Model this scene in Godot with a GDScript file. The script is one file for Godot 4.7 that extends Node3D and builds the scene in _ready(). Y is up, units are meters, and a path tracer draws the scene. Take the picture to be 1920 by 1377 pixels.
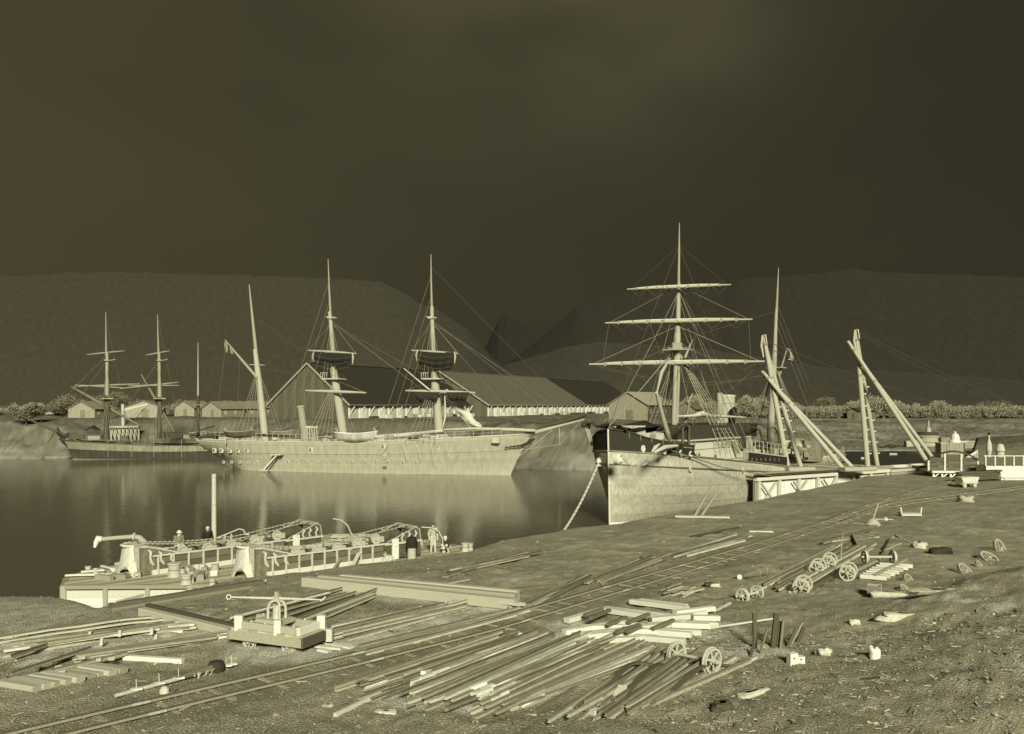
extends Node3D
# An old harbour: three ships at their moorings, hopper barges under the bank, shear legs on the quay and a yard of rails, wheels and timber.

const FOCAL := 1700.0      # focal length in units of a 1920 wide picture
const EYE := 10.0          # height of the lens above the water
const LAND := 2.5          # height of the near yard above the water
const EXPOSE := 4.0

var taken := {}
var mats := {}
var texs := {}
var noise := FastNoiseLite.new()
var fine := FastNoiseLite.new()
var rng := RandomNumberGenerator.new()


class Shape:
	var v := PackedVector3Array()
	var n := PackedVector3Array()
	var c := PackedColorArray()
	var tint := Color.WHITE
	var tinted := false

	func tri(a: Vector3, b: Vector3, d: Vector3) -> void:   # counter-clockwise seen from the front
		var m := (b - a).cross(d - a)
		if m.length_squared() < 1e-14:
			return
		m = m.normalized()
		v.append(a); v.append(d); v.append(b)
		n.append(m); n.append(m); n.append(m)
		if tinted:
			c.append(tint); c.append(tint); c.append(tint)

	func tri_n(a: Vector3, b: Vector3, d: Vector3, na: Vector3, nb: Vector3, nd: Vector3) -> void:
		v.append(a); v.append(d); v.append(b)
		n.append(na); n.append(nd); n.append(nb)
		if tinted:
			c.append(tint); c.append(tint); c.append(tint)

	func quad(a: Vector3, b: Vector3, d: Vector3, e: Vector3) -> void:
		tri(a, b, d)
		tri(a, d, e)

	func box(at: Vector3, size: Vector3, basis := Basis.IDENTITY) -> Shape:
		var h := size * 0.5
		var p := []
		for i in 8:
			p.append(at + basis * Vector3(h.x * (1 if i & 1 else -1), h.y * (1 if i & 2 else -1), h.z * (1 if i & 4 else -1)))
		quad(p[4], p[5], p[7], p[6]); quad(p[1], p[0], p[2], p[3]); quad(p[5], p[1], p[3], p[7])
		quad(p[0], p[4], p[6], p[2]); quad(p[6], p[7], p[3], p[2]); quad(p[0], p[1], p[5], p[4])
		return self

	# a box with its long edges chamfered, from a to b
	func bar(a: Vector3, b: Vector3, w: float, h: float, up := Vector3.UP, cham := 0.0) -> Shape:
		var d := (b - a).normalized()
		if absf(d.dot(up)) > 0.98:
			up = Vector3.FORWARD
		var s := d.cross(up).normalized()
		var t := s.cross(d).normalized()
		if cham <= 0.0:
			return box((a + b) * 0.5, Vector3(w, h, a.distance_to(b)), Basis(s, t, -d))
		var k := cham
		var o := [Vector2(-w / 2 + k, -h / 2), Vector2(w / 2 - k, -h / 2), Vector2(w / 2, -h / 2 + k), Vector2(w / 2, h / 2 - k), Vector2(w / 2 - k, h / 2), Vector2(-w / 2 + k, h / 2), Vector2(-w / 2, h / 2 - k), Vector2(-w / 2, -h / 2 + k)]
		return sweep2(o, a, b, s, t)

	# an outline (counter-clockwise in s,t) carried from a to b, closed at both ends
	func sweep2(o: Array, a: Vector3, b: Vector3, s: Vector3, t: Vector3) -> Shape:
		var m := o.size()
		var ca := Vector3.ZERO
		var cb := Vector3.ZERO
		for q in o:
			ca += a + s * q.x + t * q.y
			cb += b + s * q.x + t * q.y
		ca /= m
		cb /= m
		var turn := s.cross(t).dot(b - a) > 0.0
		for i in m:
			var q0: Vector2 = o[i]
			var q1: Vector2 = o[(i + 1) % m]
			var a0 := a + s * q0.x + t * q0.y
			var a1 := a + s * q1.x + t * q1.y
			var b0 := b + s * q0.x + t * q0.y
			var b1 := b + s * q1.x + t * q1.y
			if turn:
				quad(a0, a1, b1, b0); tri(ca, a1, a0); tri(cb, b0, b1)
			else:
				quad(a1, a0, b0, b1); tri(ca, a0, a1); tri(cb, b1, b0)
		return self

	func tube(pts: Array, radii: Array, sides := 8, caps := true) -> Shape:
		var m := pts.size()
		var rings := []
		var norms := []
		var s := Vector3.ZERO
		for i in m:
			var d: Vector3 = (pts[mini(i + 1, m - 1)] - pts[maxi(i - 1, 0)]).normalized()
			if s == Vector3.ZERO:
				s = d.cross(Vector3.UP if absf(d.y) < 0.9 else Vector3.RIGHT).normalized()
			else:
				s = (s - d * s.dot(d)).normalized()
			var t := d.cross(s)
			var ring := []
			var nn := []
			var r: float = radii[mini(i, radii.size() - 1)]
			for k in sides:
				var an := TAU * k / sides
				var o := s * cos(an) + t * sin(an)
				ring.append(pts[i] + o * r)
				nn.append(o)
			rings.append(ring)
			norms.append(nn)
		for i in m - 1:
			for k in sides:
				var k2 := (k + 1) % sides
				var a: Vector3 = rings[i][k]
				var b: Vector3 = rings[i][k2]
				var e: Vector3 = rings[i + 1][k2]
				var f: Vector3 = rings[i + 1][k]
				tri_n(a, b, e, norms[i][k], norms[i][k2], norms[i + 1][k2])
				tri_n(a, e, f, norms[i][k], norms[i + 1][k2], norms[i + 1][k])
		if caps:
			for k in sides:
				var k2 := (k + 1) % sides
				tri(pts[0], rings[0][k2], rings[0][k])
				tri(pts[m - 1], rings[m - 1][k], rings[m - 1][k2])
		return self

	# a lathe round the y axis at `at`; profile of Vector2(radius, height)
	func lathe(at: Vector3, prof: Array, sides := 12, basis := Basis.IDENTITY) -> Shape:
		for i in prof.size() - 1:
			var p: Vector2 = prof[i]
			var q: Vector2 = prof[i + 1]
			var sl := Vector2(q.y - p.y, p.x - q.x).normalized()
			for k in sides:
				var a0 := TAU * k / sides
				var a1 := TAU * (k + 1) / sides
				var d0 := Vector3(cos(a0), 0, -sin(a0))
				var d1 := Vector3(cos(a1), 0, -sin(a1))
				var n0 := basis * (d0 * sl.x + Vector3.UP * sl.y)
				var n1 := basis * (d1 * sl.x + Vector3.UP * sl.y)
				var a := at + basis * (d0 * p.x + Vector3.UP * p.y)
				var b := at + basis * (d1 * p.x + Vector3.UP * p.y)
				var e := at + basis * (d1 * q.x + Vector3.UP * q.y)
				var f := at + basis * (d0 * q.x + Vector3.UP * q.y)
				if p.x > 1e-5:
					tri_n(a, b, e, n0, n1, n1)
				if q.x > 1e-5:
					tri_n(a, e, f, n0, n1, n0)
		return self

	# a flat outline in x,y drawn out along z from z0 to z1, under a transform
	func prism(o: PackedVector2Array, z0: float, z1: float, x := Transform3D.IDENTITY) -> Shape:
		if Geometry2D.is_polygon_clockwise(o):
			o.reverse()
		var idx := Geometry2D.triangulate_polygon(o)
		for i in range(0, idx.size(), 3):
			var p := o[idx[i]]
			var q := o[idx[i + 1]]
			var r := o[idx[i + 2]]
			if (q - p).cross(r - p) < 0:
				var t := q
				q = r
				r = t
			tri(x * Vector3(p.x, p.y, z1), x * Vector3(q.x, q.y, z1), x * Vector3(r.x, r.y, z1))
			tri(x * Vector3(p.x, p.y, z0), x * Vector3(r.x, r.y, z0), x * Vector3(q.x, q.y, z0))
		for i in o.size():
			var p := o[i]
			var q := o[(i + 1) % o.size()]
			quad(x * Vector3(p.x, p.y, z0), x * Vector3(q.x, q.y, z0), x * Vector3(q.x, q.y, z1), x * Vector3(p.x, p.y, z1))
		return self

	# rows of equally many points as one smooth sheet
	func sheet(rows: Array, flip := false) -> Shape:
		var h := rows.size()
		var w: int = rows[0].size()
		var nn := []
		for j in h:
			var line := PackedVector3Array()
			for i in w:
				var du: Vector3 = rows[j][mini(i + 1, w - 1)] - rows[j][maxi(i - 1, 0)]
				var dv: Vector3 = rows[mini(j + 1, h - 1)][i] - rows[maxi(j - 1, 0)][i]
				var m := du.cross(dv)
				if m.length_squared() < 1e-12:
					m = Vector3.UP
				line.append(-m.normalized() if flip else m.normalized())
			nn.append(line)
		for j in h - 1:
			for i in w - 1:
				var a: Vector3 = rows[j][i]
				var b: Vector3 = rows[j][i + 1]
				var d: Vector3 = rows[j + 1][i + 1]
				var e: Vector3 = rows[j + 1][i]
				if flip:
					tri_n(a, e, d, nn[j][i], nn[j + 1][i], nn[j + 1][i + 1])
					tri_n(a, d, b, nn[j][i], nn[j + 1][i + 1], nn[j][i + 1])
				else:
					tri_n(a, b, d, nn[j][i], nn[j][i + 1], nn[j + 1][i + 1])
					tri_n(a, d, e, nn[j][i], nn[j + 1][i + 1], nn[j + 1][i])
		return self

	func add(o: Shape, x := Transform3D.IDENTITY) -> Shape:
		var nb := x.basis.inverse().transposed()
		for i in o.v.size():
			v.append(x * o.v[i])
			n.append((nb * o.n[i]).normalized())
		return self

	func mesh() -> ArrayMesh:
		var arr := []
		arr.resize(Mesh.ARRAY_MAX)
		arr[Mesh.ARRAY_VERTEX] = v
		arr[Mesh.ARRAY_NORMAL] = n
		if tinted:
			arr[Mesh.ARRAY_COLOR] = c
		var m := ArrayMesh.new()
		m.add_surface_from_arrays(Mesh.PRIMITIVE_TRIANGLES, arr)
		return m


# ---------------------------------------------------------------- colours and materials
func lin(s: float) -> float:
	return pow((s + 0.055) / 1.055, 2.4) if s > 0.04045 else s / 12.92


# the linear colour of the old plate's olive scale at a given brightness (0..255)
func olive(t: float) -> Color:
	var g := t * (0.95 + 0.04 * smoothstep(90.0, 215.0, t))
	var b := t * (0.66 + 0.24 * pow(clampf((t - 60.0) / 175.0, 0.0, 1.0), 1.2))
	return Color(lin(t / 255.0), lin(g / 255.0), lin(b / 255.0))


func base_tone(t: float, light := 0.9) -> Color:
	var k := olive(t)
	var f := 1.0 / light
	var top := maxf(k.r * f, 0.001)
	if top > 0.85:
		f *= 0.85 / top
	return Color(k.r * f, k.g * f, k.b * f)


func noise_tex(called: String, freq: float, oct: int, lo: float, hi: float, kind := FastNoiseLite.TYPE_SIMPLEX_SMOOTH, normal := false, bump := 1.0, size := 512) -> NoiseTexture2D:
	if texs.has(called):
		return texs[called]
	var f := FastNoiseLite.new()
	f.noise_type = kind
	f.frequency = freq
	f.fractal_octaves = oct
	f.fractal_gain = 0.6
	f.seed = called.length() * 7 + 3
	var t := NoiseTexture2D.new()
	t.width = size
	t.height = size
	t.seamless = true
	t.noise = f
	if normal:
		t.as_normal_map = true
		t.bump_strength = bump
	else:
		var g := Gradient.new()
		g.set_color(0, Color(lo, lo, lo))
		g.set_color(1, Color(hi, hi, hi))
		t.color_ramp = g
	texs[called] = t
	return t


func mat(tone: float, kind := "plain", light := 0.9, rough := 0.85) -> StandardMaterial3D:
	tone = roundf(tone / 4.0) * 4.0
	var key := "%s_%d_%d_%d" % [kind, int(tone), int(light * 100), int(rough * 100)]
	if mats.has(key):
		return mats[key]
	var m := StandardMaterial3D.new()
	var k := base_tone(tone, light)
	var gain := 1.14 * lerpf(0.72, 1.0, smoothstep(70.0, 130.0, tone))
	m.albedo_color = Color(minf(k.r * gain, 0.9), minf(k.g * gain, 0.9), minf(k.b * gain, 0.9)).linear_to_srgb()
	m.roughness = rough
	m.metallic_specular = 0.3
	m.cull_mode = BaseMaterial3D.CULL_DISABLED
	m.uv1_triplanar = true
	match kind:
		"wood":
			m.albedo_texture = noise_tex("woodgrain", 0.02, 5, 0.74, 1.0)
			m.uv1_scale = Vector3(0.7, 4.0, 0.7)
			m.normal_enabled = true
			m.normal_texture = noise_tex("woodbump", 0.03, 4, 0, 1, FastNoiseLite.TYPE_SIMPLEX_SMOOTH, true, 5.0)
			m.normal_scale = 0.5
		"beam":
			m.albedo_texture = noise_tex("woodgrain", 0.02, 5, 0.74, 1.0)
			m.uv1_scale = Vector3(3.0, 3.0, 0.35)
		"iron":
			m.albedo_texture = noise_tex("ironrust", 0.03, 5, 0.7, 1.0)
			m.uv1_scale = Vector3(0.9, 0.9, 0.9)
		"rail":
			m.albedo_texture = noise_tex("railrust", 0.03, 5, 0.75, 1.0)
			m.vertex_color_use_as_albedo = true
		"hull":
			m.albedo_texture = noise_tex("hullstain", 0.012, 5, 0.7, 1.03)
			m.uv1_scale = Vector3(0.16, 0.05, 0.16)
		"paint":
			m.albedo_texture = noise_tex("paintwear", 0.012, 5, 0.84, 1.0)
			m.uv1_scale = Vector3(0.2, 0.07, 0.2)
		"plate":
			m.albedo_texture = noise_tex("plates", 0.02, 5, 0.72, 1.05)
			m.uv1_scale = Vector3(0.35, 0.12, 0.35)
		"roof":
			m.albedo_texture = noise_tex("roofing", 0.02, 4, 0.84, 1.0)
			m.uv1_scale = Vector3(0.05, 0.05, 0.05)
		"wall":
			m.albedo_texture = noise_tex("boards", 0.02, 4, 0.72, 1.02)
			m.uv1_scale = Vector3(0.6, 0.03, 0.6)
		"cloth":
			m.albedo_texture = noise_tex("weave", 0.015, 4, 0.8, 1.0)
			m.uv1_scale = Vector3(0.3, 0.3, 0.3)
		_:
			m.albedo_texture = noise_tex("mottle", 0.02, 5, 0.76, 1.0)
			m.uv1_scale = Vector3(0.5, 0.5, 0.5)
	mats[key] = m
	return m


# ---------------------------------------------------------------- nodes
func numbered(called: String) -> String:
	if not taken.has(called):
		taken[called] = 0
		return called
	taken[called] += 1
	return "%s_%03d" % [called, taken[called]]


func tag(o: Node, label: String, category: String, group := "") -> void:
	if label:
		o.set_meta("label", label)
	if category:
		o.set_meta("category", category)
	if group:
		o.set_meta("group", group)


func thing(called: String, label: String, category: String, at := Vector3.ZERO, turn := 0.0, group := "") -> Node3D:
	var o := Node3D.new()
	o.name = numbered(called)
	add_child(o)
	o.position = at
	o.rotation.y = turn
	tag(o, label, category, group)
	return o


func put(s: Shape, called: String, m: Material, parent: Node3D) -> MeshInstance3D:
	var o := MeshInstance3D.new()
	o.mesh = s.mesh()
	o.material_override = m
	o.name = called
	parent.add_child(o, true)
	return o


# one mesh that is a thing of its own; its points are given relative to `at`
func single(s: Shape, called: String, m: Material, label: String, category: String, at := Vector3.ZERO, group := "") -> MeshInstance3D:
	var o := MeshInstance3D.new()
	o.mesh = s.mesh()
	o.material_override = m
	o.name = numbered(called)
	add_child(o)
	o.position = at
	tag(o, label, category, group)
	return o


func setting(s: Shape, called: String, m: Material) -> MeshInstance3D:
	var o := MeshInstance3D.new()
	o.mesh = s.mesh()
	o.material_override = m
	o.name = numbered(called)
	add_child(o)
	o.set_meta("kind", "structure")
	return o


func copy(o: Node3D, label := "", group := "") -> Node3D:
	var c: Node3D = o.duplicate()
	c.name = numbered(String(o.name).rstrip("0123456789").trim_suffix("_"))
	add_child(c)
	if label:
		c.set_meta("label", label)
	if group:
		c.set_meta("group", group)
	return c


# ---------------------------------------------------------------- surveying: a sight line met at a given distance or height
func W(px: float, py: float, z: float) -> Vector3:
	return Vector3((px - 960.0) * z / FOCAL, EYE - (py - 760.0) * z / FOCAL, -z)


func G(px: float, py: float, h := LAND) -> Vector3:
	var z := (EYE - h) * FOCAL / (py - 760.0)
	return Vector3((px - 960.0) * z / FOCAL, h, -z)


# a point on the yard, lifted to the real ground there
func Y(px: float, py: float, lift := 0.0) -> Vector3:
	var p := G(px, py)
	for i in 6:
		p = G(px, py, ground_at(p.x, -p.z))
	return p + Vector3.UP * lift


func pick(list: Array, x: float) -> float:   # piecewise linear; list of Vector2(x, value)
	if x <= list[0].x:
		return list[0].y
	for i in list.size() - 1:
		if x <= list[i + 1].x:
			return lerpf(list[i].y, list[i + 1].y, (x - list[i].x) / (list[i + 1].x - list[i].x))
	return list[-1].y


func _ready() -> void:
	var cam := Camera3D.new()
	cam.name = "camera"
	cam.projection = Camera3D.PROJECTION_FRUSTUM
	cam.near = 0.1
	cam.far = 30000.0
	cam.size = cam.near * 1377.0 / FOCAL
	cam.frustum_offset = Vector2(0, cam.near * 71.5 / FOCAL)
	cam.position = Vector3(0, EYE, 0)
	add_child(cam)
	cam.current = true
	var env := Environment.new()
	env.background_mode = Environment.BG_SKY
	env.tonemap_mode = Environment.TONE_MAPPER_LINEAR
	env.tonemap_exposure = EXPOSE
	env.sdfgi_enabled = true
	env.ssao_enabled = true
	env.ssil_enabled = true
	env.sky = Sky.new()
	env.sky.sky_material = dusky_sky()
	var we := WorldEnvironment.new()
	we.name = "world"
	we.environment = env
	add_child(we)
	var sun := DirectionalLight3D.new()
	sun.name = "sun"
	sun.light_energy = 0.5
	sun.light_color = Color(1.0, 0.995, 0.98)
	sun.light_angular_distance = 12.0
	sun.shadow_enabled = true
	add_child(sun)
	sun.look_at_from_position(Vector3.ZERO, Vector3(-0.13, -0.44, -0.89))
	rng.seed = 11
	noise.seed = 5
	noise.frequency = 1.0
	noise.fractal_octaves = 4
	fine.seed = 9
	fine.frequency = 1.0
	fine.fractal_octaves = 2

	make_ground()
	make_water()
	make_hills()
	make_far_shore()
	make_sheds()
	make_left_ship()
	make_corvette()
	make_steamer()
	make_wharf()
	make_right_quay()
	make_barges()
	make_people()
	make_tracks()
	make_cart()
	make_yard()
	make_litter()


# a dark, cloudy sky: dim olive, browner towards the left, a thin pale cloud high in the middle
func dusky_sky() -> PanoramaSkyMaterial:
	var w := 768
	var h := 384
	var im := Image.create(w, h, false, Image.FORMAT_RGBF)
	var f := FastNoiseLite.new()
	f.seed = 21
	f.frequency = 1.6
	f.fractal_octaves = 4
	for y in h:
		var el := (0.5 - (y + 0.5) / h) * PI
		for x in w:
			var az := (0.5 - (x + 0.5) / w) * TAU
			var d := Vector3(sin(az) * cos(el), sin(el), -cos(az) * cos(el))
			var k := f.get_noise_3dv(d * Vector3(1, 2.2, 1))
			var side := smoothstep(-0.75, 0.7, d.x)
			var t := lerpf(72.0, 50.0, side) + k * 5.0
			var warm := 1.0 - smoothstep(-0.5, -0.05, d.x)
			# the pale cloud
			var cl := Vector2((d.x - 0.06) / 0.2, (d.y - 0.44) / 0.12)
			var cloud := exp(-cl.length_squared() * 1.1) * (0.75 + 1.1 * k)
			t += cloud * 44.0
			var c := olive(t)
			c = Color(c.r * (1.0 + 0.03 * warm), c.g * (1.0 - 0.03 * warm), c.b * (1.0 + 0.12 * side))
			im.set_pixel(x, y, Color(c.r / EXPOSE, c.g / EXPOSE, c.b / EXPOSE))
	var m := PanoramaSkyMaterial.new()
	m.panorama = ImageTexture.create_from_image(im)
	return m


# ---------------------------------------------------------------- ground, water, hills
var CREST := [Vector2(-600, 34), Vector2(35, 35), Vector2(120, 34.0), Vector2(180, 32.8), Vector2(300, 35.0), Vector2(450, 39.2), Vector2(600, 40.9), Vector2(760, 43.5), Vector2(885, 46.4), Vector2(960, 51), Vector2(1100, 55.4), Vector2(1160, 56.7), Vector2(1260, 62.2), Vector2(1420, 70.8), Vector2(1520, 80.7), Vector2(1600, 90), Vector2(1660, 105), Vector2(1790, 110), Vector2(1815, 125), Vector2(1840, 196), Vector2(3000, 196)]
var EDGE := [Vector2(-600, 39), Vector2(35, 41.5), Vector2(120, 40.5), Vector2(180, 40.5), Vector2(300, 42), Vector2(450, 44.5), Vector2(600, 46.5), Vector2(760, 49.5), Vector2(885, 52.5), Vector2(960, 57.5), Vector2(1100, 61.5), Vector2(1160, 63), Vector2(1260, 69.5), Vector2(1420, 79), Vector2(1520, 88), Vector2(1600, 97), Vector2(1660, 108), Vector2(1790, 113), Vector2(1815, 128), Vector2(1840, 200), Vector2(3000, 200)]
var FAR_EDGE := [Vector2(-1200, 166), Vector2(35, 168), Vector2(128, 170), Vector2(200, 182), Vector2(380, 180), Vector2(520, 164), Vector2(900, 145), Vector2(960, 141), Vector2(1130, 138), Vector2(1300, 144), Vector2(1420, 168), Vector2(1480, 192), Vector2(1700, 197), Vector2(1800, 194), Vector2(1835, 190), Vector2(3000, 190)]


# the main track's line over the yard: x for each z
var TRACK := [Vector2(16, -15.3), Vector2(21.9, -9.25), Vector2(23.7, -7.4), Vector2(30.1, -1.06), Vector2(32.4, 0.76), Vector2(41.0, 8.0), Vector2(49.4, 14.25), Vector2(63.7, 25.0), Vector2(69, 30.3), Vector2(81, 44.2), Vector2(95, 58)]
# x0, z0, x1, z1, reach
var PALE_SHADE := [[2.6, 30.2, 6.2, 30.6, 1.9], [-6.6, 36.4, -0.2, 32.7, 1.0], [-8.0, 27.4, -5.6, 27.0, 1.0], [-5.2, 28.4, -1.8, 32.6, 0.8], [-14.5, 28.4, -10.5, 29.6, 2.1], [-3.4, 23.4, -0.8, 22.6, 0.7], [-11.6, 32.0, -9.4, 30.4, 0.8], [14.2, 33.5, 15.6, 33.8, 0.9], [6.9, 27.6, 7.9, 27.8, 0.9]]  # pale stand-ins for inverted shadows beside stacks, girders, stakes and trolley


func dune(x: float, z: float) -> float:
	return 2.1 * exp(-((x - 92.0) ** 2) / 160.0 - ((z - 160.0) ** 2) / 380.0)


func ground_at(x: float, z: float) -> float:
	return ground_look(x, z).x


# x: height; y: how pale, from sand and from inverted shade painted in; z: how dark
func ground_look(x: float, z: float) -> Vector3:
	var zz := maxf(z, 9.0)
	var px := 960.0 + FOCAL * x / zz
	var e := pick(EDGE, px)
	var fe := pick(FAR_EDGE, px)
	var near_n := noise.get_noise_2d(x * 0.12, z * 0.12)
	if z < e + 6.0 and z < fe:
		var cr := pick(CREST, px)
		var w := near_n * 0.8
		var h := LAND
		if z > cr - 1.0:
			h = lerpf(LAND, -0.6, smoothstep(cr + w, e + 1.2 + w, z))
			if z > e + w:
				h = minf(h, lerpf(-0.3, -2.0, (z - e - w) / 6.0))
		# the bank of spoil at the right of the yard
		var b := smoothstep(9.5, 21.0, x + near_n * 1.5) * (1.0 - smoothstep(29.0 + (x - 10.0) * 0.5, 34.0 + (x - 10.0) * 0.55, z + near_n * 2.0))
		h += 1.5 * b
		var hollow := exp(-((x - 6.0) ** 2) / 12.0 - ((z - 21.0) ** 2) / 9.0)
		h += hollow * 0.15
		# a heap of shingle by the water on the left
		h += 0.12 * exp(-((x + 18.5) ** 2) / 14.0 - ((z - 33.0) ** 2) / 6.0)
		var close := (1.0 - smoothstep(50.0, 90.0, z)) * (1.0 - 0.75 * smoothstep(cr - 5.0, cr - 1.5, z))
		var rut := smoothstep(0.8, 2.0, absf(x - pick(TRACK, z)) * 0.7)
		close *= 0.12 + 0.88 * rut
		h += near_n * 0.16 * close + fine.get_noise_2d(x * 0.9, z * 0.9) * 0.07 * close + fine.get_noise_2d(x * 4.0, z * 4.0) * 0.03 * rut * (1.0 - smoothstep(30.0, 55.0, z))
		var pale := clampf(noise.get_noise_2d(x * 0.35 + 40.0, z * 0.35) * 1.6 - 0.35, 0.0, 1.0) * 0.35
		pale += exp(-((x + 18.5) ** 2) / 22.0 - ((z - 32.0) ** 2) / 12.0) * 0.45
		# crumbled pale faces on the slope of the spoil bank
		var face := b * (1.0 - b) * 4.0
		pale += clampf(face * (noise.get_noise_2d(x * 0.5, z * 0.9 + 70.0) * 2.6 - 0.3), 0.0, 1.0) * 0.8
		# inverted shadows round the stacks, painted pale into the ground colour
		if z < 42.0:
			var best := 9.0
			for q in PALE_SHADE:
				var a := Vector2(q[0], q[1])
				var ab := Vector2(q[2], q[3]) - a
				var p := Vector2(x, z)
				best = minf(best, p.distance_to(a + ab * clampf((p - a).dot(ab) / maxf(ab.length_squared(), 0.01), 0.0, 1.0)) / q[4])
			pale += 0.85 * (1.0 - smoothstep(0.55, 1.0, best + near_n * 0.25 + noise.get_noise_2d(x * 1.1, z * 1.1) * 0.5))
		var du := dune(x, z)
		return Vector3(h + du, clampf(pale, 0.0, 1.0), 0.25 * (1.0 - rut) + clampf(du * 0.7, 0.0, 1.0))
	if z < fe:
		return Vector3(-2.0, 0.0, 0.3)
	# the far side
	var right := smoothstep(1250.0, 1480.0, px)
	var left := 1.0 - smoothstep(100.0, 300.0, px)
	var top := lerpf(7.0, 5.6, right)
	var run := lerpf(19.0, 105.0, right)
	var d := z - fe
	var wob := noise.get_noise_2d(x * 0.05, z * 0.05)
	var t := clampf((d + wob * 5.0 * clampf(d / 8.0, 0.0, 1.0)) / run, 0.0, 1.0)
	var hh := top * lerpf(smoothstep(0.0, 1.0, t), t, 0.4)
	if right > 0.02:
		var steps := (floorf(t * 4.0) + smoothstep(0.55, 0.95, t * 4.0 - floorf(t * 4.0))) / 4.0
		hh = lerpf(hh, top * (0.12 * smoothstep(0.0, 0.06, t) + 0.88 * smoothstep(0.12, 1.0, steps)), right)
	hh += noise.get_noise_2d(x * 0.11 + 9.0, z * 0.11) * 0.7 * smoothstep(3.0, 12.0, d) * (1.0 - smoothstep(1.0, 1.5, t)) * (1.0 - 0.5 * t)
	if d < 2.5:
		hh = minf(hh, d * 0.25 + 0.02)
	# a dune between the inlet and the huts at the right edge
	hh += dune(x, z)
	var p2 := exp(-((d - 3.0) / 3.0) ** 2) * 0.95 * (1.0 - 0.45 * right) * smoothstep(-0.35, 0.1, wob + 0.3)
	p2 += clampf(noise.get_noise_2d(x * 0.06, z * 0.16 + 33.0) * 1.7 - 0.12, 0.0, 1.0) * 0.6
	p2 += (noise.get_noise_2d(x * 0.3, z * 0.3 + 12.0) + fine.get_noise_2d(x * 0.9, z * 0.9)) * 0.5
	p2 += right * 0.28 + left * 0.12
	var dk := clampf(noise.get_noise_2d(x * 0.045 + 90.0, z * 0.08) * 2.2 - 0.25, 0.0, 1.0) * 0.8
	dk += clampf(dune(x, z) * 0.7, 0.0, 1.0)
	return Vector3(hh, clampf(p2, 0.0, 1.0), dk)


func make_ground() -> void:
	var cols := 420
	var zs := PackedFloat32Array()
	var z := -26.0
	while z < 12000.0:
		zs.append(z)
		if z < 17.0:
			z += 3.0
		elif z < 60.0:
			z += 0.2
		elif z < 130.0:
			z += 0.5
		elif z < 320.0:
			z += 1.5
		else:
			z *= 1.12
	var rows := zs.size()
	var pts := PackedVector3Array()
	var col := PackedColorArray()
	pts.resize(rows * (cols + 1))
	col.resize(rows * (cols + 1))
	var far_dim := 1.0   # the far shore is of darker soil
	var dark := base_tone(94, 0.47)
	var mid := base_tone(134, 0.47)
	var pale := base_tone(190, 0.47)
	for j in rows:
		var zz := zs[j]
		for i in cols + 1:
			var q := (i - cols * 0.5) / (cols * 0.5)
			var s := q * 0.56 if absf(q) < 0.9 else signf(q) * (0.504 + (absf(q) - 0.9) * 25.0)
			var x := s * (zz + 30.0)
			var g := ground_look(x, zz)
			var k := j * (cols + 1) + i
			pts[k] = Vector3(x, g.x, -zz)
			if zz > pick(FAR_EDGE, 960.0 + FOCAL * x / maxf(zz, 9.0)):
				far_dim = 0.44
			else:
				far_dim = 0.78
			var sp := fine.get_noise_2d(x * 1.7, zz * 1.7 + 5.0) * 0.14 + noise.get_noise_2d(x * 0.2, zz * 0.3) * 0.2 + noise.get_noise_2d((x + zz) * 0.25, (x - zz) * 1.1) * 0.12
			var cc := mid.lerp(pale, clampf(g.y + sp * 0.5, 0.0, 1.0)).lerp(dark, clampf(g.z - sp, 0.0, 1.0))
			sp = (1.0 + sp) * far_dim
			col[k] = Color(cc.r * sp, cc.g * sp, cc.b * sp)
	var nor := PackedVector3Array()
	nor.resize(pts.size())
	var w := cols + 1
	for j in rows:
		for i in w:
			var a := pts[j * w + mini(i + 1, cols)] - pts[j * w + maxi(i - 1, 0)]
			var b := pts[mini(j + 1, rows - 1) * w + i] - pts[maxi(j - 1, 0) * w + i]
			nor[j * w + i] = a.cross(b).normalized()
	var idx := PackedInt32Array()
	for j in rows - 1:
		for i in cols:
			var a := j * w + i
			idx.append_array([a, a + w, a + w + 1, a, a + w + 1, a + 1])
	var arr := []
	arr.resize(Mesh.ARRAY_MAX)
	arr[Mesh.ARRAY_VERTEX] = pts
	arr[Mesh.ARRAY_NORMAL] = nor
	arr[Mesh.ARRAY_COLOR] = col
	arr[Mesh.ARRAY_INDEX] = idx
	var mesh := ArrayMesh.new()
	mesh.add_surface_from_arrays(Mesh.PRIMITIVE_TRIANGLES, arr)
	var m := StandardMaterial3D.new()
	m.vertex_color_use_as_albedo = true
	m.albedo_texture = noise_tex("gravel", 0.09, 4, 0.6, 1.0, FastNoiseLite.TYPE_SIMPLEX, false, 1.0, 1024)
	m.albedo_color = Color.WHITE
	m.uv1_triplanar = true
	m.uv1_world_triplanar = true
	m.uv1_scale = Vector3(0.13, 0.13, 0.13)
	m.normal_enabled = true
	m.normal_texture = noise_tex("gravelbump", 0.07, 4, 0, 1, FastNoiseLite.TYPE_SIMPLEX, true, 9.0, 1024)
	m.normal_scale = 0.65
	m.roughness = 0.95
	m.metallic_specular = 0.15
	var o := MeshInstance3D.new()
	o.name = "ground"
	o.mesh = mesh
	o.material_override = m
	add_child(o)
	o.set_meta("kind", "structure")


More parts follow.
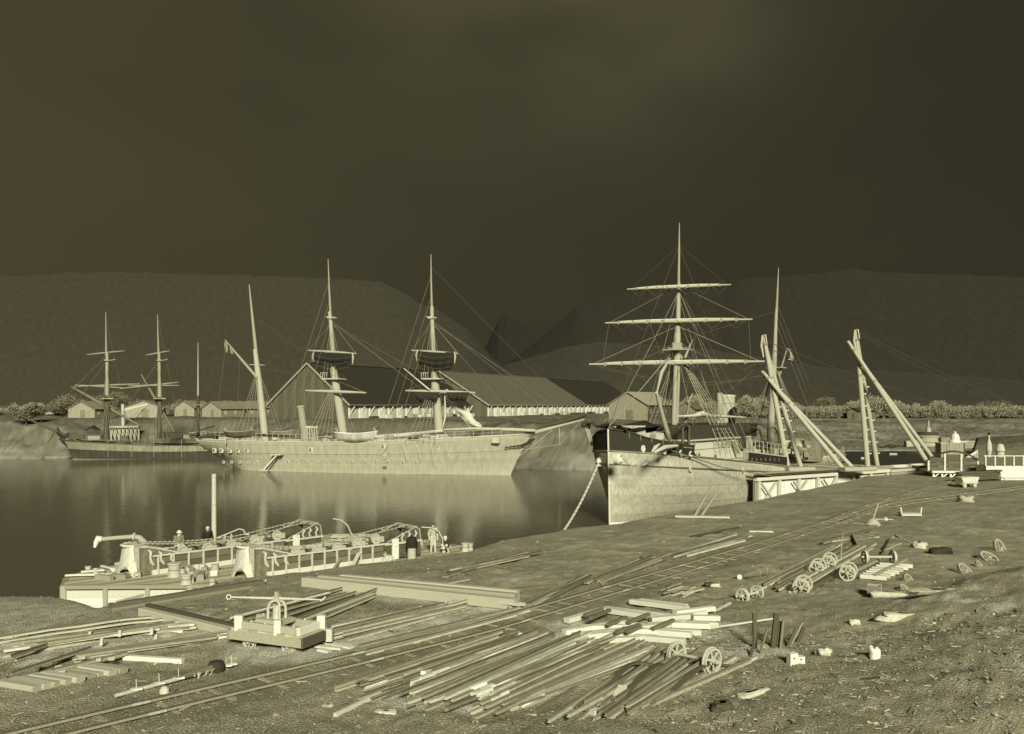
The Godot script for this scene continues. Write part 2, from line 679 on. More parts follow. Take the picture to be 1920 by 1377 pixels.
func make_water() -> void:
	var s := Shape.new()
	s.quad(Vector3(-400, 0, -30), Vector3(22, 0, -30), Vector3(46, 0, -124), Vector3(-400, 0, -124))
	s.quad(Vector3(-400, 0, -124), Vector3(46, 0, -124), Vector3(46, 0, -260), Vector3(-400, 0, -260))
	var m := StandardMaterial3D.new()
	var k := base_tone(56, 0.5)
	m.albedo_color = Color(k.r, k.g, k.b).linear_to_srgb()
	m.roughness = 0.11
	m.metallic_specular = 0.75
	m.normal_enabled = true
	m.normal_texture = noise_tex("ripples", 0.012, 4, 0, 1, FastNoiseLite.TYPE_SIMPLEX_SMOOTH, true, 3.0, 1024)
	m.normal_scale = 0.2
	m.uv1_triplanar = true
	m.uv1_world_triplanar = true
	m.uv1_scale = Vector3(0.022, 0.05, 0.11)
	setting(s, "water", m)
	# the inlet beyond the quay lies open to the wind and is ruffled all over
	var r := Shape.new()
	r.quad(Vector3(22, 0, -30), Vector3(260, 0, -30), Vector3(260, 0, -124), Vector3(46, 0, -124))
	r.quad(Vector3(46, 0, -124), Vector3(260, 0, -124), Vector3(260, 0, -260), Vector3(46, 0, -260))
	var m2: StandardMaterial3D = m.duplicate()
	m2.roughness = 0.45
	m2.normal_scale = 1.0
	m2.metallic_specular = 0.5
	m2.albedo_color = Color(k.r * 0.4, k.g * 0.4, k.b * 0.4).linear_to_srgb()
	setting(r, "inlet_water", m2)


func hill(called: String, ridge: Array, z: float, tone: float, foot: float, light: float) -> void:
	var rows := []
	var n := 150
	var steps := 26
	var x0: float = ridge[0].x
	var x1: float = ridge[-1].x
	var back := []
	for j in steps + 5:
		var t := float(j) / steps
		var line := PackedVector3Array()
		for i in n + 1:
			var px := lerpf(x0, x1, float(i) / n)
			var top := (760.0 - pick(ridge, px)) * z / FOCAL + 4.0
			var x := (px - 960.0) * z / FOCAL
			var rough := noise.get_noise_2d(px * 0.02, t * 3.0 + z) * 0.5 + noise.get_noise_2d(px * 0.05, t * 1.2 + z) * 0.4
			var h := 0.0
			if t <= 1.0:
				h = top * (pow(t, 0.8) + rough * t * (1.0 - t) * 0.1)
				h += noise.get_noise_2d(px * 0.11, 3.0) * top * 0.018 * t
			else:
				h = top * (1.0 - (t - 1.0) * 3.0)
			var zz := lerpf(z * foot, z, t)
			line.append(Vector3(x * (zz / z), h + 4.0, -zz))
		if t <= 1.0:
			rows.append(line)
		if t >= 1.0:
			back.append(line)
	var m := mat(tone, "roof", light, 1.0)
	m = m.duplicate()
	m.uv1_scale = Vector3(0.002, 0.002, 0.002)
	setting(Shape.new().sheet(rows).sheet(back), called, m)


func make_hills() -> void:
	hill("mountain", [Vector2(840, 745), Vector2(880, 690), Vector2(915, 640), Vector2(935, 600), Vector2(950, 590), Vector2(968, 598), Vector2(990, 612), Vector2(1030, 618), Vector2(1080, 610), Vector2(1140, 640), Vector2(1200, 700), Vector2(1240, 745)], 9000.0, 70, 0.95, 2.8)
	hill("mountain", [Vector2(-500, 520), Vector2(-200, 512), Vector2(35, 517), Vector2(140, 512), Vector2(230, 509), Vector2(330, 514), Vector2(440, 515), Vector2(560, 520), Vector2(640, 523), Vector2(690, 527), Vector2(725, 532), Vector2(760, 549), Vector2(790, 572), Vector2(815, 577), Vector2(850, 600), Vector2(880, 620), Vector2(905, 650), Vector2(925, 672), Vector2(945, 688), Vector2(1000, 735), Vector2(1030, 750)], 5600.0, 84, 0.86, 1.85)
	hill("mountain", [Vector2(930, 700), Vector2(960, 675), Vector2(1000, 645), Vector2(1040, 612), Vector2(1062, 592), Vector2(1085, 573), Vector2(1130, 560), Vector2(1175, 548), Vector2(1290, 545), Vector2(1355, 542), Vector2(1385, 525), Vector2(1415, 519), Vector2(1450, 521), Vector2(1490, 514), Vector2(1540, 512), Vector2(1575, 506), Vector2(1605, 503), Vector2(1640, 510), Vector2(1720, 513), Vector2(1800, 514), Vector2(1885, 519), Vector2(2100, 525), Vector2(2500, 530)], 5200.0, 77, 0.86, 2.4)
	hill("foothill", [Vector2(915, 700), Vector2(950, 683), Vector2(1000, 668), Vector2(1060, 650), Vector2(1120, 640), Vector2(1200, 645), Vector2(1300, 650), Vector2(1420, 668), Vector2(1560, 690), Vector2(1750, 700), Vector2(2000, 720)], 3000.0, 76, 0.86, 1.4)


# ---------------------------------------------------------------- ships
func ship(called: String, label: String, category: String, stern: Vector2, bow: Vector2) -> Dictionary:
	var d := bow - stern
	var root := thing(called, label, category, Vector3(stern.x, 0, -stern.y), atan2(d.y, d.x))
	return {"root": root, "a": stern, "d": d, "nrm": Vector2(-d.y, d.x).normalized() * (1.0 if d.x < 0.0 else -1.0), "inv": root.transform.affine_inverse(), "L": d.length()}


# the local point where a sight line crosses the ship's long upright plane (moved `off` metres towards the lens)
func ax(sh: Dictionary, px: float, py: float, off := 0.0) -> Vector3:
	var u := (px - 960.0) / FOCAL
	var a: Vector2 = sh.a + sh.nrm * off
	var d: Vector2 = sh.d
	var t := (u * a.y - a.x) / (d.x - u * d.y)
	return sh.inv * W(px, py, a.y + t * d.y)


# the local point where a sight line crosses the upright plane through a local point along a world direction
func cross_plane(sh: Dictionary, at: Vector3, dir: Vector2, px: float, py: float) -> Vector3:
	var w: Vector3 = sh.root.transform * at
	var u := (px - 960.0) / FOCAL
	var s := (u * -w.z - w.x) / (dir.x - u * dir.y)
	return sh.inv * W(px, py, -w.z + s * dir.y)


func sheer(sp: Dictionary, s: float) -> float:
	var m: float = sp.smid
	if s > m:
		return sp.ym + (sp.yb - sp.ym) * pow((s - m) / (1.0 - m), sp.p)
	return sp.ym + (sp.ys - sp.ym) * pow((m - s) / m, 1.6)


func hull_pt(sp: Dictionary, s: float, t: float, side: float, over := 0.0) -> Vector3:
	var y := lerpf(-0.5, sheer(sp, s), minf(t, 1.0))
	if over > 0.0:
		y += over
	var tt := minf(t, 1.0)
	var x: float = s * sp.L
	x += sp.rake * pow(tt, sp.get("hook", 1.6)) * smoothstep(0.72, 1.0, s)
	x += sp.counter * pow(1.0 - tt, 1.3) * (1.0 - smoothstep(0.0, 0.22, s))
	var f := 1.0
	if s > 0.5:
		f = 1.0 - pow((s - 0.5) / 0.5, lerpf(1.9, sp.get("full", 3.0), tt))
	elif s < 0.32:
		var e := (0.32 - s) / 0.32
		f = lerpf(1.0 - e * e, 1.0 - (1.0 - sp.tr) * e * e, smoothstep(0.25, 0.95, tt))
	return Vector3(x, y, side * sp.B * 0.5 * f * lerpf(0.86, 1.0, pow(tt, 0.6)))


func hull_band(sp: Dictionary, t0: float, t1: float, out := 0.0, s0 := 0.0, s1 := 1.0, over = null, sides := [-1.0, 1.0]) -> Shape:
	var sh := Shape.new()
	var n := maxi(6, int(46.0 * (s1 - s0)))
	var rows := 4
	for side in sides:
		var grid := []
		for j in rows + 1:
			var line := PackedVector3Array()
			for i in n + 1:
				var s := lerpf(s0, s1, float(i) / n)
				var t := lerpf(t0, t1, float(j) / rows)
				var lift := 0.0
				if over != null:
					t = 1.0
					lift = over.call(s) * float(j) / rows
				var p := hull_pt(sp, s, t, side, lift)
				p.z += side * out * (1.0 - smoothstep(0.93, 1.0, s))
				line.append(p)
			grid.append(line)
		sh.sheet(grid, side < 0.0)
		if s0 <= 0.0 and side > 0.0:
			for j in rows:
				var a: Vector3 = grid[j][0]
				var b: Vector3 = grid[j + 1][0]
				sh.quad(Vector3(a.x, a.y, -a.z), a, b, Vector3(b.x, b.y, -b.z))
	return sh


func deck_sheet(sp: Dictionary, down: float, s0 := 0.0, s1 := 1.0) -> Shape:
	var sh := Shape.new()
	var n := 40
	for i in n:
		var a0 := hull_pt(sp, lerpf(s0, s1, float(i) / n), 0.9, -1.0)
		var a1 := hull_pt(sp, lerpf(s0, s1, float(i + 1) / n), 0.9, -1.0)
		a0.y = sheer(sp, lerpf(s0, s1, float(i) / n)) - down
		a1.y = sheer(sp, lerpf(s0, s1, float(i + 1) / n)) - down
		a0.z *= 0.97
		a1.z *= 0.97
		sh.quad(Vector3(a0.x, a0.y, -a0.z), Vector3(a1.x, a1.y, -a1.z), a1, a0)
	return sh


func rail_cap(sp: Dictionary, w: float, h: float, out := 0.05, s0 := 0.0, s1 := 1.0, t := 1.0) -> Shape:
	var sh := Shape.new()
	for side in [-1.0, 1.0]:
		var pts := []
		for i in 41:
			var p := hull_pt(sp, lerpf(s0, s1, i / 40.0), t, side)
			pts.append(p + Vector3(0, 0, side * out))
		for i in 40:
			sh.bar(pts[i], pts[i + 1], w, h)
	return sh


func rope(parent: Node3D, called: String, a: Vector3, b: Vector3, r := 0.03, tone := 150.0, sag := 0.0) -> MeshInstance3D:
	var s := Shape.new()
	if sag == 0.0:
		s.tube([a, b], [r], 4, false)
	else:
		var pts := []
		for i in 11:
			var t := i / 10.0
			pts.append(a.lerp(b, t) + Vector3.DOWN * sag * 4.0 * t * (1.0 - t))
		s.tube(pts, [r], 4, false)
	return put(s, called, mat(tone, "plain"), parent)


func chain_shape(a: Vector3, b: Vector3, sag: float, link: float) -> Shape:
	var s := Shape.new()
	var n := maxi(6, int(a.distance_to(b) / link))
	var last := a
	for i in n:
		var t := float(i + 1) / n
		var p := a.lerp(b, t) + Vector3.DOWN * sag * 4.0 * t * (1.0 - t)
		var d := (p - last)
		var up := Vector3.UP if i % 2 == 0 else d.cross(Vector3.UP).normalized()
		s.bar(last - d * 0.12, p + d * 0.12, link * 0.2, link * 0.62, up, link * 0.07)
		last = p
	return s


func spar(parent: Node3D, called: String, a: Vector3, b: Vector3, r: float, tone := 172.0, ends := 0.45) -> MeshInstance3D:
	return put(Shape.new().tube([a, a.lerp(b, 0.25), a.lerp(b, 0.5), a.lerp(b, 0.75), b], [r * ends, r * 0.85, r, r * 0.85, r * ends], 8), called, mat(tone, "wood"), parent)


# a mast in the ship's middle plane through sight points; returns the node and its local points
func mast(sh: Dictionary, called: String, pts: Array, radii: Array, tone := 172.0) -> Array:
	var p := []
	for q in pts:
		p.append(ax(sh, q.x, q.y))
	var node := put(Shape.new().tube(p, radii, 10), called, mat(tone, "wood"), sh.root)
	return [node, p]


func shroud_set(parent: Node3D, top: Vector3, foot: Vector3, half: float, spread: Array, r := 0.03, tone := 140.0) -> void:
	for side in [-1.0, 1.0]:
		for dx in spread:
			rope(parent, "shroud", top, Vector3(foot.x + dx, foot.y, side * half), r, tone)
		if spread.size() >= 5:
			var s := Shape.new()
			for k in range(1, 22):
				var t := k / 24.0
				s.tube([Vector3(foot.x + spread[0], foot.y, side * half).lerp(top, t), Vector3(foot.x + spread[-1], foot.y, side * half).lerp(top, t)], [0.018], 3, false)
			put(s, "ratlines", mat(tone), parent).set_meta("kind", "stuff")


# cloth hung from a yard: top edge a-b, dropped by depth in the middle and by side at the ends
func hung_sail(a: Vector3, b: Vector3, depth: float, side_drop: float, belly: Vector3, folds := 0.12) -> Shape:
	var rows := []
	for j in 13:
		var t := j / 12.0
		var line := PackedVector3Array()
		for i in 29:
			var u := i / 28.0
			var w := 1.0 - pow(absf(u * 2.0 - 1.0), 5.0) + 0.09 * sin(u * 9.0) + 0.06 * sin(u * 23.0 + 1.0)
			var drop := lerpf(side_drop, depth, w) * t
			var bulge := sin(t * PI * 0.85) * (0.5 + 0.5 * w)
			var p := a.lerp(b, lerpf(u, 0.5 + (u - 0.5) * 0.96, t)) + Vector3.DOWN * drop + belly * bulge
			p += belly.normalized() * folds * sin(u * 31.0 + t * 3.0) * t * 0.6
			line.append(p)
		rows.append(line)
	return Shape.new().sheet(rows)


func stanchions(parent: Node3D, sp: Dictionary, s0: float, s1: float, n: int, h: float, tone: float, side := 1.0, lift := 0.0) -> void:
	var rail := Shape.new()
	var last := Vector3.ZERO
	for i in n:
		var s := lerpf(s0, s1, i / float(n - 1))
		var p := hull_pt(sp, s, 1.0, side) + Vector3(0, lift, -side * 0.1)
		put(Shape.new().tube([p, p + Vector3.UP * h], [0.035], 5), "stanchion", mat(tone), parent)
		if i > 0:
			rail.tube([last + Vector3.UP * h, p + Vector3.UP * h], [0.03], 4, false)
			rail.tube([last + Vector3.UP * h * 0.55, p + Vector3.UP * h * 0.55], [0.02], 4, false)
		last = p
	put(rail, "handrail", mat(tone), parent)


func rowing_boat(parent: Node3D, called: String, a: Vector3, b: Vector3, wid: float, dep: float, tone: float, inner: float) -> void:
	var d := (b - a)
	var l := d.length()
	var x := d / l
	var z := x.cross(Vector3.UP).normalized()
	var s := Shape.new()
	var rim := Shape.new()
	for side in [-1.0, 1.0]:
		var rows := []
		for j in 6:
			var t := j / 5.0
			var line := PackedVector3Array()
			for i in 17:
				var u := i / 16.0
				var f := pow(maxf(0.0, 1.0 - pow(absf(u * 2.0 - 1.0), 2.6)), 0.8)
				var up := dep * 0.22 * pow(absf(u * 2.0 - 1.0), 2.0)
				var y := lerpf(-dep + up * 1.6, up, t)
				line.append(a + x * l * lerpf(0.5 + (u - 0.5) * 0.88, u, t) + Vector3.UP * y + z * side * wid * 0.5 * f * pow(t, 0.45))
			rows.append(line)
		s.sheet(rows, side > 0.0)
		for i in 16:
			rim.bar(rows[5][i], rows[5][i + 1], 0.07, 0.08)
	var o := put(s, called, mat(tone, "hull"), parent)
	put(rim, "gunwale", mat(minf(tone + 40, 215)), o)
	var seats := Shape.new()
	for k in 3:
		seats.bar(a + x * l * (0.3 + 0.2 * k) - z * wid * 0.42 - Vector3.UP * dep * 0.25, a + x * l * (0.3 + 0.2 * k) + z * wid * 0.42 - Vector3.UP * dep * 0.25, 0.22, 0.04)
	put(seats, "thwart", mat(inner, "wood"), o)


func ports(sh: Dictionary, list: Array, off: float, r: float, ring: float, hole: float) -> void:
	for q in list:
		var p := ax(sh, q.x, q.y, off)
		var side := 1.0 if sh.side > 0.0 else -1.0
		var b := Basis(Vector3.RIGHT, PI / 2 * side)
		var o := put(Shape.new().lathe(p, [Vector2(r * 0.62, -0.02), Vector2(r, -0.02), Vector2(r, 0.05), Vector2(r * 0.62, 0.07), Vector2(r * 0.62, -0.02)], 12, b), "porthole", mat(ring), sh.root)
		put(Shape.new().lathe(p, [Vector2(0.0, 0.02), Vector2(r * 0.62, 0.02), Vector2(r * 0.62, -0.02)].slice(0, 2), 12, b), "port_glass", mat(hole, "plain", 0.9, 0.2), o)


# how far the near side of the hull lies from the middle plane where a sight line meets it
func on_side(sh: Dictionary, sp: Dictionary, px: float, py: float) -> float:
	var off: float = sp.B * 0.45
	for i in 4:
		var p := ax(sh, px, py, off)
		var s := clampf(p.x / sp.L, 0.0, 1.0)
		var t := clampf((p.y + 0.5) / (sheer(sp, s) + 0.5), 0.0, 1.0)
		off = absf(hull_pt(sp, s, t, 1.0).z)
	return off + 0.04


func fix_on_side(sh: Dictionary, sp: Dictionary, px: float, py: float) -> Vector3:
	return ax(sh, px, py, on_side(sh, sp, px, py))


# ------------------------------------------------ the barque at the left
func make_left_ship() -> void:
	var sh := ship("sailing_ship", "three-masted ship with a dark lower hull moored beyond the pale corvette, bow to the left", "ship", Vector2(-50.5, 178), Vector2(-80.6, 166.5))
	sh.side = 1.0
	var root: Node3D = sh.root
	var sp := {"L": sh.L, "B": 7.5, "yb": 3.7, "ym": 2.5, "ys": 3.0, "smid": 0.4, "p": 1.8, "rake": 2.3, "counter": 3.0, "tr": 0.6}
	put(hull_band(sp, 0.0, 0.16, 0.02), "hull_bottom", mat(120, "hull"), root)
	put(hull_band(sp, 0.16, 0.6), "hull_side", mat(74, "hull"), root)
	put(hull_band(sp, 0.6, 0.95, 0.06), "upper_strake", mat(133, "hull"), root)
	put(hull_band(sp, 0.95, 1.0, 0.1), "bulwark_rail", mat(100, "hull"), root)
	put(deck_sheet(sp, 0.5), "deck", mat(120, "wood", 0.48), root)
	put(rail_cap(sp, 0.16, 0.1), "capping_rail", mat(86), root)
	for px in [202.0, 247.0, 288.0, 340.0]:
		var off := on_side(sh, sp, px, 840.0)
		put(Shape.new().tube([ax(sh, px, 824, off + 0.1), ax(sh, px, 858, off - 0.05)], [0.06], 5), "fender_rope", mat(140), root)
	# bowsprit with its dark furled headsail, martingale and cathead
	var bs := put(Shape.new().tube([ax(sh, 148, 828), ax(sh, 112, 812), ax(sh, 72, 795), ax(sh, 38, 779)], [0.3, 0.28, 0.18, 0.08], 8), "bowsprit", mat(96, "wood"), root)
	put(Shape.new().tube([ax(sh, 103, 808), ax(sh, 95, 823), ax(sh, 88, 832)], [0.1, 0.08, 0.05], 6), "martingale", mat(66), bs)
	put(Shape.new().tube([ax(sh, 62, 780), ax(sh, 55, 783), ax(sh, 58, 776)], [0.12, 0.16, 0.05], 6), "block", mat(70), bs)
	var fs := Shape.new()
	fs.sheet([PackedVector3Array([ax(sh, 108, 800), ax(sh, 112, 808), ax(sh, 120, 813), ax(sh, 130, 811)]), PackedVector3Array([ax(sh, 106, 806, 0.3), ax(sh, 112, 817, 0.5), ax(sh, 120, 823, 0.5), ax(sh, 129, 819, 0.3)])])
	fs.tube([ax(sh, 102, 806), ax(sh, 112, 815), ax(sh, 121, 820), ax(sh, 129, 815)], [0.15, 0.42, 0.45, 0.2], 8)
	put(fs, "furled_headsail", mat(54, "cloth"), bs)
	put(Shape.new().tube([ax(sh, 113, 822, 1.5), ax(sh, 119, 832, 2.0)], [0.28, 0.18], 7), "anchor_stock", mat(60), root)
	# masts
	var fore := mast(sh, "foremast", [Vector2(199.5, 824), Vector2(199.5, 745), Vector2(200, 740)], [0.52, 0.44, 0.36], 92)
	var fm := fore[0] as Node3D
	put(Shape.new().tube([ax(sh, 200, 757), ax(sh, 200.5, 660)], [0.42, 0.26], 8), "topmast", mat(150, "wood"), fm)
	put(Shape.new().tube([ax(sh, 199, 668), ax(sh, 198, 585)], [0.24, 0.07], 8), "topgallant_mast", mat(140, "wood"), fm)
	var main := mast(sh, "mainmast", [Vector2(299, 822), Vector2(299, 745)], [0.5, 0.42], 96)
	var mm := main[0] as Node3D
	put(Shape.new().tube([ax(sh, 299, 760), ax(sh, 298, 660)], [0.42, 0.25], 8), "topmast", mat(150, "wood"), mm)
	put(Shape.new().tube([ax(sh, 297, 666), ax(sh, 295, 590)], [0.24, 0.07], 8), "topgallant_mast", mat(140, "wood"), mm)
	var miz := mast(sh, "mizzenmast", [Vector2(371, 822), Vector2(371, 742)], [0.36, 0.3], 84)
	put(Shape.new().tube([ax(sh, 371, 748), ax(sh, 371, 702), ax(sh, 371, 643)], [0.22, 0.16, 0.06], 8), "topmast", mat(150, "wood"), miz[0])
	var tp := Shape.new()
	tp.box(ax(sh, 371, 760), Vector3(1.6, 0.12, 1.6))
	put(tp, "crosstree", mat(140), miz[0])
	# yards; the lowest pair hang cock-billed
	var dir := Vector2(0.93, 0.36)
	for set in [[fm, 200.0, [[162, 665, 233, 658, 0.16], [138, 725, 262, 720, 0.17], [139, 722, 236, 728, 0.15]], [[132, 725, 262, 799, 0.3]]], [mm, 298.0, [[273, 666, 318, 658, 0.15], [224, 729, 335, 717, 0.17], [240, 723, 336, 723, 0.15]], [[264, 702, 326, 810, 0.27]]]]:
		var at := ax(sh, set[1], 700)
		for y in set[2]:
			spar(set[0], "yard", cross_plane(sh, at, dir, y[0], y[1]) + Vector3(0, 0, 0.4), cross_plane(sh, at, dir, y[2], y[3]) + Vector3(0, 0, 0.4), y[4], 140)
		for y in set[3]:
			spar(set[0], "cockbilled_yard", cross_plane(sh, at, dir, y[0], y[1]) + Vector3(0, 0, 0.9), cross_plane(sh, at, dir, y[2], y[3]) + Vector3(0, 0, 0.9), y[4], 118)
		# the top and the crosstrees
		var tops := Shape.new()
		tops.box(ax(sh, set[1] + 1, 748), Vector3(2.2, 0.12, 2.6))
		tops.box(ax(sh, set[1] + 5, 748), Vector3(1.2, 0.3, 0.5))
		put(tops, "top", mat(150), set[0])
		var cr := Shape.new()
		cr.bar(ax(sh, set[1] - 4, 678), ax(sh, set[1] + 16, 674), 0.12, 0.1)
		cr.box(ax(sh, set[1], 676), Vector3(0.9, 0.2, 1.2))
		put(cr, "crosstree", mat(150), set[0])
		var foot := ax(sh, set[1], 824)
		shroud_set(set[0], ax(sh, set[1], 750), foot, 3.5, [-1.6, -0.8, 0.1, 1.0], 0.035, 128)
		shroud_set(set[0], ax(sh, set[1], 678), ax(sh, set[1], 748), 1.2, [-0.6, 0.5], 0.03, 122)
		rope(set[0], "backstay", ax(sh, set[1] - 1, 600), foot + Vector3(-4, 0, 3.4), 0.03, 112)
		rope(set[0], "stay", ax(sh, set[1], 676), foot + Vector3(9, 1.0, 0), 0.03, 116)
	shroud_set(miz[0], ax(sh, 371, 760), ax(sh, 371, 822), 3.0, [-1.2, -0.4, 0.5], 0.03, 118)
	rope(root, "forestay", ax(sh, 199, 668), ax(sh, 72, 795), 0.03, 115)
	rope(root, "forestay", ax(sh, 200, 750), ax(sh, 112, 812), 0.03, 120)
	# awnings, boats and gear on deck
	var aw := Shape.new()
	aw.sheet([PackedVector3Array([ax(sh, 151, 800), ax(sh, 160, 806), ax(sh, 170, 800), ax(sh, 176, 797), ax(sh, 188, 806)]), PackedVector3Array([ax(sh, 153, 801, 2), ax(sh, 161, 808, 2), ax(sh, 170, 803, 2), ax(sh, 178, 807, 2), ax(sh, 189, 808, 2)])])
	put(aw, "foredeck_awning", mat(56, "cloth"), root)
	var ho := Shape.new()
	ho.box(ax(sh, 318, 816), Vector3(4.4, 1.0, 3.0))
	put(ho, "deckhouse", mat(74, "wall"), root)
	var gear := [[150, 820, 1.4], [176, 821, 2.0], [232, 821, 1.2], [345, 819, 2.2], [285, 820, 1.0]]
	for g in gear:
		put(Shape.new().box(ax(sh, g[0], g[1]), Vector3(g[2], 0.7, 1.4)), "hatch", mat(rng.randf_range(90, 160), "wood"), root)
	rowing_boat(root, "deck_boat", ax(sh, 352, 812, 1.5), ax(sh, 372, 811, 1.5), 1.4, 0.7, 110, 90)
	stanchions(root, sp, 0.05, 0.95, 26, 0.75, 130, 1.0)
	rope(root, "spanker_boom", ax(sh, 371, 808), ax(sh, 402, 799), 0.12, 72)


# ------------------------------------------------ the pale corvette in the middle
func make_corvette() -> void:
	var sh := ship("corvette", "pale three-masted naval steamer with a slim funnel lying broadside in the middle", "ship", Vector2(-49.2, 145.5), Vector2(-0.3, 129.5))
	sh.side = 1.0
	var root: Node3D = sh.root
	var sp := {"L": sh.L, "B": 8.6, "yb": 6.0, "ym": 4.5, "ys": 4.7, "smid": 0.35, "p": 2.0, "rake": 3.3, "counter": 5.2, "tr": 0.55, "hook": 1.25, "full": 2.6}
	for k in 7:
		put(hull_band(sp, k * 0.64 / 7.0, (k + 1) * 0.64 / 7.0, 0.025 if k % 2 else 0.0), "hull_strake", mat([158, 152, 148, 146, 144, 146, 142][k], "paint"), root)
	put(hull_band(sp, 0.64, 0.67, 0.09), "rubbing_strake", mat(152, "paint"), root)
	put(hull_band(sp, 0.67, 0.92, 0.05), "upper_side", mat(146, "paint"), root)
	put(hull_band(sp, 0.92, 1.0, 0.08), "bulwark", mat(154, "paint"), root)
	put(rail_cap(sp, 0.22, 0.12), "capping_rail", mat(182), root)
	put(deck_sheet(sp, 0.9), "deck", mat(140, "wood", 0.48), root)
	# portholes and gunports
	var low := []
	for x in [419, 434, 450, 466, 482, 539, 557, 576, 595, 613, 637, 660, 684, 705, 728, 755, 780, 828]:
		low.append(Vector2(x, 866 if x > 500 else 867))
	for q in low:
		sh.side = 1.0
		ports(sh, [q], on_side(sh, sp, q.x, q.y), 0.24, 186, 96)
	for q in [Vector2(402, 845), Vector2(415, 845), Vector2(431, 845), Vector2(446, 845), Vector2(463, 845), Vector2(821, 837), Vector2(850, 836), Vector2(583, 844), Vector2(719, 838)]:
		var off := on_side(sh, sp, q.x, q.y)
		var p := ax(sh, q.x, q.y, off)
		var fr := put(Shape.new().box(p, Vector3(0.7, 0.75, 0.1)), "port_frame", mat(184), root)
		put(Shape.new().box(p + Vector3(-0.1, 0, 0.06), Vector3(0.3, 0.5, 0.06)), "port_lid", mat(108), fr)
	for q in [Vector2(923, 849), Vector2(934, 849)]:
		put(Shape.new().lathe(fix_on_side(sh, sp, q.x, q.y), [Vector2(0.12, 0.05), Vector2(0.2, 0.16), Vector2(0.42, 0.1), Vector2(0.42, 0)], 12, Basis(Vector3.RIGHT, PI / 2)), "hawse_pipe", mat(188), root)
	# the ladders and lines on the side
	var ol := Shape.new()
	for k in 9:
		ol.bar(ax(sh, 717, 853 + k * 2.6, 4.5), ax(sh, 725, 853 + k * 2.6, 4.5), 0.12, 0.08)
	put(ol, "side_ladder", mat(190), root)
	var lad := Shape.new()
	var l0 := ax(sh, 524, 852, 4.6)
	var l1 := ax(sh, 498, 881, 4.9)
	lad.bar(l0, l1, 0.12, 0.22)
	lad.bar(l0 + Vector3(0, 0, 0.6), l1 + Vector3(0, 0, 0.6), 0.12, 0.22)
	for k in 12:
		var q := l0.lerp(l1, (k + 0.5) / 12.0)
		lad.bar(q, q + Vector3(0, 0, 0.6), 0.24, 0.05)
	put(lad, "accommodation_ladder", mat(186, "wood"), root)
	var pl := Shape.new()
	pl.box(ax(sh, 519, 853, 4.8), Vector3(1.8, 0.12, 1.2))
	pl.box(ax(sh, 497, 882, 5.6), Vector3(1.4, 0.12, 1.2))
	put(pl, "ladder_platform", mat(188, "wood"), root)
	for k in 9:
		var x := 700.0 + k * 27.0
		rope(root, "side_rope", ax(sh, x, 832, 4.6), ax(sh, x + rng.randf_range(-14, 14), rng.randf_range(850, 872), 4.5), 0.035, 186)
	# bowsprit, jib and figurehead scroll
	var bw := put(Shape.new().tube([ax(sh, 938, 828), ax(sh, 985, 816), ax(sh, 1035, 803), ax(sh, 1096, 787)], [0.42, 0.4, 0.25, 0.1], 9), "bowsprit", mat(168, "wood"), root)
	put(Shape.new().tube([ax(sh, 1004, 807), ax(sh, 1026, 797), ax(sh, 1050, 793), ax(sh, 1075, 785), ax(sh, 1097, 777), ax(sh, 1100, 778)], [0.12, 0.32, 0.22, 0.3, 0.34, 0.1], 8), "furled_jib", mat(84, "cloth"), bw)
	put(Shape.new().tube([ax(sh, 1048, 803), ax(sh, 1050, 835)], [0.09, 0.05], 6), "martingale", mat(160), bw)
	rope(bw, "bobstay", ax(sh, 1050, 834), ax(sh, 1090, 789), 0.04, 160)
	rope(bw, "bobstay", ax(sh, 1050, 834), ax(sh, 970, 845), 0.04, 160)
	rope(bw, "bobstay", ax(sh, 966, 862), ax(sh, 1040, 803), 0.05, 176)
	var sc := Shape.new()
	sc.tube([ax(sh, 946, 840, 1.4), ax(sh, 960, 838, 1.2), ax(sh, 976, 836, 0.9), ax(sh, 988, 832, 0.6), ax(sh, 996, 826, 0.3), ax(sh, 1003, 823, 0.1)], [0.06, 0.09, 0.12, 0.2, 0.24, 0.08], 8)
	for k in 7:
		sc.lathe(ax(sh, 950 + k * 7.5, 839 - k * 1.1, 1.4 - k * 0.17), [Vector2(0, -0.14), Vector2(0.15, 0), Vector2(0, 0.14)], 6)
	put(sc, "bow_scroll", mat(58), root)
	# masts
	var mz := mast(sh, "mizzenmast", [Vector2(497.5, 829), Vector2(491, 770), Vector2(484, 706), Vector2(478, 655)], [0.62, 0.58, 0.5, 0.34], 166)
	put(Shape.new().tube([ax(sh, 480, 662), ax(sh, 472, 585), ax(sh, 467, 534)], [0.3, 0.2, 0.09], 8), "topmast", mat(150, "wood"), mz[0])
	put(Shape.new().bar(ax(sh, 469, 684), ax(sh, 495, 685), 0.5, 0.12), "crosstree", mat(160), mz[0])
	put(Shape.new().tube([ax(sh, 482, 709, 0.5), ax(sh, 452, 674, 0.5), ax(sh, 422, 638, 0.5)], [0.24, 0.2, 0.09], 8), "gaff", mat(146, "wood"), mz[0])
	var mn := mast(sh, "mainmast", [Vector2(646, 832), Vector2(637, 770), Vector2(628, 712), Vector2(624, 690)], [0.7, 0.66, 0.6, 0.5], 164)
	put(Shape.new().tube([ax(sh, 629, 715), ax(sh, 624, 660), ax(sh, 619.5, 600), ax(sh, 617.5, 585)], [0.42, 0.36, 0.3, 0.28], 8), "topmast", mat(164, "wood"), mn[0])
	put(Shape.new().tube([ax(sh, 620, 598), ax(sh, 617, 540), ax(sh, 615, 486)], [0.2, 0.14, 0.06], 8), "topgallant_mast", mat(150, "wood"), mn[0])
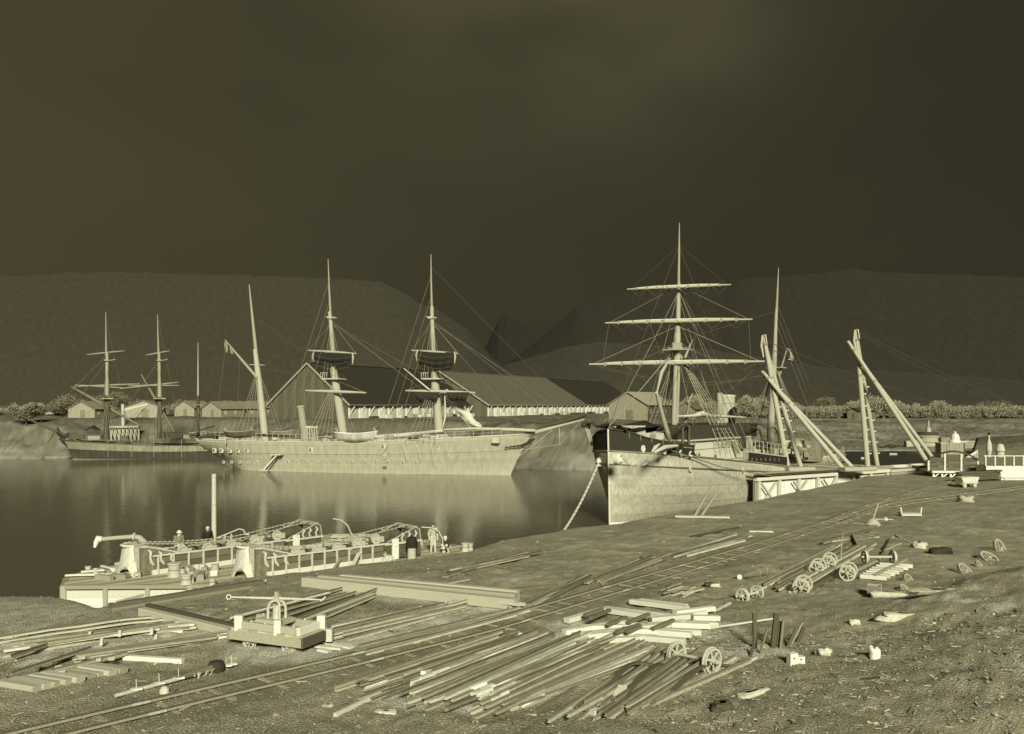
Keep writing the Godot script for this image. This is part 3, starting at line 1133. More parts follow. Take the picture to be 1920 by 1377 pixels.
	var fr2 := mast(sh, "foremast", [Vector2(826, 832), Vector2(820, 770), Vector2(815, 712), Vector2(814, 692)], [0.7, 0.66, 0.6, 0.5], 164)
	put(Shape.new().tube([ax(sh, 816, 712), ax(sh, 812, 650), ax(sh, 810, 595), ax(sh, 809.5, 575)], [0.42, 0.36, 0.3, 0.28], 8), "topmast", mat(164, "wood"), fr2[0])
	put(Shape.new().tube([ax(sh, 810, 592), ax(sh, 808.5, 535), ax(sh, 808, 477)], [0.2, 0.14, 0.06], 8), "topgallant_mast", mat(150, "wood"), fr2[0])
	var dir := Vector2(0.8, -0.6)
	for set in [[mn[0], 626.0, 578, 690, 583, 672, [596, 667, 662, 22], 8], [fr2[0], 814.0, 765, 894, 776, 862, [789, 857, 660, 34], 12]]:
		var node: Node3D = set[0]
		var at := ax(sh, set[1], 700)
		var fwd := Vector3(0, 0, 0.8)
		var ly0 := cross_plane(sh, at, dir, set[2], 733) + fwd
		var ly1 := cross_plane(sh, at, dir, set[3], 737) + fwd
		spar(node, "lower_yard", ly0, ly1, 0.26, 180)
		spar(node, "topsail_yard", cross_plane(sh, at, dir, set[4], 658) + fwd, cross_plane(sh, at, dir, set[5], 664) + fwd, 0.22, 172)
		var st: Array = set[6]
		var a := cross_plane(sh, at, dir, st[0], st[2] - 2) + fwd + Vector3(0, 0, 0.15)
		var b := cross_plane(sh, at, dir, st[1], st[2] + 2) + fwd + Vector3(0, 0, 0.15)
		var sail := put(hung_sail(a, b, st[3] * 0.078, st[3] * 0.062, Vector3(0, 0, 0.4), 0.2), "topsail", mat(52, "cloth"), node)
		var bl := Shape.new()
		for k in 3:
			var pts := []
			for i in 15:
				var u := i / 14.0
				pts.append(a.lerp(b, u) + Vector3(0, 0, 0.9) + Vector3.DOWN * (0.5 + k * 0.75 + 0.5 * sin(u * PI)))
			bl.tube(pts, [0.03], 4, false)
		put(bl, "buntline", mat(104), sail)
		for e in [[a, -1.0], [b, 1.0]]:
			put(Shape.new().tube([e[0] + Vector3(0, 0.1, 0.1), e[0] + Vector3(e[1] * 0.2, -0.6, 0.3), e[0] + Vector3(e[1] * 0.1, -1.6, 0.3)], [0.1, 0.18, 0.06], 6), "leech_rope", mat(160), sail)
		# tops, crosstrees, rigging
		var tp := Shape.new()
		tp.box(ax(sh, set[1], 711), Vector3(2.9, 0.16, 2.6))
		put(tp, "top", mat(182), node)
		var tr := Shape.new()
		for k in 4:
			var q := ax(sh, set[1] - 18 + k * 4, 711)
			tr.tube([q + Vector3(0, 0, 1.2), q + Vector3(0, 0.9, 1.2)], [0.05], 4)
		tr.tube([ax(sh, set[1] - 18, 700) + Vector3(0, 0, 1.2), ax(sh, set[1] - 6, 700) + Vector3(0, 0, 1.2)], [0.05], 4)
		put(tr, "top_rail", mat(176), node)
		var cr := Shape.new()
		cr.bar(ax(sh, set[1] - 15, 594), ax(sh, set[1] + 5, 596), 0.14, 0.1)
		cr.box(ax(sh, set[1] - 5, 596), Vector3(0.8, 0.3, 1.0))
		put(cr, "crosstree", mat(170), node)
		var foot := ax(sh, set[1] + 8, 828)
		shroud_set(node, ax(sh, set[1] + 1, 714), foot, 4.2, [-3.4, -2.4, -1.5, -0.6, 0.3, 1.2], 0.035, 140)
		shroud_set(node, ax(sh, set[1] - 5, 602), ax(sh, set[1], 711), 1.3, [-1.2, -0.5, 0.3, 1.0], 0.035, 132)
		for k in 3:
			rope(node, "backstay", ax(sh, set[1] - 7, 600 - k * 40), foot + Vector3(-5.0 - k * 1.5, 0, 4.2), 0.03, 120)
		for k in 2:
			rope(node, "lift", ax(sh, set[1], 712), [ly0, ly1][k], 0.03, 136)
			rope(node, "topsail_lift", ax(sh, set[1] - 4, 604), cross_plane(sh, at, dir, [set[4], set[5]][k], [658, 664][k]) + fwd, 0.03, 130)
		rope(node, "forestay", ax(sh, set[1] - 4, 602), ax(sh, set[1], 828) + Vector3(20, 4.0, 0), 0.026, 112)
		rope(node, "topmast_stay", ax(sh, set[1] - 4, 606), ax(sh, set[1], 828) + Vector3(13, 9.0, 0), 0.026, 112)
	# the fore course in its gear, the lowered staysail, the boom
	var at2 := ax(sh, 815, 735)
	put(hung_sail(cross_plane(sh, at2, dir, 784, 735) + Vector3(0, 0, 1.0), cross_plane(sh, at2, dir, 830, 735) + Vector3(0, 0, 1.0), 1.5, 0.4, Vector3(0, 0, 0.7)), "fore_course", mat(60, "cloth"), fr2[0])
	put(hung_sail(cross_plane(sh, at2, dir, 843, 735) + Vector3(0, 0, 1.0), cross_plane(sh, at2, dir, 885, 736) + Vector3(0, 0, 1.0), 1.3, 0.4, Vector3(0, 0, 0.7)), "fore_course", mat(60, "cloth"), fr2[0])
	put(Shape.new().tube([ax(sh, 757, 691, 1.0), ax(sh, 806, 732, 1.0)], [0.08, 0.14], 6), "studding_boom", mat(178, "wood"), fr2[0])
	var ss := []
	for i in 15:
		var t := i / 14.0
		var x := lerpf(833.0, 900.0, t)
		var y := lerpf(733.0, 803.0, 1.0 - pow(1.0 - t, 1.35))
		var wid := lerpf(5.0, 9.0, sin(t * PI)) + sin(t * 23.0) * 1.2
		ss.append(PackedVector3Array([ax(sh, x - wid * 0.8, y + 2, 0.4), ax(sh, x - wid * 0.2, y, 1.1 + 0.4 * sin(t * 17.0)), ax(sh, x + wid * 0.5, y - wid * 0.4, 0.8 + 0.3 * sin(t * 29.0)), ax(sh, x + wid, y - wid * 0.7, 0.2)]))
	put(Shape.new().sheet(ss), "lowered_staysail", mat(182, "cloth"), fr2[0])
	put(Shape.new().tube([ax(sh, 700, 820, 1.0), ax(sh, 760, 816, 1.0), ax(sh, 830, 808, 1.0)], [0.3, 0.34, 0.2], 8), "furled_spanker", mat(184, "cloth"), root)
	put(Shape.new().tube([ax(sh, 832, 806, 1), ax(sh, 890, 804, 1), ax(sh, 960, 806, 1), ax(sh, 1004, 808, 1)], [0.12, 0.2, 0.26, 0.2], 8), "hammock_netting", mat(172, "cloth"), root)
	put(Shape.new().tube([ax(sh, 838, 752, 1), ax(sh, 886, 806, 1)], [0.06], 5), "stay_tackle", mat(150), root)
	put(Shape.new().tube([ax(sh, 834, 742, 1), ax(sh, 835, 780, 1), ax(sh, 829, 806, 1)], [0.1, 0.2, 0.05], 6), "hanging_tackle", mat(178), root)
	# flag of three upright bands
	var fl := thing("flag", "three-banded flag hanging from the gaff of the pale corvette", "flag", (root.transform * ax(sh, 422, 640, 0.5)))
	var tones := [132.0, 66.0, 122.0]
	for k in 3:
		var rows := []
		for j in 7:
			var t := j / 6.0
			var line := PackedVector3Array()
			for i in 4:
				var u := (k + i / 3.0) / 3.0
				line.append((root.transform * ax(sh, 420.5 + u * 15.0 + t * 1.5, 640 + u * 12 + t * (20 - u * 7), 0.5)) - fl.position + Vector3(0, 0, 0.15 * sin(u * 9.0 + t * 4.0)))
			rows.append(line)
		put(Shape.new().sheet(rows, true), "flag_band", mat(tones[k], "cloth"), fl)
	# funnel, ventilators, boats, awnings
	put(Shape.new().tube([ax(sh, 574, 832), ax(sh, 568, 794), ax(sh, 563.5, 763)], [0.6, 0.58, 0.52], 14), "funnel", mat(150, "iron"), root)
	put(Shape.new().tube([ax(sh, 563.6, 764), ax(sh, 563.3, 761.5)], [0.6], 14), "funnel_lip", mat(172, "iron"), root)
	for k in 5:
		var x := 575.5 + k * 4.6
		put(Shape.new().tube([ax(sh, x + 1.5, 834, 1.5), ax(sh, x, 806, 1.5), ax(sh, x - 0.3, 801, 1.9)], [0.11, 0.12, 0.24], 7), "ventilator", mat(180, "iron"), root)
	put(Shape.new().lathe(ax(sh, 612, 827, 2.0), [Vector2(0, -0.5), Vector2(0.85, -0.5), Vector2(0.9, 0), Vector2(0.8, 0.5), Vector2(0, 0.9)], 12), "boiler_cowl", mat(166, "iron"), root)
	rowing_boat(root, "quarter_boat", ax(sh, 418, 811, 4.4), ax(sh, 478, 809, 4.4), 1.7, 1.0, 100, 120)
	rowing_boat(root, "white_boat", ax(sh, 625, 814, 4.6), ax(sh, 708, 812, 4.6), 2.0, 1.25, 190, 150)
	rowing_boat(root, "far_boat", ax(sh, 498, 811, -3.6), ax(sh, 550, 809, -3.6), 1.7, 0.9, 128, 120)
	var dav := Shape.new()
	for x in [423, 473, 632, 703]:
		dav.tube([ax(sh, x, 832, 4.2), ax(sh, x, 806, 4.3), ax(sh, x - 1.5, 802, 4.6), ax(sh, x - 3.5, 806, 4.9)], [0.1, 0.09, 0.08, 0.06], 6)
	put(dav, "davit", mat(178), root)
	var aw := Shape.new()
	aw.tube([ax(sh, 372, 820, 3), ax(sh, 400, 817, 3), ax(sh, 425, 814, 2)], [0.2, 0.4, 0.2], 7)
	aw.tube([ax(sh, 478, 815, 3), ax(sh, 505, 817, 3.4), ax(sh, 540, 820, 3.4), ax(sh, 566, 822, 3)], [0.2, 0.26, 0.24, 0.1], 7)
	put(aw, "furled_awning", mat(74, "cloth"), root)
	put(Shape.new().bar(ax(sh, 560, 822, 3), ax(sh, 625, 818, 3), 0.12, 0.12), "awning_spar", mat(176), root)
	stanchions(root, sp, 0.02, 0.43, 22, 1.15, 176, 1.0)
	stanchions(root, sp, 0.6, 0.93, 18, 0.9, 170, 1.0)
	for k in 26:
		var x := rng.randf_range(395, 930)
		var hgt := rng.randf_range(0.5, 1.4)
		var p := ax(sh, x, 829, rng.randf_range(-1.5, 2.5))
		put(Shape.new().box(p + Vector3(0, hgt * 0.3, 0), Vector3(rng.randf_range(0.4, 1.6), hgt, 0.6)), "deck_fitting", mat(rng.randf_range(140, 196)), root)
	put(Shape.new().tube([ax(sh, 371, 826), ax(sh, 385, 843)], [0.25, 0.14], 7), "stern_davit", mat(176), root)
	rope(root, "long_stay", ax(sh, 619, 605), ax(sh, 815, 715), 0.026, 106)
	rope(root, "long_stay", ax(sh, 480, 690), ax(sh, 626, 712), 0.026, 100)
	rope(root, "long_stay", ax(sh, 809, 600), ax(sh, 1060, 796), 0.026, 116)
	rope(root, "long_stay", ax(sh, 812, 608), ax(sh, 990, 812), 0.026, 116)
	rope(root, "long_stay", ax(sh, 808, 500), ax(sh, 1090, 788), 0.026, 96)
	rope(root, "long_stay", ax(sh, 472, 590), ax(sh, 640, 712), 0.026, 90)
	shroud_set(mz[0], ax(sh, 483, 690), ax(sh, 497, 828), 4.0, [-3.0, -2.0, -1.0, 0.2, 1.2], 0.035, 134)
	rope(mz[0], "vang", ax(sh, 424, 641, 0.5), ax(sh, 400, 830, 3), 0.03, 104)
	rope(mz[0], "vang", ax(sh, 450, 672, 0.5), ax(sh, 440, 830, 3), 0.03, 104)


# ------------------------------------------------ the iron steamer at the quay
func make_steamer() -> void:
	var sh := ship("cargo_steamer", "iron cargo steamer seen from the bow beside the quay, dark forecastle and fat funnel", "ship", Vector2(40.8, 118.0), Vector2(8.2, 75.9))
	sh.side = -1.0
	var root: Node3D = sh.root
	var sp := {"L": sh.L, "B": 9.4, "yb": 6.2, "ym": 2.9, "ys": 3.7, "smid": 0.33, "p": 1.0, "rake": 0.25, "counter": 3.5, "tr": 0.55, "full": 11.0}
	# the plating, strake over strake
	var edges := [0.0, 0.1, 0.2, 0.32, 0.45, 0.58, 0.7, 0.83, 0.93, 1.0]
	var tones := [186, 146, 150, 152, 158, 162, 164, 166, 166]
	for k in 9:
		for m in 9:
			var s0 := maxf(0.0, (m - 0.5 * (k % 2)) / 8.5)
			var s1 := minf(1.0, (m + 1 - 0.5 * (k % 2)) / 8.5)
			if s1 > s0:
				for side in [-1.0, 1.0]:
					put(hull_band(sp, edges[k], edges[k + 1], (0.035 if k % 2 else 0.0) + 0.012 * (m % 2), s0, s1, null, [side]), "hull_plate", mat(tones[k] + 6 + [0, 5, -5, 3, -3][(m * 2 + k) % 5], "plate"), root)
	put(Shape.new().tube([hull_pt(sp, 1.0, 0.0, 0) + Vector3(0.02, -0.3, 0), hull_pt(sp, 1.0, 0.5, 0) + Vector3(0.04, 0, 0), hull_pt(sp, 1.0, 1.0, 0) + Vector3(0.05, 1.8, 0)], [0.09], 6), "stem_bar", mat(192), root)
	put(rail_cap(sp, 0.1, 0.1, 0.06, 0.0, 1.0, 0.83), "rubbing_bar", mat(104), root)
	put(rail_cap(sp, 0.2, 0.1, 0.02, 0.0, 1.0), "sheer_rail", mat(128), root)
	put(deck_sheet(sp, 0.5), "deck", mat(150, "wood", 0.48), root)
	# the dark forecastle bulwark with its swept end
	var fe: float = fix_on_side(sh, sp, 1308, 862).x / sp.L
	var fc := []
	for q in [[0, 0], [0.05, 0.3], [0.09, 0.9], [0.22, 0.95], [0.42, 0.98], [0.6, 1.1], [0.75, 1.3], [0.85, 1.62], [0.91, 1.75], [1, 1.82]]:
		fc.append(Vector2(lerpf(fe, 1.0, q[0]), q[1]))
	var lift := func(s: float) -> float: return pick(fc, s)
	put(hull_band(sp, 1, 1, 0.05, fe, 1.0, lift), "forecastle_bulwark", mat(58, "plain"), root)
	var cap := Shape.new()
	for side in [-1.0, 1.0]:
		var last := Vector3.ZERO
		for i in 31:
			var s := lerpf(fe + 0.03, 1.0, i / 30.0)
			var p := hull_pt(sp, s, 1.0, side, pick(fc, s))
			if i > 0:
				cap.bar(last, p, 0.18, 0.09)
			last = p
	put(cap, "forecastle_rail", mat(74), root)
	# holes, hawse pipes, anchor chain
	for q in [Vector2(1206, 842), Vector2(1246, 846), Vector2(1277, 850), Vector2(1295, 852)]:
		ports(sh, [q], on_side(sh, sp, q.x, q.y) + 0.08, 0.3, 198, 214)
	for q in [Vector2(1295, 880), Vector2(1394, 882)]:
		ports(sh, [q], on_side(sh, sp, q.x, q.y) + 0.04, 0.26, 192, 120)
	for q in [Vector2(1160, 861)]:
		put(Shape.new().lathe(fix_on_side(sh, sp, q.x, q.y), [Vector2(0.14, -0.3), Vector2(0.16, 0.0), Vector2(0.32, 0.28), Vector2(0.46, 0.1), Vector2(0.48, -0.3)], 14, Basis(Vector3.RIGHT, -PI / 2)), "hawse_pipe", mat(196), root)
	put(Shape.new().lathe(hull_pt(sp, 0.985, 0.86, 1.0) + Vector3(0, 0, 0.1), [Vector2(0.12, -0.1), Vector2(0.16, 0.1), Vector2(0.34, 0.24), Vector2(0.42, 0.05)], 12, Basis(Vector3.RIGHT, PI / 2)), "hawse_pipe", mat(198), root)
	put(chain_shape(fix_on_side(sh, sp, 1164, 861) + Vector3(0, 0, -0.2), fix_on_side(sh, sp, 1228, 848) + Vector3(0, 0, -0.2), 0.85, 0.26), "anchor_chain", mat(150, "iron"), root)
	put(Shape.new().tube([fix_on_side(sh, sp, 1226, 849), fix_on_side(sh, sp, 1240, 839) + Vector3(0, 0, -0.3), fix_on_side(sh, sp, 1262, 836) + Vector3(0, 0, -0.4)], [0.12, 0.2, 0.12], 7), "anchor_shank", mat(186, "iron"), root)
	put(Shape.new().tube([fix_on_side(sh, sp, 1222, 848), fix_on_side(sh, sp, 1228, 840), fix_on_side(sh, sp, 1237, 833)], [0.06, 0.18, 0.06], 7), "anchor_fluke", mat(182, "iron"), root)
	# the name board
	var nb0 := fix_on_side(sh, sp, 1273, 842) + Vector3(0, 0, -0.14)
	var nb1 := fix_on_side(sh, sp, 1299, 844) + Vector3(0, 0, -0.14)
	var nb := put(Shape.new().bar(nb0, nb1, 0.07, 0.85), "name_board", mat(50), root)
	var tm := TextMesh.new()
	var fnt := SystemFont.new()
	fnt.font_names = PackedStringArray(["Droid Serif"])
	tm.font = fnt
	tm.text = "CALEDON-CUTMAN"
	tm.font_size = 32
	tm.pixel_size = 0.0042
	tm.depth = 0.02
	var letters := MeshInstance3D.new()
	letters.mesh = tm
	letters.name = "lettering"
	letters.material_override = mat(150)
	nb.add_child(letters)
	var dirn := (nb0 - nb1).normalized()
	letters.transform = Transform3D(Basis(-dirn, Vector3.UP, -dirn.cross(Vector3.UP)), (nb0 + nb1) * 0.5 + Vector3(0, 0.16, -0.06))
	# foremast with three yards
	var fm := mast(sh, "foremast", [Vector2(1265, 850), Vector2(1266, 780), Vector2(1269, 690), Vector2(1270.5, 625)], [0.36, 0.36, 0.34, 0.3], 164)
	put(Shape.new().tube([ax(sh, 1270, 660), ax(sh, 1271.5, 600), ax(sh, 1273, 530)], [0.26, 0.24, 0.16], 9), "topmast", mat(160, "wood"), fm[0])
	put(Shape.new().tube([ax(sh, 1272.5, 545), ax(sh, 1273.5, 470), ax(sh, 1274, 418)], [0.15, 0.1, 0.04], 8), "topgallant_mast", mat(150, "wood"), fm[0])
	var dir := Vector2(0.93, -0.37)
	var at := ax(sh, 1270, 650) + Vector3(0.5, 0, 0)
	for y in [[1105, 683.5, 1434, 678, 0.19, "lower_yard"], [1135, 606, 1411, 599, 0.165, "topsail_yard"], [1176, 542.5, 1371, 534, 0.13, "topgallant_yard"]]:
		var a := cross_plane(sh, at, dir, y[0], y[1])
		var b := cross_plane(sh, at, dir, y[2], y[3])
		var yd := spar(fm[0], y[5], a, b, y[4], 170)
		var gk := Shape.new()
		gk.tube([a.lerp(b, 0.1) + Vector3(0, y[4] * 0.7, 0), a.lerp(b, 0.3) + Vector3(0, y[4] * 1.05, 0), a.lerp(b, 0.5) + Vector3(0, y[4] * 1.05, 0), a.lerp(b, 0.7) + Vector3(0, y[4] * 1.05, 0), a.lerp(b, 0.9) + Vector3(0, y[4] * 0.7, 0)], [0.04, 0.075, 0.08, 0.075, 0.04], 6)
		put(gk, "furled_sail", mat(186, "cloth"), yd)
		for k in 9:
			var q := a.lerp(b, 0.1 + k * 0.1)
			put(Shape.new().tube([q + Vector3(-0.14, 0, 0), q + Vector3(0.14, 0, 0)], [y[4] * 1.08], 8), "gasket", mat(150), yd)
		var lo := Shape.new()
		for k in 6:
			var p0 := a.lerp(b, 0.04 + k * 0.155)
			var p1 := a.lerp(b, 0.04 + (k + 1) * 0.155)
			lo.tube([p0, p0.lerp(p1, 0.5) + Vector3(0, -0.75, 0), p1], [0.02], 3, false)
		put(lo, "footrope", mat(112), yd)
	var ya := [cross_plane(sh, at, dir, 1112, 683), cross_plane(sh, at, dir, 1428, 679), cross_plane(sh, at, dir, 1142, 606), cross_plane(sh, at, dir, 1404, 599), cross_plane(sh, at, dir, 1184, 542), cross_plane(sh, at, dir, 1364, 535)]
	for k in 2:
		rope(fm[0], "lift", ax(sh, 1271, 612), ya[k], 0.035, 130)
		rope(fm[0], "lift", ax(sh, 1273, 536), ya[2 + k], 0.03, 120)
		rope(fm[0], "lift", ax(sh, 1273.5, 460), ya[4 + k], 0.025, 84)
		rope(fm[0], "brace", ya[k], ax(sh, 1450, 700), 0.025, 108, 1.4)
		rope(fm[0], "sheet", ya[2 + k], ya[k].lerp(ya[1 - k], 0.06), 0.025, 104, 0.0)
		rope(fm[0], "clewline", ya[k], ax(sh, 1270, 640), 0.025, 112, 0.8)
	var top := Shape.new()
	top.bar(ax(sh, 1252, 656), ax(sh, 1290, 656), 1.1, 0.1)
	top.bar(ax(sh, 1253, 653, 0.9), ax(sh, 1289, 653, 0.9), 0.08, 0.08)
	top.box(ax(sh, 1270, 652), Vector3(0.7, 0.9, 0.7))
	put(top, "crosstree", mat(164), fm[0])
	var foot := ax(sh, 1265, 850)
	shroud_set(fm[0], ax(sh, 1270, 655), foot + Vector3(-1.5, 0.3, 0), 4.3, [-4.0, -2.9, -1.8, -0.7, 0.5], 0.04, 150)
	shroud_set(fm[0], ax(sh, 1273, 545), foot + Vector3(-3.5, 0.3, 0), 4.3, [-4.0, -2.2], 0.035, 120)
	for k in 6:
		rope(fm[0], "running_line", ax(sh, 1270 + k * 0.5, 655 - k * 20), foot + Vector3(-6.5 + k * 0.9, 0.4, -4.0 if k % 2 else 3.6), 0.028, 124)
		rope(fm[0], "running_line", ya[k % 4].lerp(ya[k % 4 + (1 if k % 2 == 0 else -1)], 0.2 + 0.05 * k), foot + Vector3(-3.0 + k * 0.8, 0.5, (k - 3) * 1.2), 0.022, 104)
	rope(fm[0], "forestay", ax(sh, 1270, 650), hull_pt(sp, 1.0, 1, 0, 1.9), 0.045, 140)
	rope(fm[0], "forestay", ax(sh, 1272, 548), hull_pt(sp, 1.0, 1, 0, 1.9), 0.035, 118)
	rope(fm[0], "forestay", ax(sh, 1273.5, 460), hull_pt(sp, 1.0, 1, 0, 1.9), 0.025, 90)
	rope(fm[0], "backstay", ax(sh, 1273.5, 462), foot + Vector3(-9, 0.3, -4.2), 0.025, 92)
	rope(fm[0], "backstay", ax(sh, 1273, 540), foot + Vector3(-11, 0.3, -4.2), 0.03, 112)
	for k in 4:
		rope(fm[0], "halyard", ax(sh, 1270 + k * 0.6, 660 - k * 38), foot + Vector3(0.5 + k * 0.5, 0.5, (k - 1.5) * 1.8), 0.03, 128)
	# derrick booms at the mast foot
	put(Shape.new().tube([ax(sh, 1257, 828, 1.5), ax(sh, 1244, 788, 2.0), ax(sh, 1231, 736, 2.4)], [0.2, 0.22, 0.14], 8), "derrick_boom", mat(178, "wood"), root)
	put(Shape.new().tube([ax(sh, 1231, 738, 2.4), ax(sh, 1240, 700, 1.6), ax(sh, 1256, 672, 0.6)], [0.06, 0.18, 0.06], 6), "derrick_tackle", mat(168), root)
	put(Shape.new().tube([ax(sh, 1290, 756, 1.5), ax(sh, 1299, 738, 1.5)], [0.08, 0.05], 6), "boom_end", mat(150), root)
	put(Shape.new().tube([ax(sh, 1283, 800, 1.5), ax(sh, 1293, 756, 1.5)], [0.17, 0.14], 7), "derrick_boom", mat(120, "wood"), root)
	put(Shape.new().tube([ax(sh, 1284, 672, 1), ax(sh, 1299, 637, 1)], [0.14, 0.05], 6), "gaff", mat(150, "wood"), fm[0])
	# mainmast
	var mm := mast(sh, "mainmast", [Vector2(1443, 850), Vector2(1449, 740), Vector2(1453, 655)], [0.42, 0.38, 0.28], 150)
	put(Shape.new().tube([ax(sh, 1452.5, 672), ax(sh, 1455, 600), ax(sh, 1456, 580)], [0.26, 0.2, 0.17], 8), "topmast", mat(156, "wood"), mm[0])
	put(Shape.new().tube([ax(sh, 1456, 588), ax(sh, 1458, 545), ax(sh, 1460, 502)], [0.17, 0.12, 0.04], 8), "topgallant_mast", mat(142, "wood"), mm[0])
	put(Shape.new().tube([ax(sh, 1461, 706, 0.4), ax(sh, 1476, 653, 0.4)], [0.16, 0.07], 7), "gaff", mat(136, "wood"), mm[0])
	put(Shape.new().box(ax(sh, 1456, 690), Vector3(1.6, 0.12, 1.8)), "crosstree", mat(150), mm[0])
	shroud_set(mm[0], ax(sh, 1454, 684), ax(sh, 1443, 855), 3.9, [-3.4, -2.2, -1.0, 0.4], 0.04, 122)
	rope(mm[0], "topmast_stay", ax(sh, 1456, 584), ax(sh, 1270, 640), 0.03, 92)
	rope(mm[0], "mainstay", ax(sh, 1453, 660), ax(sh, 1266, 820), 0.035, 96)
	for k in 3:
		rope(mm[0], "backstay", ax(sh, 1457, 570 + k * 20), hull_pt(sp, 0.12 + k * 0.05, 1.0, -1.0), 0.03, 108)
	var fl := thing("flag", "pale flag hanging limp from the gaff of the iron steamer", "flag", root.transform * ax(sh, 1477, 654, 0.4))
	var rows := []
	for j in 8:
		var t := j / 7.0
		var line := PackedVector3Array()
		for i in 6:
			var u := i / 5.0
			line.append(root.transform * ax(sh, 1476 + u * 8.0 + t * 2.0, 654 + u * 6.0 + t * 18.0, 0.4) - fl.position + Vector3(0.2 * sin(u * 6.0 + t * 2.0), 0, 0.25 * sin(u * 7.0 + t * 3.0)))
		rows.append(line)
	put(Shape.new().sheet(rows, true), "flag_cloth", mat(136, "cloth"), fl)
	# funnel with its waste pipe and dark cowl
	var fu := put(Shape.new().tube([ax(sh, 1360.5, 815), ax(sh, 1362, 741)], [0.9], 22), "funnel", mat(168, "iron"), root)
	put(Shape.new().lathe(ax(sh, 1362, 742), [Vector2(0.8, -0.2), Vector2(0.8, 0.03), Vector2(0.95, 0.03), Vector2(0.95, -0.12), Vector2(0.9, -0.12)], 22), "funnel_lip", mat(190, "iron"), fu)
	put(Shape.new().lathe(ax(sh, 1361.5, 757), [Vector2(0.905, -0.04), Vector2(0.925, 0), Vector2(0.905, 0.04)], 22), "funnel_hoop", mat(150, "iron"), fu)
	put(Shape.new().tube([ax(sh, 1348.5, 815), ax(sh, 1349.5, 737)], [0.3], 12), "waste_pipe", mat(164, "iron"), fu)
	var cw := Shape.new()
	cw.tube([ax(sh, 1373, 805, 1.0), ax(sh, 1373, 786, 1.0), ax(sh, 1375, 772, 1.2), ax(sh, 1378, 764, 1.5)], [0.3, 0.32, 0.42, 0.12], 10)
	put(cw, "ventilator", mat(64, "iron"), root)
	# deckhouse and the canvas-sided bridge
	var b0 := ax(sh, 1293, 864, 3.2)
	var b1 := ax(sh, 1394, 864, 3.2)
	var hx := (b0.x + b1.x) * 0.5
	var hl := absf(b0.x - b1.x)
	var dh := put(Shape.new().box(Vector3(hx, 5.0, 0), Vector3(hl, 3.6, 6.4)), "deckhouse", mat(190, "plain"), root)
	for k in 3:
		put(Shape.new().box(Vector3(hx, 3.7 + k * 1.15, -3.22), Vector3(hl, 0.06, 0.05)), "plate_seam", mat(150), dh)
	for q in [[1300, 824, 1.0, 1.1], [1344, 822, 0.9, 1.2], [1361, 824, 0.5, 1.5], [1367, 824, 0.5, 1.5], [1354, 824, 0.5, 1.5], [1373, 822, 1.0, 1.2]]:
		var wpos := ax(sh, q[0], q[1], 3.26)
		var wf := put(Shape.new().box(wpos, Vector3(q[2], q[3], 0.08)), "window_frame", mat(178), dh)
		put(Shape.new().box(wpos + Vector3(0, 0, -0.03), Vector3(q[2] * 0.7, q[3] * 0.75, 0.07)), "window_pane", mat(132, "plain", 0.9, 0.3), wf)
	for q in [[1310, 855], [1341, 857]]:
		ports(sh, [Vector2(q[0], q[1])], 3.28, 0.3, 150, 70)
	var br := put(Shape.new().box(Vector3(hx - 0.4, 7.55, 0), Vector3(hl + 1.6, 1.25, 6.8)), "bridge_canvas", mat(72, "cloth"), root)
	put(Shape.new().box(Vector3(hx - 0.4, 6.86, 0), Vector3(hl + 1.8, 0.14, 7.0)), "bridge_deck_edge", mat(180), br)
	put(Shape.new().box(Vector3(hx - hl * 0.5 - 1.3, 7.55, -3.0), Vector3(0.3, 1.3, 2.0)), "canvas_end", mat(48, "cloth"), br)
	put(Shape.new().tube([ax(sh, 1270, 781, 2), ax(sh, 1300, 780, 2), ax(sh, 1316, 776, 2), ax(sh, 1330, 780, 2), ax(sh, 1398, 783, 2)], [0.08, 0.14, 0.3, 0.2, 0.06], 7), "furled_bridge_awning", mat(186, "cloth"), root)
	put(Shape.new().tube([ax(sh, 1318, 775, 1.6), ax(sh, 1350, 780, 1.6), ax(sh, 1380, 781, 1.6)], [0.06, 0.14, 0.05], 6), "awning_ridge", mat(62, "cloth"), root)
	# side shelter and stair aft of the house
	put(Shape.new().box(ax(sh, 1391, 830, 3.4), Vector3(1.0, 1.2, 0.5)), "side_light_box", mat(84), root)
	put(Shape.new().bar(ax(sh, 1375, 826, 3.6), ax(sh, 1386, 850, 3.8), 0.5, 0.2), "bridge_stair", mat(178, "wood"), root)
	put(Shape.new().box(ax(sh, 1400, 844, 3.0), Vector3(1.2, 2.4, 0.8)), "companionway", mat(160), root)
	# aft bulwark, dark, with scuppers
	var ab := func(s: float) -> float: return 0.95 * smoothstep(0.325, 0.34, 0.5 - absf(s - 0.42) * 1.0 - 0.0) if absf(s - 0.42) < 0.17 else 0.0
	var s_a: float = ax(sh, 1399, 868, 4.5).x / sp.L
	var s_b: float = ax(sh, 1470, 870, 4.4).x / sp.L
	var flat := func(_s: float) -> float: return 0.92
	put(hull_band(sp, 1, 1, 0.06, s_b, s_a, flat), "aft_bulwark", mat(50, "plain"), root)
	for k in 7:
		var q := fix_on_side(sh, sp, 1408 + k * 8.5, 862)
		put(Shape.new().box(q + Vector3(0, 0, -0.12), Vector3(0.09, 0.26, 0.06)), "scupper", mat(120), root)
	put(Shape.new().bar(hull_pt(sp, s_b, 1, -1, 0.95), hull_pt(sp, s_a, 1, -1, 0.95), 0.14, 0.1), "bulwark_rail", mat(170), root)
	stanchions(root, sp, s_b, s_a, 11, 1.2, 168, -1.0, 0.95)
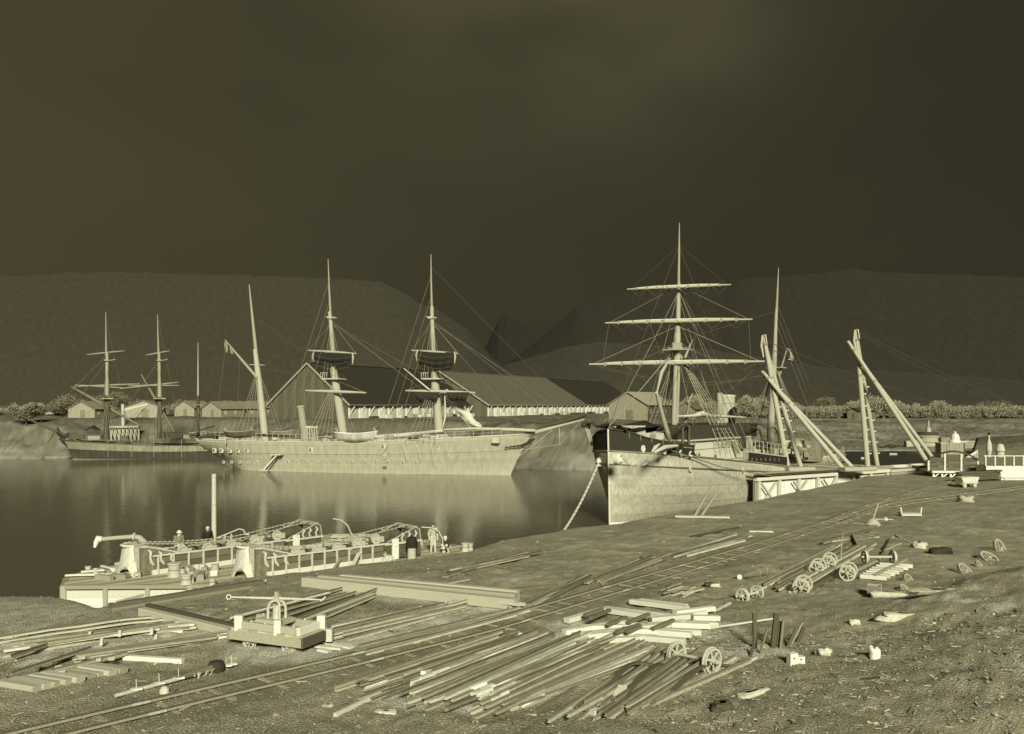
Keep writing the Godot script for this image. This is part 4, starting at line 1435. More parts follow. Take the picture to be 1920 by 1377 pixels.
	for k in 22:
		var x := rng.randf_range(1406, 1464)
		put(Shape.new().box(ax(sh, x, rng.randf_range(845, 854), rng.randf_range(-1, 2.6)), Vector3(rng.randf_range(0.3, 1.1), rng.randf_range(0.5, 1.3), 0.4)), "deck_fitting", mat(rng.randf_range(120, 196)), root)
	for q in [[1405, 1428, 802], [1446, 1460, 803]]:
		put(Shape.new().tube([ax(sh, q[1] + 1, 858, 4), ax(sh, q[1] + 1, 822, 4), ax(sh, q[1] - 3, 808, 4.1), ax(sh, (q[0] + q[1]) * 0.5, q[2], 4.3), ax(sh, q[0], q[2] - 1, 4.5)], [0.13, 0.12, 0.1, 0.08, 0.06], 7), "boat_davit", mat(88), root)
	for q in [[1272, 1292], [1262, 1280]]:
		put(Shape.new().tube([ax(sh, q[1], 842, 3.4), ax(sh, q[1], 800, 3.4), ax(sh, (q[0] + q[1]) * 0.5 + 2, 794, 3.6), ax(sh, q[0], 803, 3.9)], [0.13, 0.12, 0.1, 0.06], 7), "boat_davit", mat(96), root)
	# awnings
	var aw := Shape.new()
	aw.sheet([PackedVector3Array([ax(sh, 1153, 799, -0.5), ax(sh, 1180, 795, -1), ax(sh, 1208, 788, -0.8), ax(sh, 1222, 794, -0.6), ax(sh, 1236, 799, -0.5)]), PackedVector3Array([ax(sh, 1160, 797, 0.8), ax(sh, 1176, 803, 1.6), ax(sh, 1190, 806, 2.0), ax(sh, 1212, 803, 1.8), ax(sh, 1236, 800, 0.8)])])
	put(aw, "forecastle_awning", mat(54, "cloth"), root)
	put(Shape.new().tube([ax(sh, 1119, 800, -2.5), ax(sh, 1138, 799, -1), ax(sh, 1150, 796, 0), ax(sh, 1176, 806, 1.6)], [0.1, 0.25, 0.1, 0.07], 7), "awning_edge", mat(70, "cloth"), root)
	put(Shape.new().tube([ax(sh, 1236, 800, 1), ax(sh, 1260, 803, 1), ax(sh, 1282, 803, 1)], [0.1, 0.09, 0.07], 6), "awning_spar", mat(72), root)
	var av := Shape.new()
	av.sheet([PackedVector3Array([ax(sh, 1405, 832, -1), ax(sh, 1420, 831, -1), ax(sh, 1430, 822, -1), ax(sh, 1440, 831, -1), ax(sh, 1450, 834, -1)]), PackedVector3Array([ax(sh, 1405, 837, 2.5), ax(sh, 1420, 836, 2.5), ax(sh, 1429, 833, 2.5), ax(sh, 1438, 836, 2.5), ax(sh, 1448, 836, 2.5)])])
	put(av, "quarterdeck_awning", mat(62, "cloth"), root)
	# gear on the forecastle and the stern
	var gear := [[1183, 814, 2.2, 1.4, 190], [1170, 806, 0.8, 0.6, 176], [1198, 822, 3.2, 0.9, 186], [1222, 828, 3.6, 1.5, 182], [1236, 830, 1.2, 2.0, 176], [1254, 834, 3.8, 1.4, 192], [1280, 836, 1.6, 1.6, 186]]
	for g in gear:
		put(Shape.new().box(ax(sh, g[0], g[1], 0.6), Vector3(g[2], g[3], 1.6)), "forecastle_gear", mat(g[4], "cloth"), root)
	for k in 5:
		put(Shape.new().tube([fix_on_side(sh, sp, 1180 + k * 21, 822 + k * 4), fix_on_side(sh, sp, 1180 + k * 21, 811 + k * 4)], [0.05], 5), "stanchion", mat(112), root)
	for k in 26:
		var x := rng.randf_range(1472, 1546)
		put(Shape.new().box(ax(sh, x, rng.randf_range(832, 856), rng.randf_range(-1.0, 2.2)), Vector3(rng.randf_range(0.4, 1.6), rng.randf_range(0.5, 1.9), 0.7), Basis(Vector3.UP, rng.randf())), "stern_gear", mat(rng.randf_range(112, 186), "cloth"), root)
	put(Shape.new().lathe(ax(sh, 1521, 842, 0.5), [Vector2(0, -1.6), Vector2(1.3, -1.5), Vector2(1.45, 0.0), Vector2(1.1, 1.4), Vector2(0, 1.8)], 14), "wheel_shelter", mat(140, "cloth"), root)
	put(Shape.new().tube([ax(sh, 1484, 836, 2), ax(sh, 1492, 843, 2.4), ax(sh, 1512, 844, 2.4)], [0.3, 0.42, 0.2], 8), "stern_boat_cover", mat(150, "cloth"), root)
	stanchions(root, sp, 0.02, 0.2, 8, 1.1, 160, -1.0)
	# far cathead with blocks
	put(Shape.new().tube([ax(sh, 1120, 800, -3.2), ax(sh, 1112, 794, -3.8), ax(sh, 1092, 792, -5)], [0.16, 0.12, 0.08], 7), "cathead", mat(84), root)
	for q in [[1094, 797], [1103, 800]]:
		put(Shape.new().lathe(ax(sh, q[0], q[1], -4.6), [Vector2(0, -0.25), Vector2(0.26, -0.1), Vector2(0.26, 0.1), Vector2(0, 0.25)], 10, Basis(Vector3.RIGHT, PI / 2)), "cat_block", mat(70), root)
	for k in 3:
		rope(root, "cat_tackle", ax(sh, 1098 + k * 3, 803, -4.6), ax(sh, 1109 + k * 2, 836, -3.8), 0.05, 170)
	# mooring chain and hawsers reaching the shore: things of their own
	var hp: Vector3 = root.transform * (hull_pt(sp, 0.985, 0.86, 1.0) + Vector3(0, -0.1, 0.3))
	var shore := Y(1010, 993)
	shore = Vector3(3.3, 0.2, -66.0)
	var rel := Vector3(hp.x, 0, hp.z)
	single(chain_shape(hp - rel, shore - rel, 0.5, 0.32), "mooring_chain", mat(192, "iron"), "pale mooring chain from the steamer's bow down to the shore", "chain", rel)
	var bowtop: Vector3 = root.transform * (hull_pt(sp, 1.0, 1.0, 0, 1.7))
	var g1 := Y(1228, 968, 0.1)
	var s := Shape.new()
	var pts := []
	for i in 21:
		var t := i / 20.0
		pts.append(bowtop.lerp(g1, t) + Vector3.DOWN * 3.0 * 4.0 * t * (1.0 - t) * 0.5 - rel)
	s.tube(pts, [0.07], 6)
	single(s, "hawser", mat(118), "slack dark hawser curving from the steamer's stem across its bow plates", "rope", rel)
	var s2 := Shape.new()
	var q0: Vector3 = root.transform * fix_on_side(sh, sp, 1250, 842)
	var q1 := W(1445, 893, 86.5)
	s2.tube([q0 - rel, q0.lerp(q1, 0.5) - rel + Vector3.DOWN * 0.35, q1 - rel], [0.05], 5)
	single(s2, "hawser", mat(120), "taut hawser from the forecastle side to the corner of the white wharf", "rope", rel)


# ------------------------------------------------ the timber wharf and the shear legs
func make_wharf() -> void:
	var d0 := Vector3(23.3, 0, -86.0)      # near left corner
	var d1 := Vector3(40.5, 0, -97.5)      # near right end
	var dx := (d1 - d0).normalized()
	var dz := Vector3(-dx.z, 0, dx.x)      # towards the lens
	if dz.z < 0:
		dz = -dz
	var len := d0.distance_to(d1)
	var top := 3.25
	var w := thing("timber_wharf", "timber wharf with a white boarded face and cross braces beside the steamer", "wharf", d0)
	# boarded face set behind the posts
	var n := 40
	for k in n:
		var x := (k + 0.5) * len / n
		var s := Shape.new()
		s.bar(dx * x - dz * 0.25 + Vector3.UP * 0.0, dx * x - dz * 0.25 + Vector3.UP * (top - 0.55), len / n - 0.02, 0.06 + rng.randf_range(-0.015, 0.015), dz)
		put(s, "face_board", mat(206 + (k * 7) % 3 * 4, "wood"), w)
	for k in 8:
		var x := 0.2 + k * len / 7.0 * 0.98
		put(Shape.new().bar(dx * x - Vector3.UP * 0.8, dx * x + Vector3.UP * (top - 0.5), 0.3, 0.3, dz, 0.03), "post", mat(188, "beam"), w)
	for k in 3:
		var x := 0.3 + k * 4.6
		put(Shape.new().bar(dx * x + dz * 0.12 + Vector3.UP * 0.3, dx * (x + 2.2) + dz * 0.12 + Vector3.UP * (top - 0.7), 0.16, 0.22, dz, 0.02), "brace", mat(180, "beam"), w)
		put(Shape.new().bar(dx * (x + 2.2) + dz * 0.26 + Vector3.UP * 0.3, dx * x + dz * 0.26 + Vector3.UP * (top - 0.7), 0.16, 0.22, dz, 0.02), "brace", mat(180, "beam"), w)
	put(Shape.new().bar(dx * -0.3 + Vector3.UP * (top - 0.3), dx * len + Vector3.UP * (top - 0.3), 0.4, 0.34, Vector3.UP, 0.03), "string_piece", mat(196, "beam"), w)
	# the left end
	for k in 6:
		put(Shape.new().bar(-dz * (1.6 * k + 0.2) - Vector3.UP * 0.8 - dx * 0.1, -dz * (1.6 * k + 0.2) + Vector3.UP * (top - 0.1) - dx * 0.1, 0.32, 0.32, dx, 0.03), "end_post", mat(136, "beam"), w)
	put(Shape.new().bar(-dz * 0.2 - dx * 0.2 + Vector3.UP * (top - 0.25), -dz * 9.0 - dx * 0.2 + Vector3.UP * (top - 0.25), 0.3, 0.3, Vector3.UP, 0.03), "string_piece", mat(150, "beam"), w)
	# deck planks
	for k in 22:
		var z := -0.2 - k * 0.42
		put(Shape.new().bar(dx * -0.5 + dz * z + Vector3.UP * (top + rng.randf_range(-0.01, 0.015)), dx * (len + 1.5) + dz * z + Vector3.UP * (top + rng.randf_range(-0.01, 0.015)), 0.39, 0.08), "deck_plank", mat([120, 132, 112, 140][k % 4], "wood", 0.48), w)
	put(Shape.new().bar(dx * -0.5 + dz * 0.12 + Vector3.UP * (top + 0.07), dx * (len * 0.72) + dz * 0.12 + Vector3.UP * (top + 0.07), 0.3, 0.2), "kerb_timber", mat(78, "beam"), w)
	# lifted sills that carry the shear legs
	for q in [[1456, 886, 1500, 4.2], [1500, 881, 1530, 3.0], [1610, 888, 1660, 3.6]]:
		var a := W(q[0], q[1], 92.0)
		single(Shape.new().bar(Vector3(-q[3] * 0.5, 0.2, 0.3), Vector3(q[3] * 0.5, 0.2, -0.8), 1.1, 0.42, Vector3.UP, 0.1), "sill_timber", mat(160, "beam"), {1456: "long pale sill timber under the left shear legs, nearest the steamer", 1500: "short pale sill timber behind the left shear legs", 1610: "pale sill timber under the right shear legs"}[q[0]], "timber", Vector3(a.x, top + 0.03, a.z), "")
	# a length of quay going on to the right
	var e := thing("stone_quay", "low pale quay wall reaching right from the wharf to the gabled hut", "quay", d1)
	var e1 := Vector3(53.0, 0, -106.0) - d1
	put(Shape.new().bar(Vector3.UP * 1.4 - dz * 2.5, e1 + Vector3.UP * 1.4 - dz * 2.5, 5.6, 2.9), "quay_body", mat(128, "plain", 0.7), e)
	put(Shape.new().bar(Vector3.UP * 2.92 + dz * 0.1, e1 + Vector3.UP * 2.92 + dz * 0.1, 0.6, 0.24), "coping", mat(176), e)
	put(Shape.new().bar(Vector3.UP * 2.98 - dz * 3.4 + dx * 2.5, e1 + Vector3.UP * 2.98 - dz * 3.4, 0.5, 0.3), "coping", mat(196), e)
	put(Shape.new().box(Vector3(5.5, 3.1, -3.4), Vector3(2.2, 0.3, 1.6)), "quay_block", mat(150), e)
	put(Shape.new().tube([Vector3(7.2, 2.9, -2.0), Vector3(7.2, 3.7, -2.0)], [0.3, 0.22], 8), "bollard", mat(170, "iron"), e)
	# shear legs: two upright legs and a leaning pair each
	for q in [
		["left", "shear legs of pale spars by the steamer's stern, the left of the two cranes", [[1432, 629, 1478, 881, 96.0, 0.28], [1434, 645, 1502, 877, 99.0, 0.26], [1429, 696, 1587, 887, 94.5, 0.25], [1432, 703, 1602, 881, 100.0, 0.23]]],
		["right", "shear legs of pale spars standing alone on the quay, the right of the two cranes", [[1605, 619, 1628, 884, 98.0, 0.28], [1607, 634, 1646, 881, 101.0, 0.26], [1590, 640, 1741, 870, 98.0, 0.25], [1590, 646, 1751, 862, 102.0, 0.23]]]]:
		var legs: Array = q[2]
		var p0 := W(legs[0][2], legs[0][3], legs[0][4])
		var t := thing("shear_legs", q[1], "crane", Vector3(p0.x, 0, p0.z))
		var names := ["upright_leg", "upright_leg", "leaning_leg", "leaning_leg"]
		var o := Vector3(p0.x, 0, p0.z)
		for k in 4:
			var l: Array = legs[k]
			var a := W(l[0], l[1], [97.5, 98.1, 96.7, 97.0][k]) - o
			var b := W(l[2], l[3], l[4]) - o
			b.y = maxf(b.y, 2.9)
			var leg := put(Shape.new().tube([b, b.lerp(a, 0.4), b.lerp(a, 0.8), a], [l[5], l[5] * 0.97, l[5] * 0.85, l[5] * 0.7], 10), names[k], mat(166 + k * 3, "wood"), t)
			if k < 2:
				for m in 7:
					var c := b.lerp(a, 0.12 + m * 0.085)
					put(Shape.new().bar(c + Vector3(l[5] * 0.6, 0, 0.1), c + Vector3(l[5] + 0.2, 0.08, 0.1), 0.09, 0.12), "climbing_cleat", mat(178), leg)
			for m in 2:
				var c := b.lerp(a, 0.93 - m * 0.25)
				put(Shape.new().tube([c - (a - b).normalized() * 0.12, c + (a - b).normalized() * 0.12], [l[5] * 0.92], 10), "iron_band", mat(140, "iron"), leg)
		var hd := W(legs[0][0], legs[0][1] + 3, 97.5) - o
		put(Shape.new().tube([hd + Vector3(-0.1, -2.2, 0.3), hd + Vector3(-0.35, -1.0, 0.4), hd + Vector3(-0.25, 0.1, 0.4), hd + Vector3(0.1, 0.2, 0.3), hd + Vector3(0.25, -0.8, 0.4)], [0.09, 0.14, 0.1, 0.1, 0.06], 7), "head_tackle", mat(170), t)
		if q[0] == "left":
			rope(t, "guy_cable", W(1437, 640, 97.5) - o, W(1800, 768, 190) - o, 0.035, 100, 0.5)
			rope(t, "guy_cable", W(1437, 652, 97.5) - o, W(1770, 766, 190) - o, 0.035, 100, 0.9)
			rope(t, "guy_cable", W(1437, 700, 97.5) - o, W(1280, 724, 92) - o, 0.03, 96, 0.4)
		else:
			rope(t, "guy_cable", W(1608, 622, 98) - o, W(1960, 780, 150) - o, 0.035, 96, 0.4)
			rope(t, "guy_cable", W(1612, 628, 98) - o, W(1960, 788, 150) - o, 0.035, 96, 0.8)
	# two floats out in the dark inlet
	for q in [[1621, 862, "pale float in the dark inlet, close by the right shear legs"], [1674, 854, "pale square raft in the middle of the dark inlet"]]:
		var z: float = EYE * FOCAL / (q[1] - 760.0)
		single(Shape.new().bar(Vector3(-0.75, 0.2, 0), Vector3(0.75, 0.2, 0), 0.7, 0.45, Vector3.UP, 0.12), "float", mat(160), q[2], "float", Vector3((q[0] - 960.0) * z / FOCAL, 0, -z))
	# the plank staging lying against the steamer's side on the bank
	var st := Y(1266, 972, 0.12)
	var en := Y(1368, 974, 0.12)
	single(Shape.new().bar(Vector3.ZERO, en - st, 0.3, 0.12), "plank", mat(178, "wood"), "long pale plank lying on the bank under the steamer's side", "plank", st)
	for q in [[1302, 969, 1334, 912, "left of two pale spars leaning on the steamer's side"], [1313, 971, 1350, 916, "right of two pale spars leaning on the steamer's side"]]:
		var a := Y(q[0], q[1])
		var b := W(q[2], q[3], -a.z + 14.0)
		single(Shape.new().tube([Vector3.ZERO, b - a], [0.11, 0.08], 7), "leaning_spar", mat(176, "wood"), q[4], "spar", a)


# ------------------------------------------------ the far shore: sheds, huts, trees
func make_sheds() -> void:
	var dirs := Vector2(0.463, 0.886)
	var perp := Vector2(0.886, -0.463)
	var spec := [
		[Vector2(-45.6, 203), 52.0, 70, "big shed with a boarded gable and dark roof, left of the row of three", 94, 1.55, 11.4],
		[Vector2(-20.0, 252), 68.0, 108, "long shed with a paler roof in the middle of the row", 96, 1.3, 15.4],
		[Vector2(9.8, 319), 62.0, 70, "dark-roofed shed at the far right end of the row", 104, 1.6, 15.8]]
	for q in spec:
		var o: Vector2 = q[0]
		var base := 7.0
		var len: float = q[1]
		var s := thing("shed", q[3], "shed", Vector3(o.x, base, -o.y))
		var X := Vector3(perp.x, 0, -perp.y)
		var Z := Vector3(dirs.x, 0, -dirs.y)
		var hw: float = q[6]
		var ap := 12.2
		var ev := 3.2
		# gable of upright boards
		var nb := 34
		for k in nb:
			var x0 := lerpf(-hw, hw - 0.3, float(k) / nb)
			var x1 := lerpf(-hw, hw - 0.3, float(k + 1) / nb) - 0.03
			var y0 := lerpf(ap, ev, absf(x0) / hw)
			var y1 := lerpf(ap, ev, absf(x1) / hw)
			var d := -Z * (0.1 + (k % 3) * 0.02)
			var b := Shape.new()
			b.quad(X * x0 + d + Vector3.DOWN, X * x1 + d + Vector3.DOWN, X * x1 + d + Vector3.UP * y1, X * x0 + d + Vector3.UP * y0)
			b.quad(X * x1 + d + Vector3.DOWN, X * x1 + Vector3.DOWN, X * x1 + Vector3.UP * y1, X * x1 + d + Vector3.UP * y1)
			put(b, "gable_board", mat(q[4] + (k * 5) % 4 * 3, "wall"), s)
		# roof slopes with thickness and ribs
		for side in [-1.0, 1.0]:
			var r := Shape.new()
			var e: Vector3 = X * (hw + 0.55) * side + Vector3.UP * (ev - 0.35)
			var rid := Vector3.UP * (ap + 0.12)
			var f := -Z * 0.5
			var bk := Z * len
			r.bar((rid + e) * 0.5 + f, (rid + e) * 0.5 + bk, rid.distance_to(e), 0.18, ((rid - e).cross(Z) * (1.0 if side > 0 else -1.0)).normalized() * (1.0 if ((rid - e).cross(Z)).y * side > 0 else -1.0))
			var roof := put(r, "roof", mat(q[2], "roof", q[5]), s)
			put(Shape.new().bar(rid + f - Z * 0.06 + Vector3.UP * 0.05, e + f - Z * 0.06 + Vector3.UP * 0.05, 0.14, 0.42), "bargeboard", mat(144), roof)
			if side > 0:
				for k in 16:
					var z := len * (k + 0.5) / 16.0
					put(Shape.new().bar(rid + Z * z + Vector3.UP * 0.14, e + Z * z + Vector3.UP * 0.14, 0.1, 0.02), "roof_rib", mat(q[2], "roof", q[5]), roof)
		put(Shape.new().bar(Vector3.UP * (ap + 0.26) - Z * 0.5, Vector3.UP * (ap + 0.26) + Z * len, 0.5, 0.16), "ridge_cap", mat(q[2] + 4, "roof", q[5]), s)
		# set-back front wall under the eave, with posts and struts
		var wx := hw - 0.35
		put(Shape.new().bar(X * wx + Vector3.UP * 1.1, X * wx + Z * (len - 0.3) + Vector3.UP * 1.1, 0.2, 4.1), "front_wall", mat(176, "wall"), s)
		var nd := int(len / 7.0)
		for k in nd:
			var z := 3.0 + k * 7.0
			put(Shape.new().box(X * (wx + 0.16) + Z * (z + 2.4) + Vector3.UP * 1.4, Vector3(2.0, 2.9, 0.3), Basis(Z, Vector3.UP, -X)), "door", mat(204, "wall"), s)
		var np := int(len / 3.5)
		for k in np + 1:
			var z := 0.2 + k * (len - 0.6) / np
			put(Shape.new().bar(X * (wx + 0.2) + Z * z + Vector3.DOWN * 1.0, X * (wx + 0.2) + Z * z + Vector3.UP * 3.0, 0.26, 0.26, Z), "post", mat(206), s)
			put(Shape.new().bar(X * (wx + 0.1) + Z * (z + 0.3) + Vector3.UP * 0.9, X * (hw + 0.4) + Z * (z + 1.3) + Vector3.UP * 2.9, 0.18, 0.2), "strut", mat(190), s)
		put(Shape.new().bar(X * (hw + 0.45) + Z * -0.4 + Vector3.UP * 2.95, X * (hw + 0.45) + Z * len + Vector3.UP * 2.9, 0.12, 0.22), "eave_board", mat(196), s)
		# stores stacked along the wall
		for k in 14:
			var z := rng.randf_range(1.0, len - 1.0)
			var sz := rng.randf_range(0.5, 1.3)
			put(Shape.new().box(X * (hw + 1.4) + Z * z + Vector3.UP * sz * 0.3, Vector3(rng.randf_range(0.8, 2.6), sz, 1.0), Basis(Z, Vector3.UP, -X)), "stacked_goods", mat([76, 186, 150, 196, 70][k % 5]), s)
	# the roofers' plank on the middle shed
	var rp := W(884, 728, 262)
	single(Shape.new().bar(Vector3(-1.8, 0, 0), Vector3(1.8, 0.15, 0), 0.5, 0.5), "roofers_plank", mat(158), "pale plank staging hung on the roof of the middle shed", "plank", rp)
	# the small pale hut behind the steamer's bow
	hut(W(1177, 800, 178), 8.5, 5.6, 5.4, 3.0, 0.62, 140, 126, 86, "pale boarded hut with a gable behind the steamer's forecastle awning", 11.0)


# a gabled hut: gable width, eave and ridge heights, length, turn
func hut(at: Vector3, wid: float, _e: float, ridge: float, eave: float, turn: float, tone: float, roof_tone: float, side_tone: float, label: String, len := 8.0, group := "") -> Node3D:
	at.y = ground_at(at.x, -at.z)
	var s := thing("hut", label, "hut", at, -turn, group)
	var hw := wid * 0.5
	put(Shape.new().prism(PackedVector2Array([Vector2(-hw, -0.6), Vector2(hw, -0.6), Vector2(hw, eave), Vector2(0, ridge), Vector2(-hw, eave)]), -0.2, 0.0), "gable_wall", mat(tone, "wall"), s)
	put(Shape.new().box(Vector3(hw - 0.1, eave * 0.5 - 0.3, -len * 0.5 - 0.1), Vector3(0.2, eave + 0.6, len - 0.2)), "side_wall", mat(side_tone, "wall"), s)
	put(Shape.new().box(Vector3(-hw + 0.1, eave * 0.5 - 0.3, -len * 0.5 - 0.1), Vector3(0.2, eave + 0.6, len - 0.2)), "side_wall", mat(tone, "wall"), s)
	put(Shape.new().prism(PackedVector2Array([Vector2(-hw, -0.6), Vector2(hw, -0.6), Vector2(hw, eave), Vector2(0, ridge), Vector2(-hw, eave)]), -len, -len + 0.2), "gable_wall", mat(tone, "wall"), s)
	for sd in [-1.0, 1.0]:
		var a := Vector3(0, ridge + 0.1, 0)
		var b := Vector3(sd * (hw + 0.4), eave - 0.4 * (ridge - eave) / hw + 0.1, 0)
		var m := (a + b) * 0.5
		var up := Vector3(sd * (ridge - eave), hw, 0).normalized()
		put(Shape.new().bar(m + Vector3(0, 0, 0.35), m + Vector3(0, 0, -len - 0.35), a.distance_to(b), 0.12, up), "roof", mat(roof_tone, "roof", 0.75), s)
	var dr := put(Shape.new().box(Vector3(hw * 0.1, 0.9, 0.03), Vector3(wid * 0.18, 2.0, 0.08)), "door", mat(tone - 24, "wall"), s)
	put(Shape.new().box(Vector3(hw * 0.1 + wid * 0.06, 0.9, 0.09), Vector3(0.1, 0.14, 0.06)), "handle", mat(180), dr)
	for k in maxi(1, int(len / 3.5)):
		put(Shape.new().box(Vector3(hw + 0.03, eave * 0.55, -1.6 - k * 3.3), Vector3(0.08, 0.9, 0.8)), "shutter", mat(side_tone + 34), s)
	return s


func leafy(tone: float) -> StandardMaterial3D:
	var m: StandardMaterial3D = mat(tone, "leaf").duplicate()
	m.backlight_enabled = true
	m.backlight = m.albedo_color * 0.8
	return m


func tree(at: Vector3, h: float, w: float, tone: float, label: String) -> void:
	at.y = ground_at(at.x, -at.z) - 0.1
	var t := thing("tree", label, "tree", at, 0.0, "trees along the far shore")
	put(Shape.new().tube([Vector3.ZERO, Vector3(0.1, h * 0.25, 0), Vector3(-0.1, h * 0.5, 0)], [h * 0.05, h * 0.035, h * 0.02], 7), "trunk", mat(tone - 30), t)
	var r := RandomNumberGenerator.new()
	r.seed = int(at.x * 31.0 + h * 7.0)
	var s := Shape.new()
	var lobes := []
	for k in 9:
		lobes.append(Vector3(r.randf_range(-0.5, 0.5) * w * 0.75, h * r.randf_range(0.4, 0.82), r.randf_range(-0.5, 0.5) * w * 0.5))
	for k in 2600:
		var c: Vector3 = lobes[k % 9]
		var d := Vector3(r.randfn(), r.randfn(), r.randfn()).normalized() * pow(r.randf(), 0.4)
		var p := c + d * Vector3(w * 0.24, h * 0.2, w * 0.24)
		var z := r.randf_range(0.16, 0.4)
		var bs := Basis.from_euler(Vector3(r.randf() * TAU, r.randf() * TAU, r.randf() * TAU))
		s.tri(p, p + bs * Vector3(z, 0, 0), p + bs * Vector3(z * 0.5, z * 1.1, 0))
	put(s, "crown", leafy(tone), t)


func make_far_shore() -> void:
	# trees at the left
	for q in [[48, 182, 5.0, 6.0, "low round tree at the left end of the far shore"], [128, 236, 6.2, 11.0, "broad round tree behind the left ship's bowsprit"], [100, 250, 4.2, 8.0, "small tree between the two broad round trees on the left"], [195, 226, 6.6, 12.0, "broad round tree behind the left ship's foremast"], [238, 232, 5.0, 7.0, "tree beside the timber derrick, right of the foremast"], [282, 236, 4.8, 9.0, "low spreading tree behind the derrick jib"], [352, 250, 4.4, 9.0, "tree behind the left ship's mizzenmast"], [424, 262, 4.6, 10.0, "tree above the small huts left of the big shed"], [395, 270, 4.0, 8.0, "thin tree above the gap between the small huts"]]:
		tree(Vector3((q[0] - 960.0) * q[1] / FOCAL, 0, -q[1]), q[2], q[3], 124, q[4])
	for q in [[1463, 330, 8.5, 9.0, "taller tree standing out of the scrub by the steamer's mainmast"], [1548, 322, 7.5, 9.0, "ragged tree above the scrub right of the left shear legs"], [1400, 325, 7.0, 9.0, "tree in the scrub right of the steamer's funnel"], [1650, 330, 7.0, 10.0, "tree in the scrub right of the right shear legs"], [1860, 330, 7.0, 12.0, "tree in the scrub at the right end of the far shore"]]:
		tree(Vector3((q[0] - 960.0) * q[1] / FOCAL, 0, -q[1]), q[2], q[3], 122, q[4])
	# scrub that reads as one mass
	var leaf := Shape.new()
	var r := RandomNumberGenerator.new()
	r.seed = 77
	for k in 34:
		var p := Vector3(r.randfn() * 0.5, absf(r.randfn()) * 0.6, r.randfn() * 0.5)
		var bs := Basis.from_euler(Vector3(r.randf() * TAU, r.randf() * TAU, r.randf() * TAU))
		leaf.tri(p, p + bs * Vector3(0.26, 0, 0), p + bs * Vector3(0.13, 0.5, 0))
	var mm := MultiMesh.new()
	mm.transform_format = MultiMesh.TRANSFORM_3D
	mm.use_colors = true
	mm.mesh = leaf.mesh()
	var list := []
	var cols := []
	for k in 25000:
		var px := 0.0
		var z := 0.0
		var high := 1.0
		if k < 14500:
			px = r.randf_range(1240, 2100)
			z = r.randf_range(300, 352)
			high = 1.0 + 1.2 * maxf(0.0, noise.get_noise_2d(px * 0.012, 4.0) + 0.2)
		elif k < 22500:
			px = r.randf_range(-200, 500)
			z = r.randf_range(252, 300)
			high = 0.5 + 0.8 * maxf(0.0, noise.get_noise_2d(px * 0.016, 9.0) + 0.1)
			if r.randf() < 0.3:
				high *= 0.6
		else:
			px = r.randf_range(940, 1900)
			z = pick(FAR_EDGE, px) + r.randf_range(6, 60)
			if px > 1150 and px < 1300 and z < 215 or px < 1130:
				continue
			high = 0.42
		var x := (px - 960.0) * z / FOCAL
		var yy := ground_at(x, z) + (r.randf() * 2.6 * high if k < 22500 else 0.0)
		var sc := r.randf_range(0.7, 1.2) * (1.0 if k < 22500 else 0.45)
		list.append(Transform3D(Basis(Vector3.UP, r.randf() * TAU).scaled(Vector3(sc, sc * high * r.randf_range(0.7, 1.3), sc)), Vector3(x, yy, -z)))
		var kk := base_tone(r.randf_range(112, 130) if k < 22500 else r.randf_range(90, 150), 0.8)
		cols.append(kk)
	mm.instance_count = list.size()
	for k in list.size():
		mm.set_instance_transform(k, list[k])
		mm.set_instance_color(k, cols[k])
	var mi := MultiMeshInstance3D.new()
	mi.multimesh = mm
	mi.name = "scrub"
	var m := StandardMaterial3D.new()
	m.vertex_color_use_as_albedo = true
	m.cull_mode = BaseMaterial3D.CULL_DISABLED
	m.roughness = 0.95
	m.backlight_enabled = true
	m.backlight = Color(0.32, 0.31, 0.24)
	mi.material_override = m
	add_child(mi)
	mi.set_meta("kind", "stuff")
	mi.set_meta("label", "pale scrub growing along the top of the far shore")
	mi.set_meta("category", "scrub")
	# huts left of the big shed
	for q in [[345, 238, 6.0, 0.3, "small hut behind the left ship's mizzenmast"], [396, 226, 6.5, 0.5, "small hut in the middle of the row left of the big shed"], [428, 232, 6.5, 0.5, "small dark-roofed hut nearest the big shed on its left"], [465, 246, 6.0, 0.4, "low hut tucked against the left of the big shed"], [152, 214, 7.0, 0.2, "open hut below the round trees at the left"], [268, 216, 9.0, -0.3, "wide pale hut under the timber derrick"]]:
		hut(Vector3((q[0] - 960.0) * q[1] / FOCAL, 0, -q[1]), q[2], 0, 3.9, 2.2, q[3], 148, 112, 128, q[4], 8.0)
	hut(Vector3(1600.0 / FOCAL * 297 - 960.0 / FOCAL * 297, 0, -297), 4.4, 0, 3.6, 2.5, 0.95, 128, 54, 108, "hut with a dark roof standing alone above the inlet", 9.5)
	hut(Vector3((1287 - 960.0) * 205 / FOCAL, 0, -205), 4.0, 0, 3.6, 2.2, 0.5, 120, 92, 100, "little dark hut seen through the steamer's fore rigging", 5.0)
	# umbrellas of the stalls at the left
	for q in [[77, 778, 186, "left of two pale flat shade roofs on the far bank"], [92, 775, 188, "right of two pale flat shade roofs on the far bank"]]:
		var p := W(q[0], q[1], q[2])
		var gy := ground_at(p.x, -p.z)
		var t := thing("shade_roof", q[3], "shelter", Vector3(p.x, gy, p.z))
		put(Shape.new().lathe(Vector3(0, p.y - gy, 0), [Vector2(0.9, -0.2), Vector2(0.85, -0.1), Vector2(0, 0.25)], 10), "shade_top", mat(176, "cloth"), t)
		put(Shape.new().tube([Vector3.ZERO, Vector3(0, p.y - gy, 0)], [0.06], 5), "pole", mat(140), t)
	# the timber derrick and its trestle
	var dz := 196.0
	var p0 := W(231, 800, dz)
	p0.y = ground_at(p0.x, dz)
	var d := thing("timber_derrick", "timber derrick crane with a pale jib behind the left ship's masts", "crane", p0)
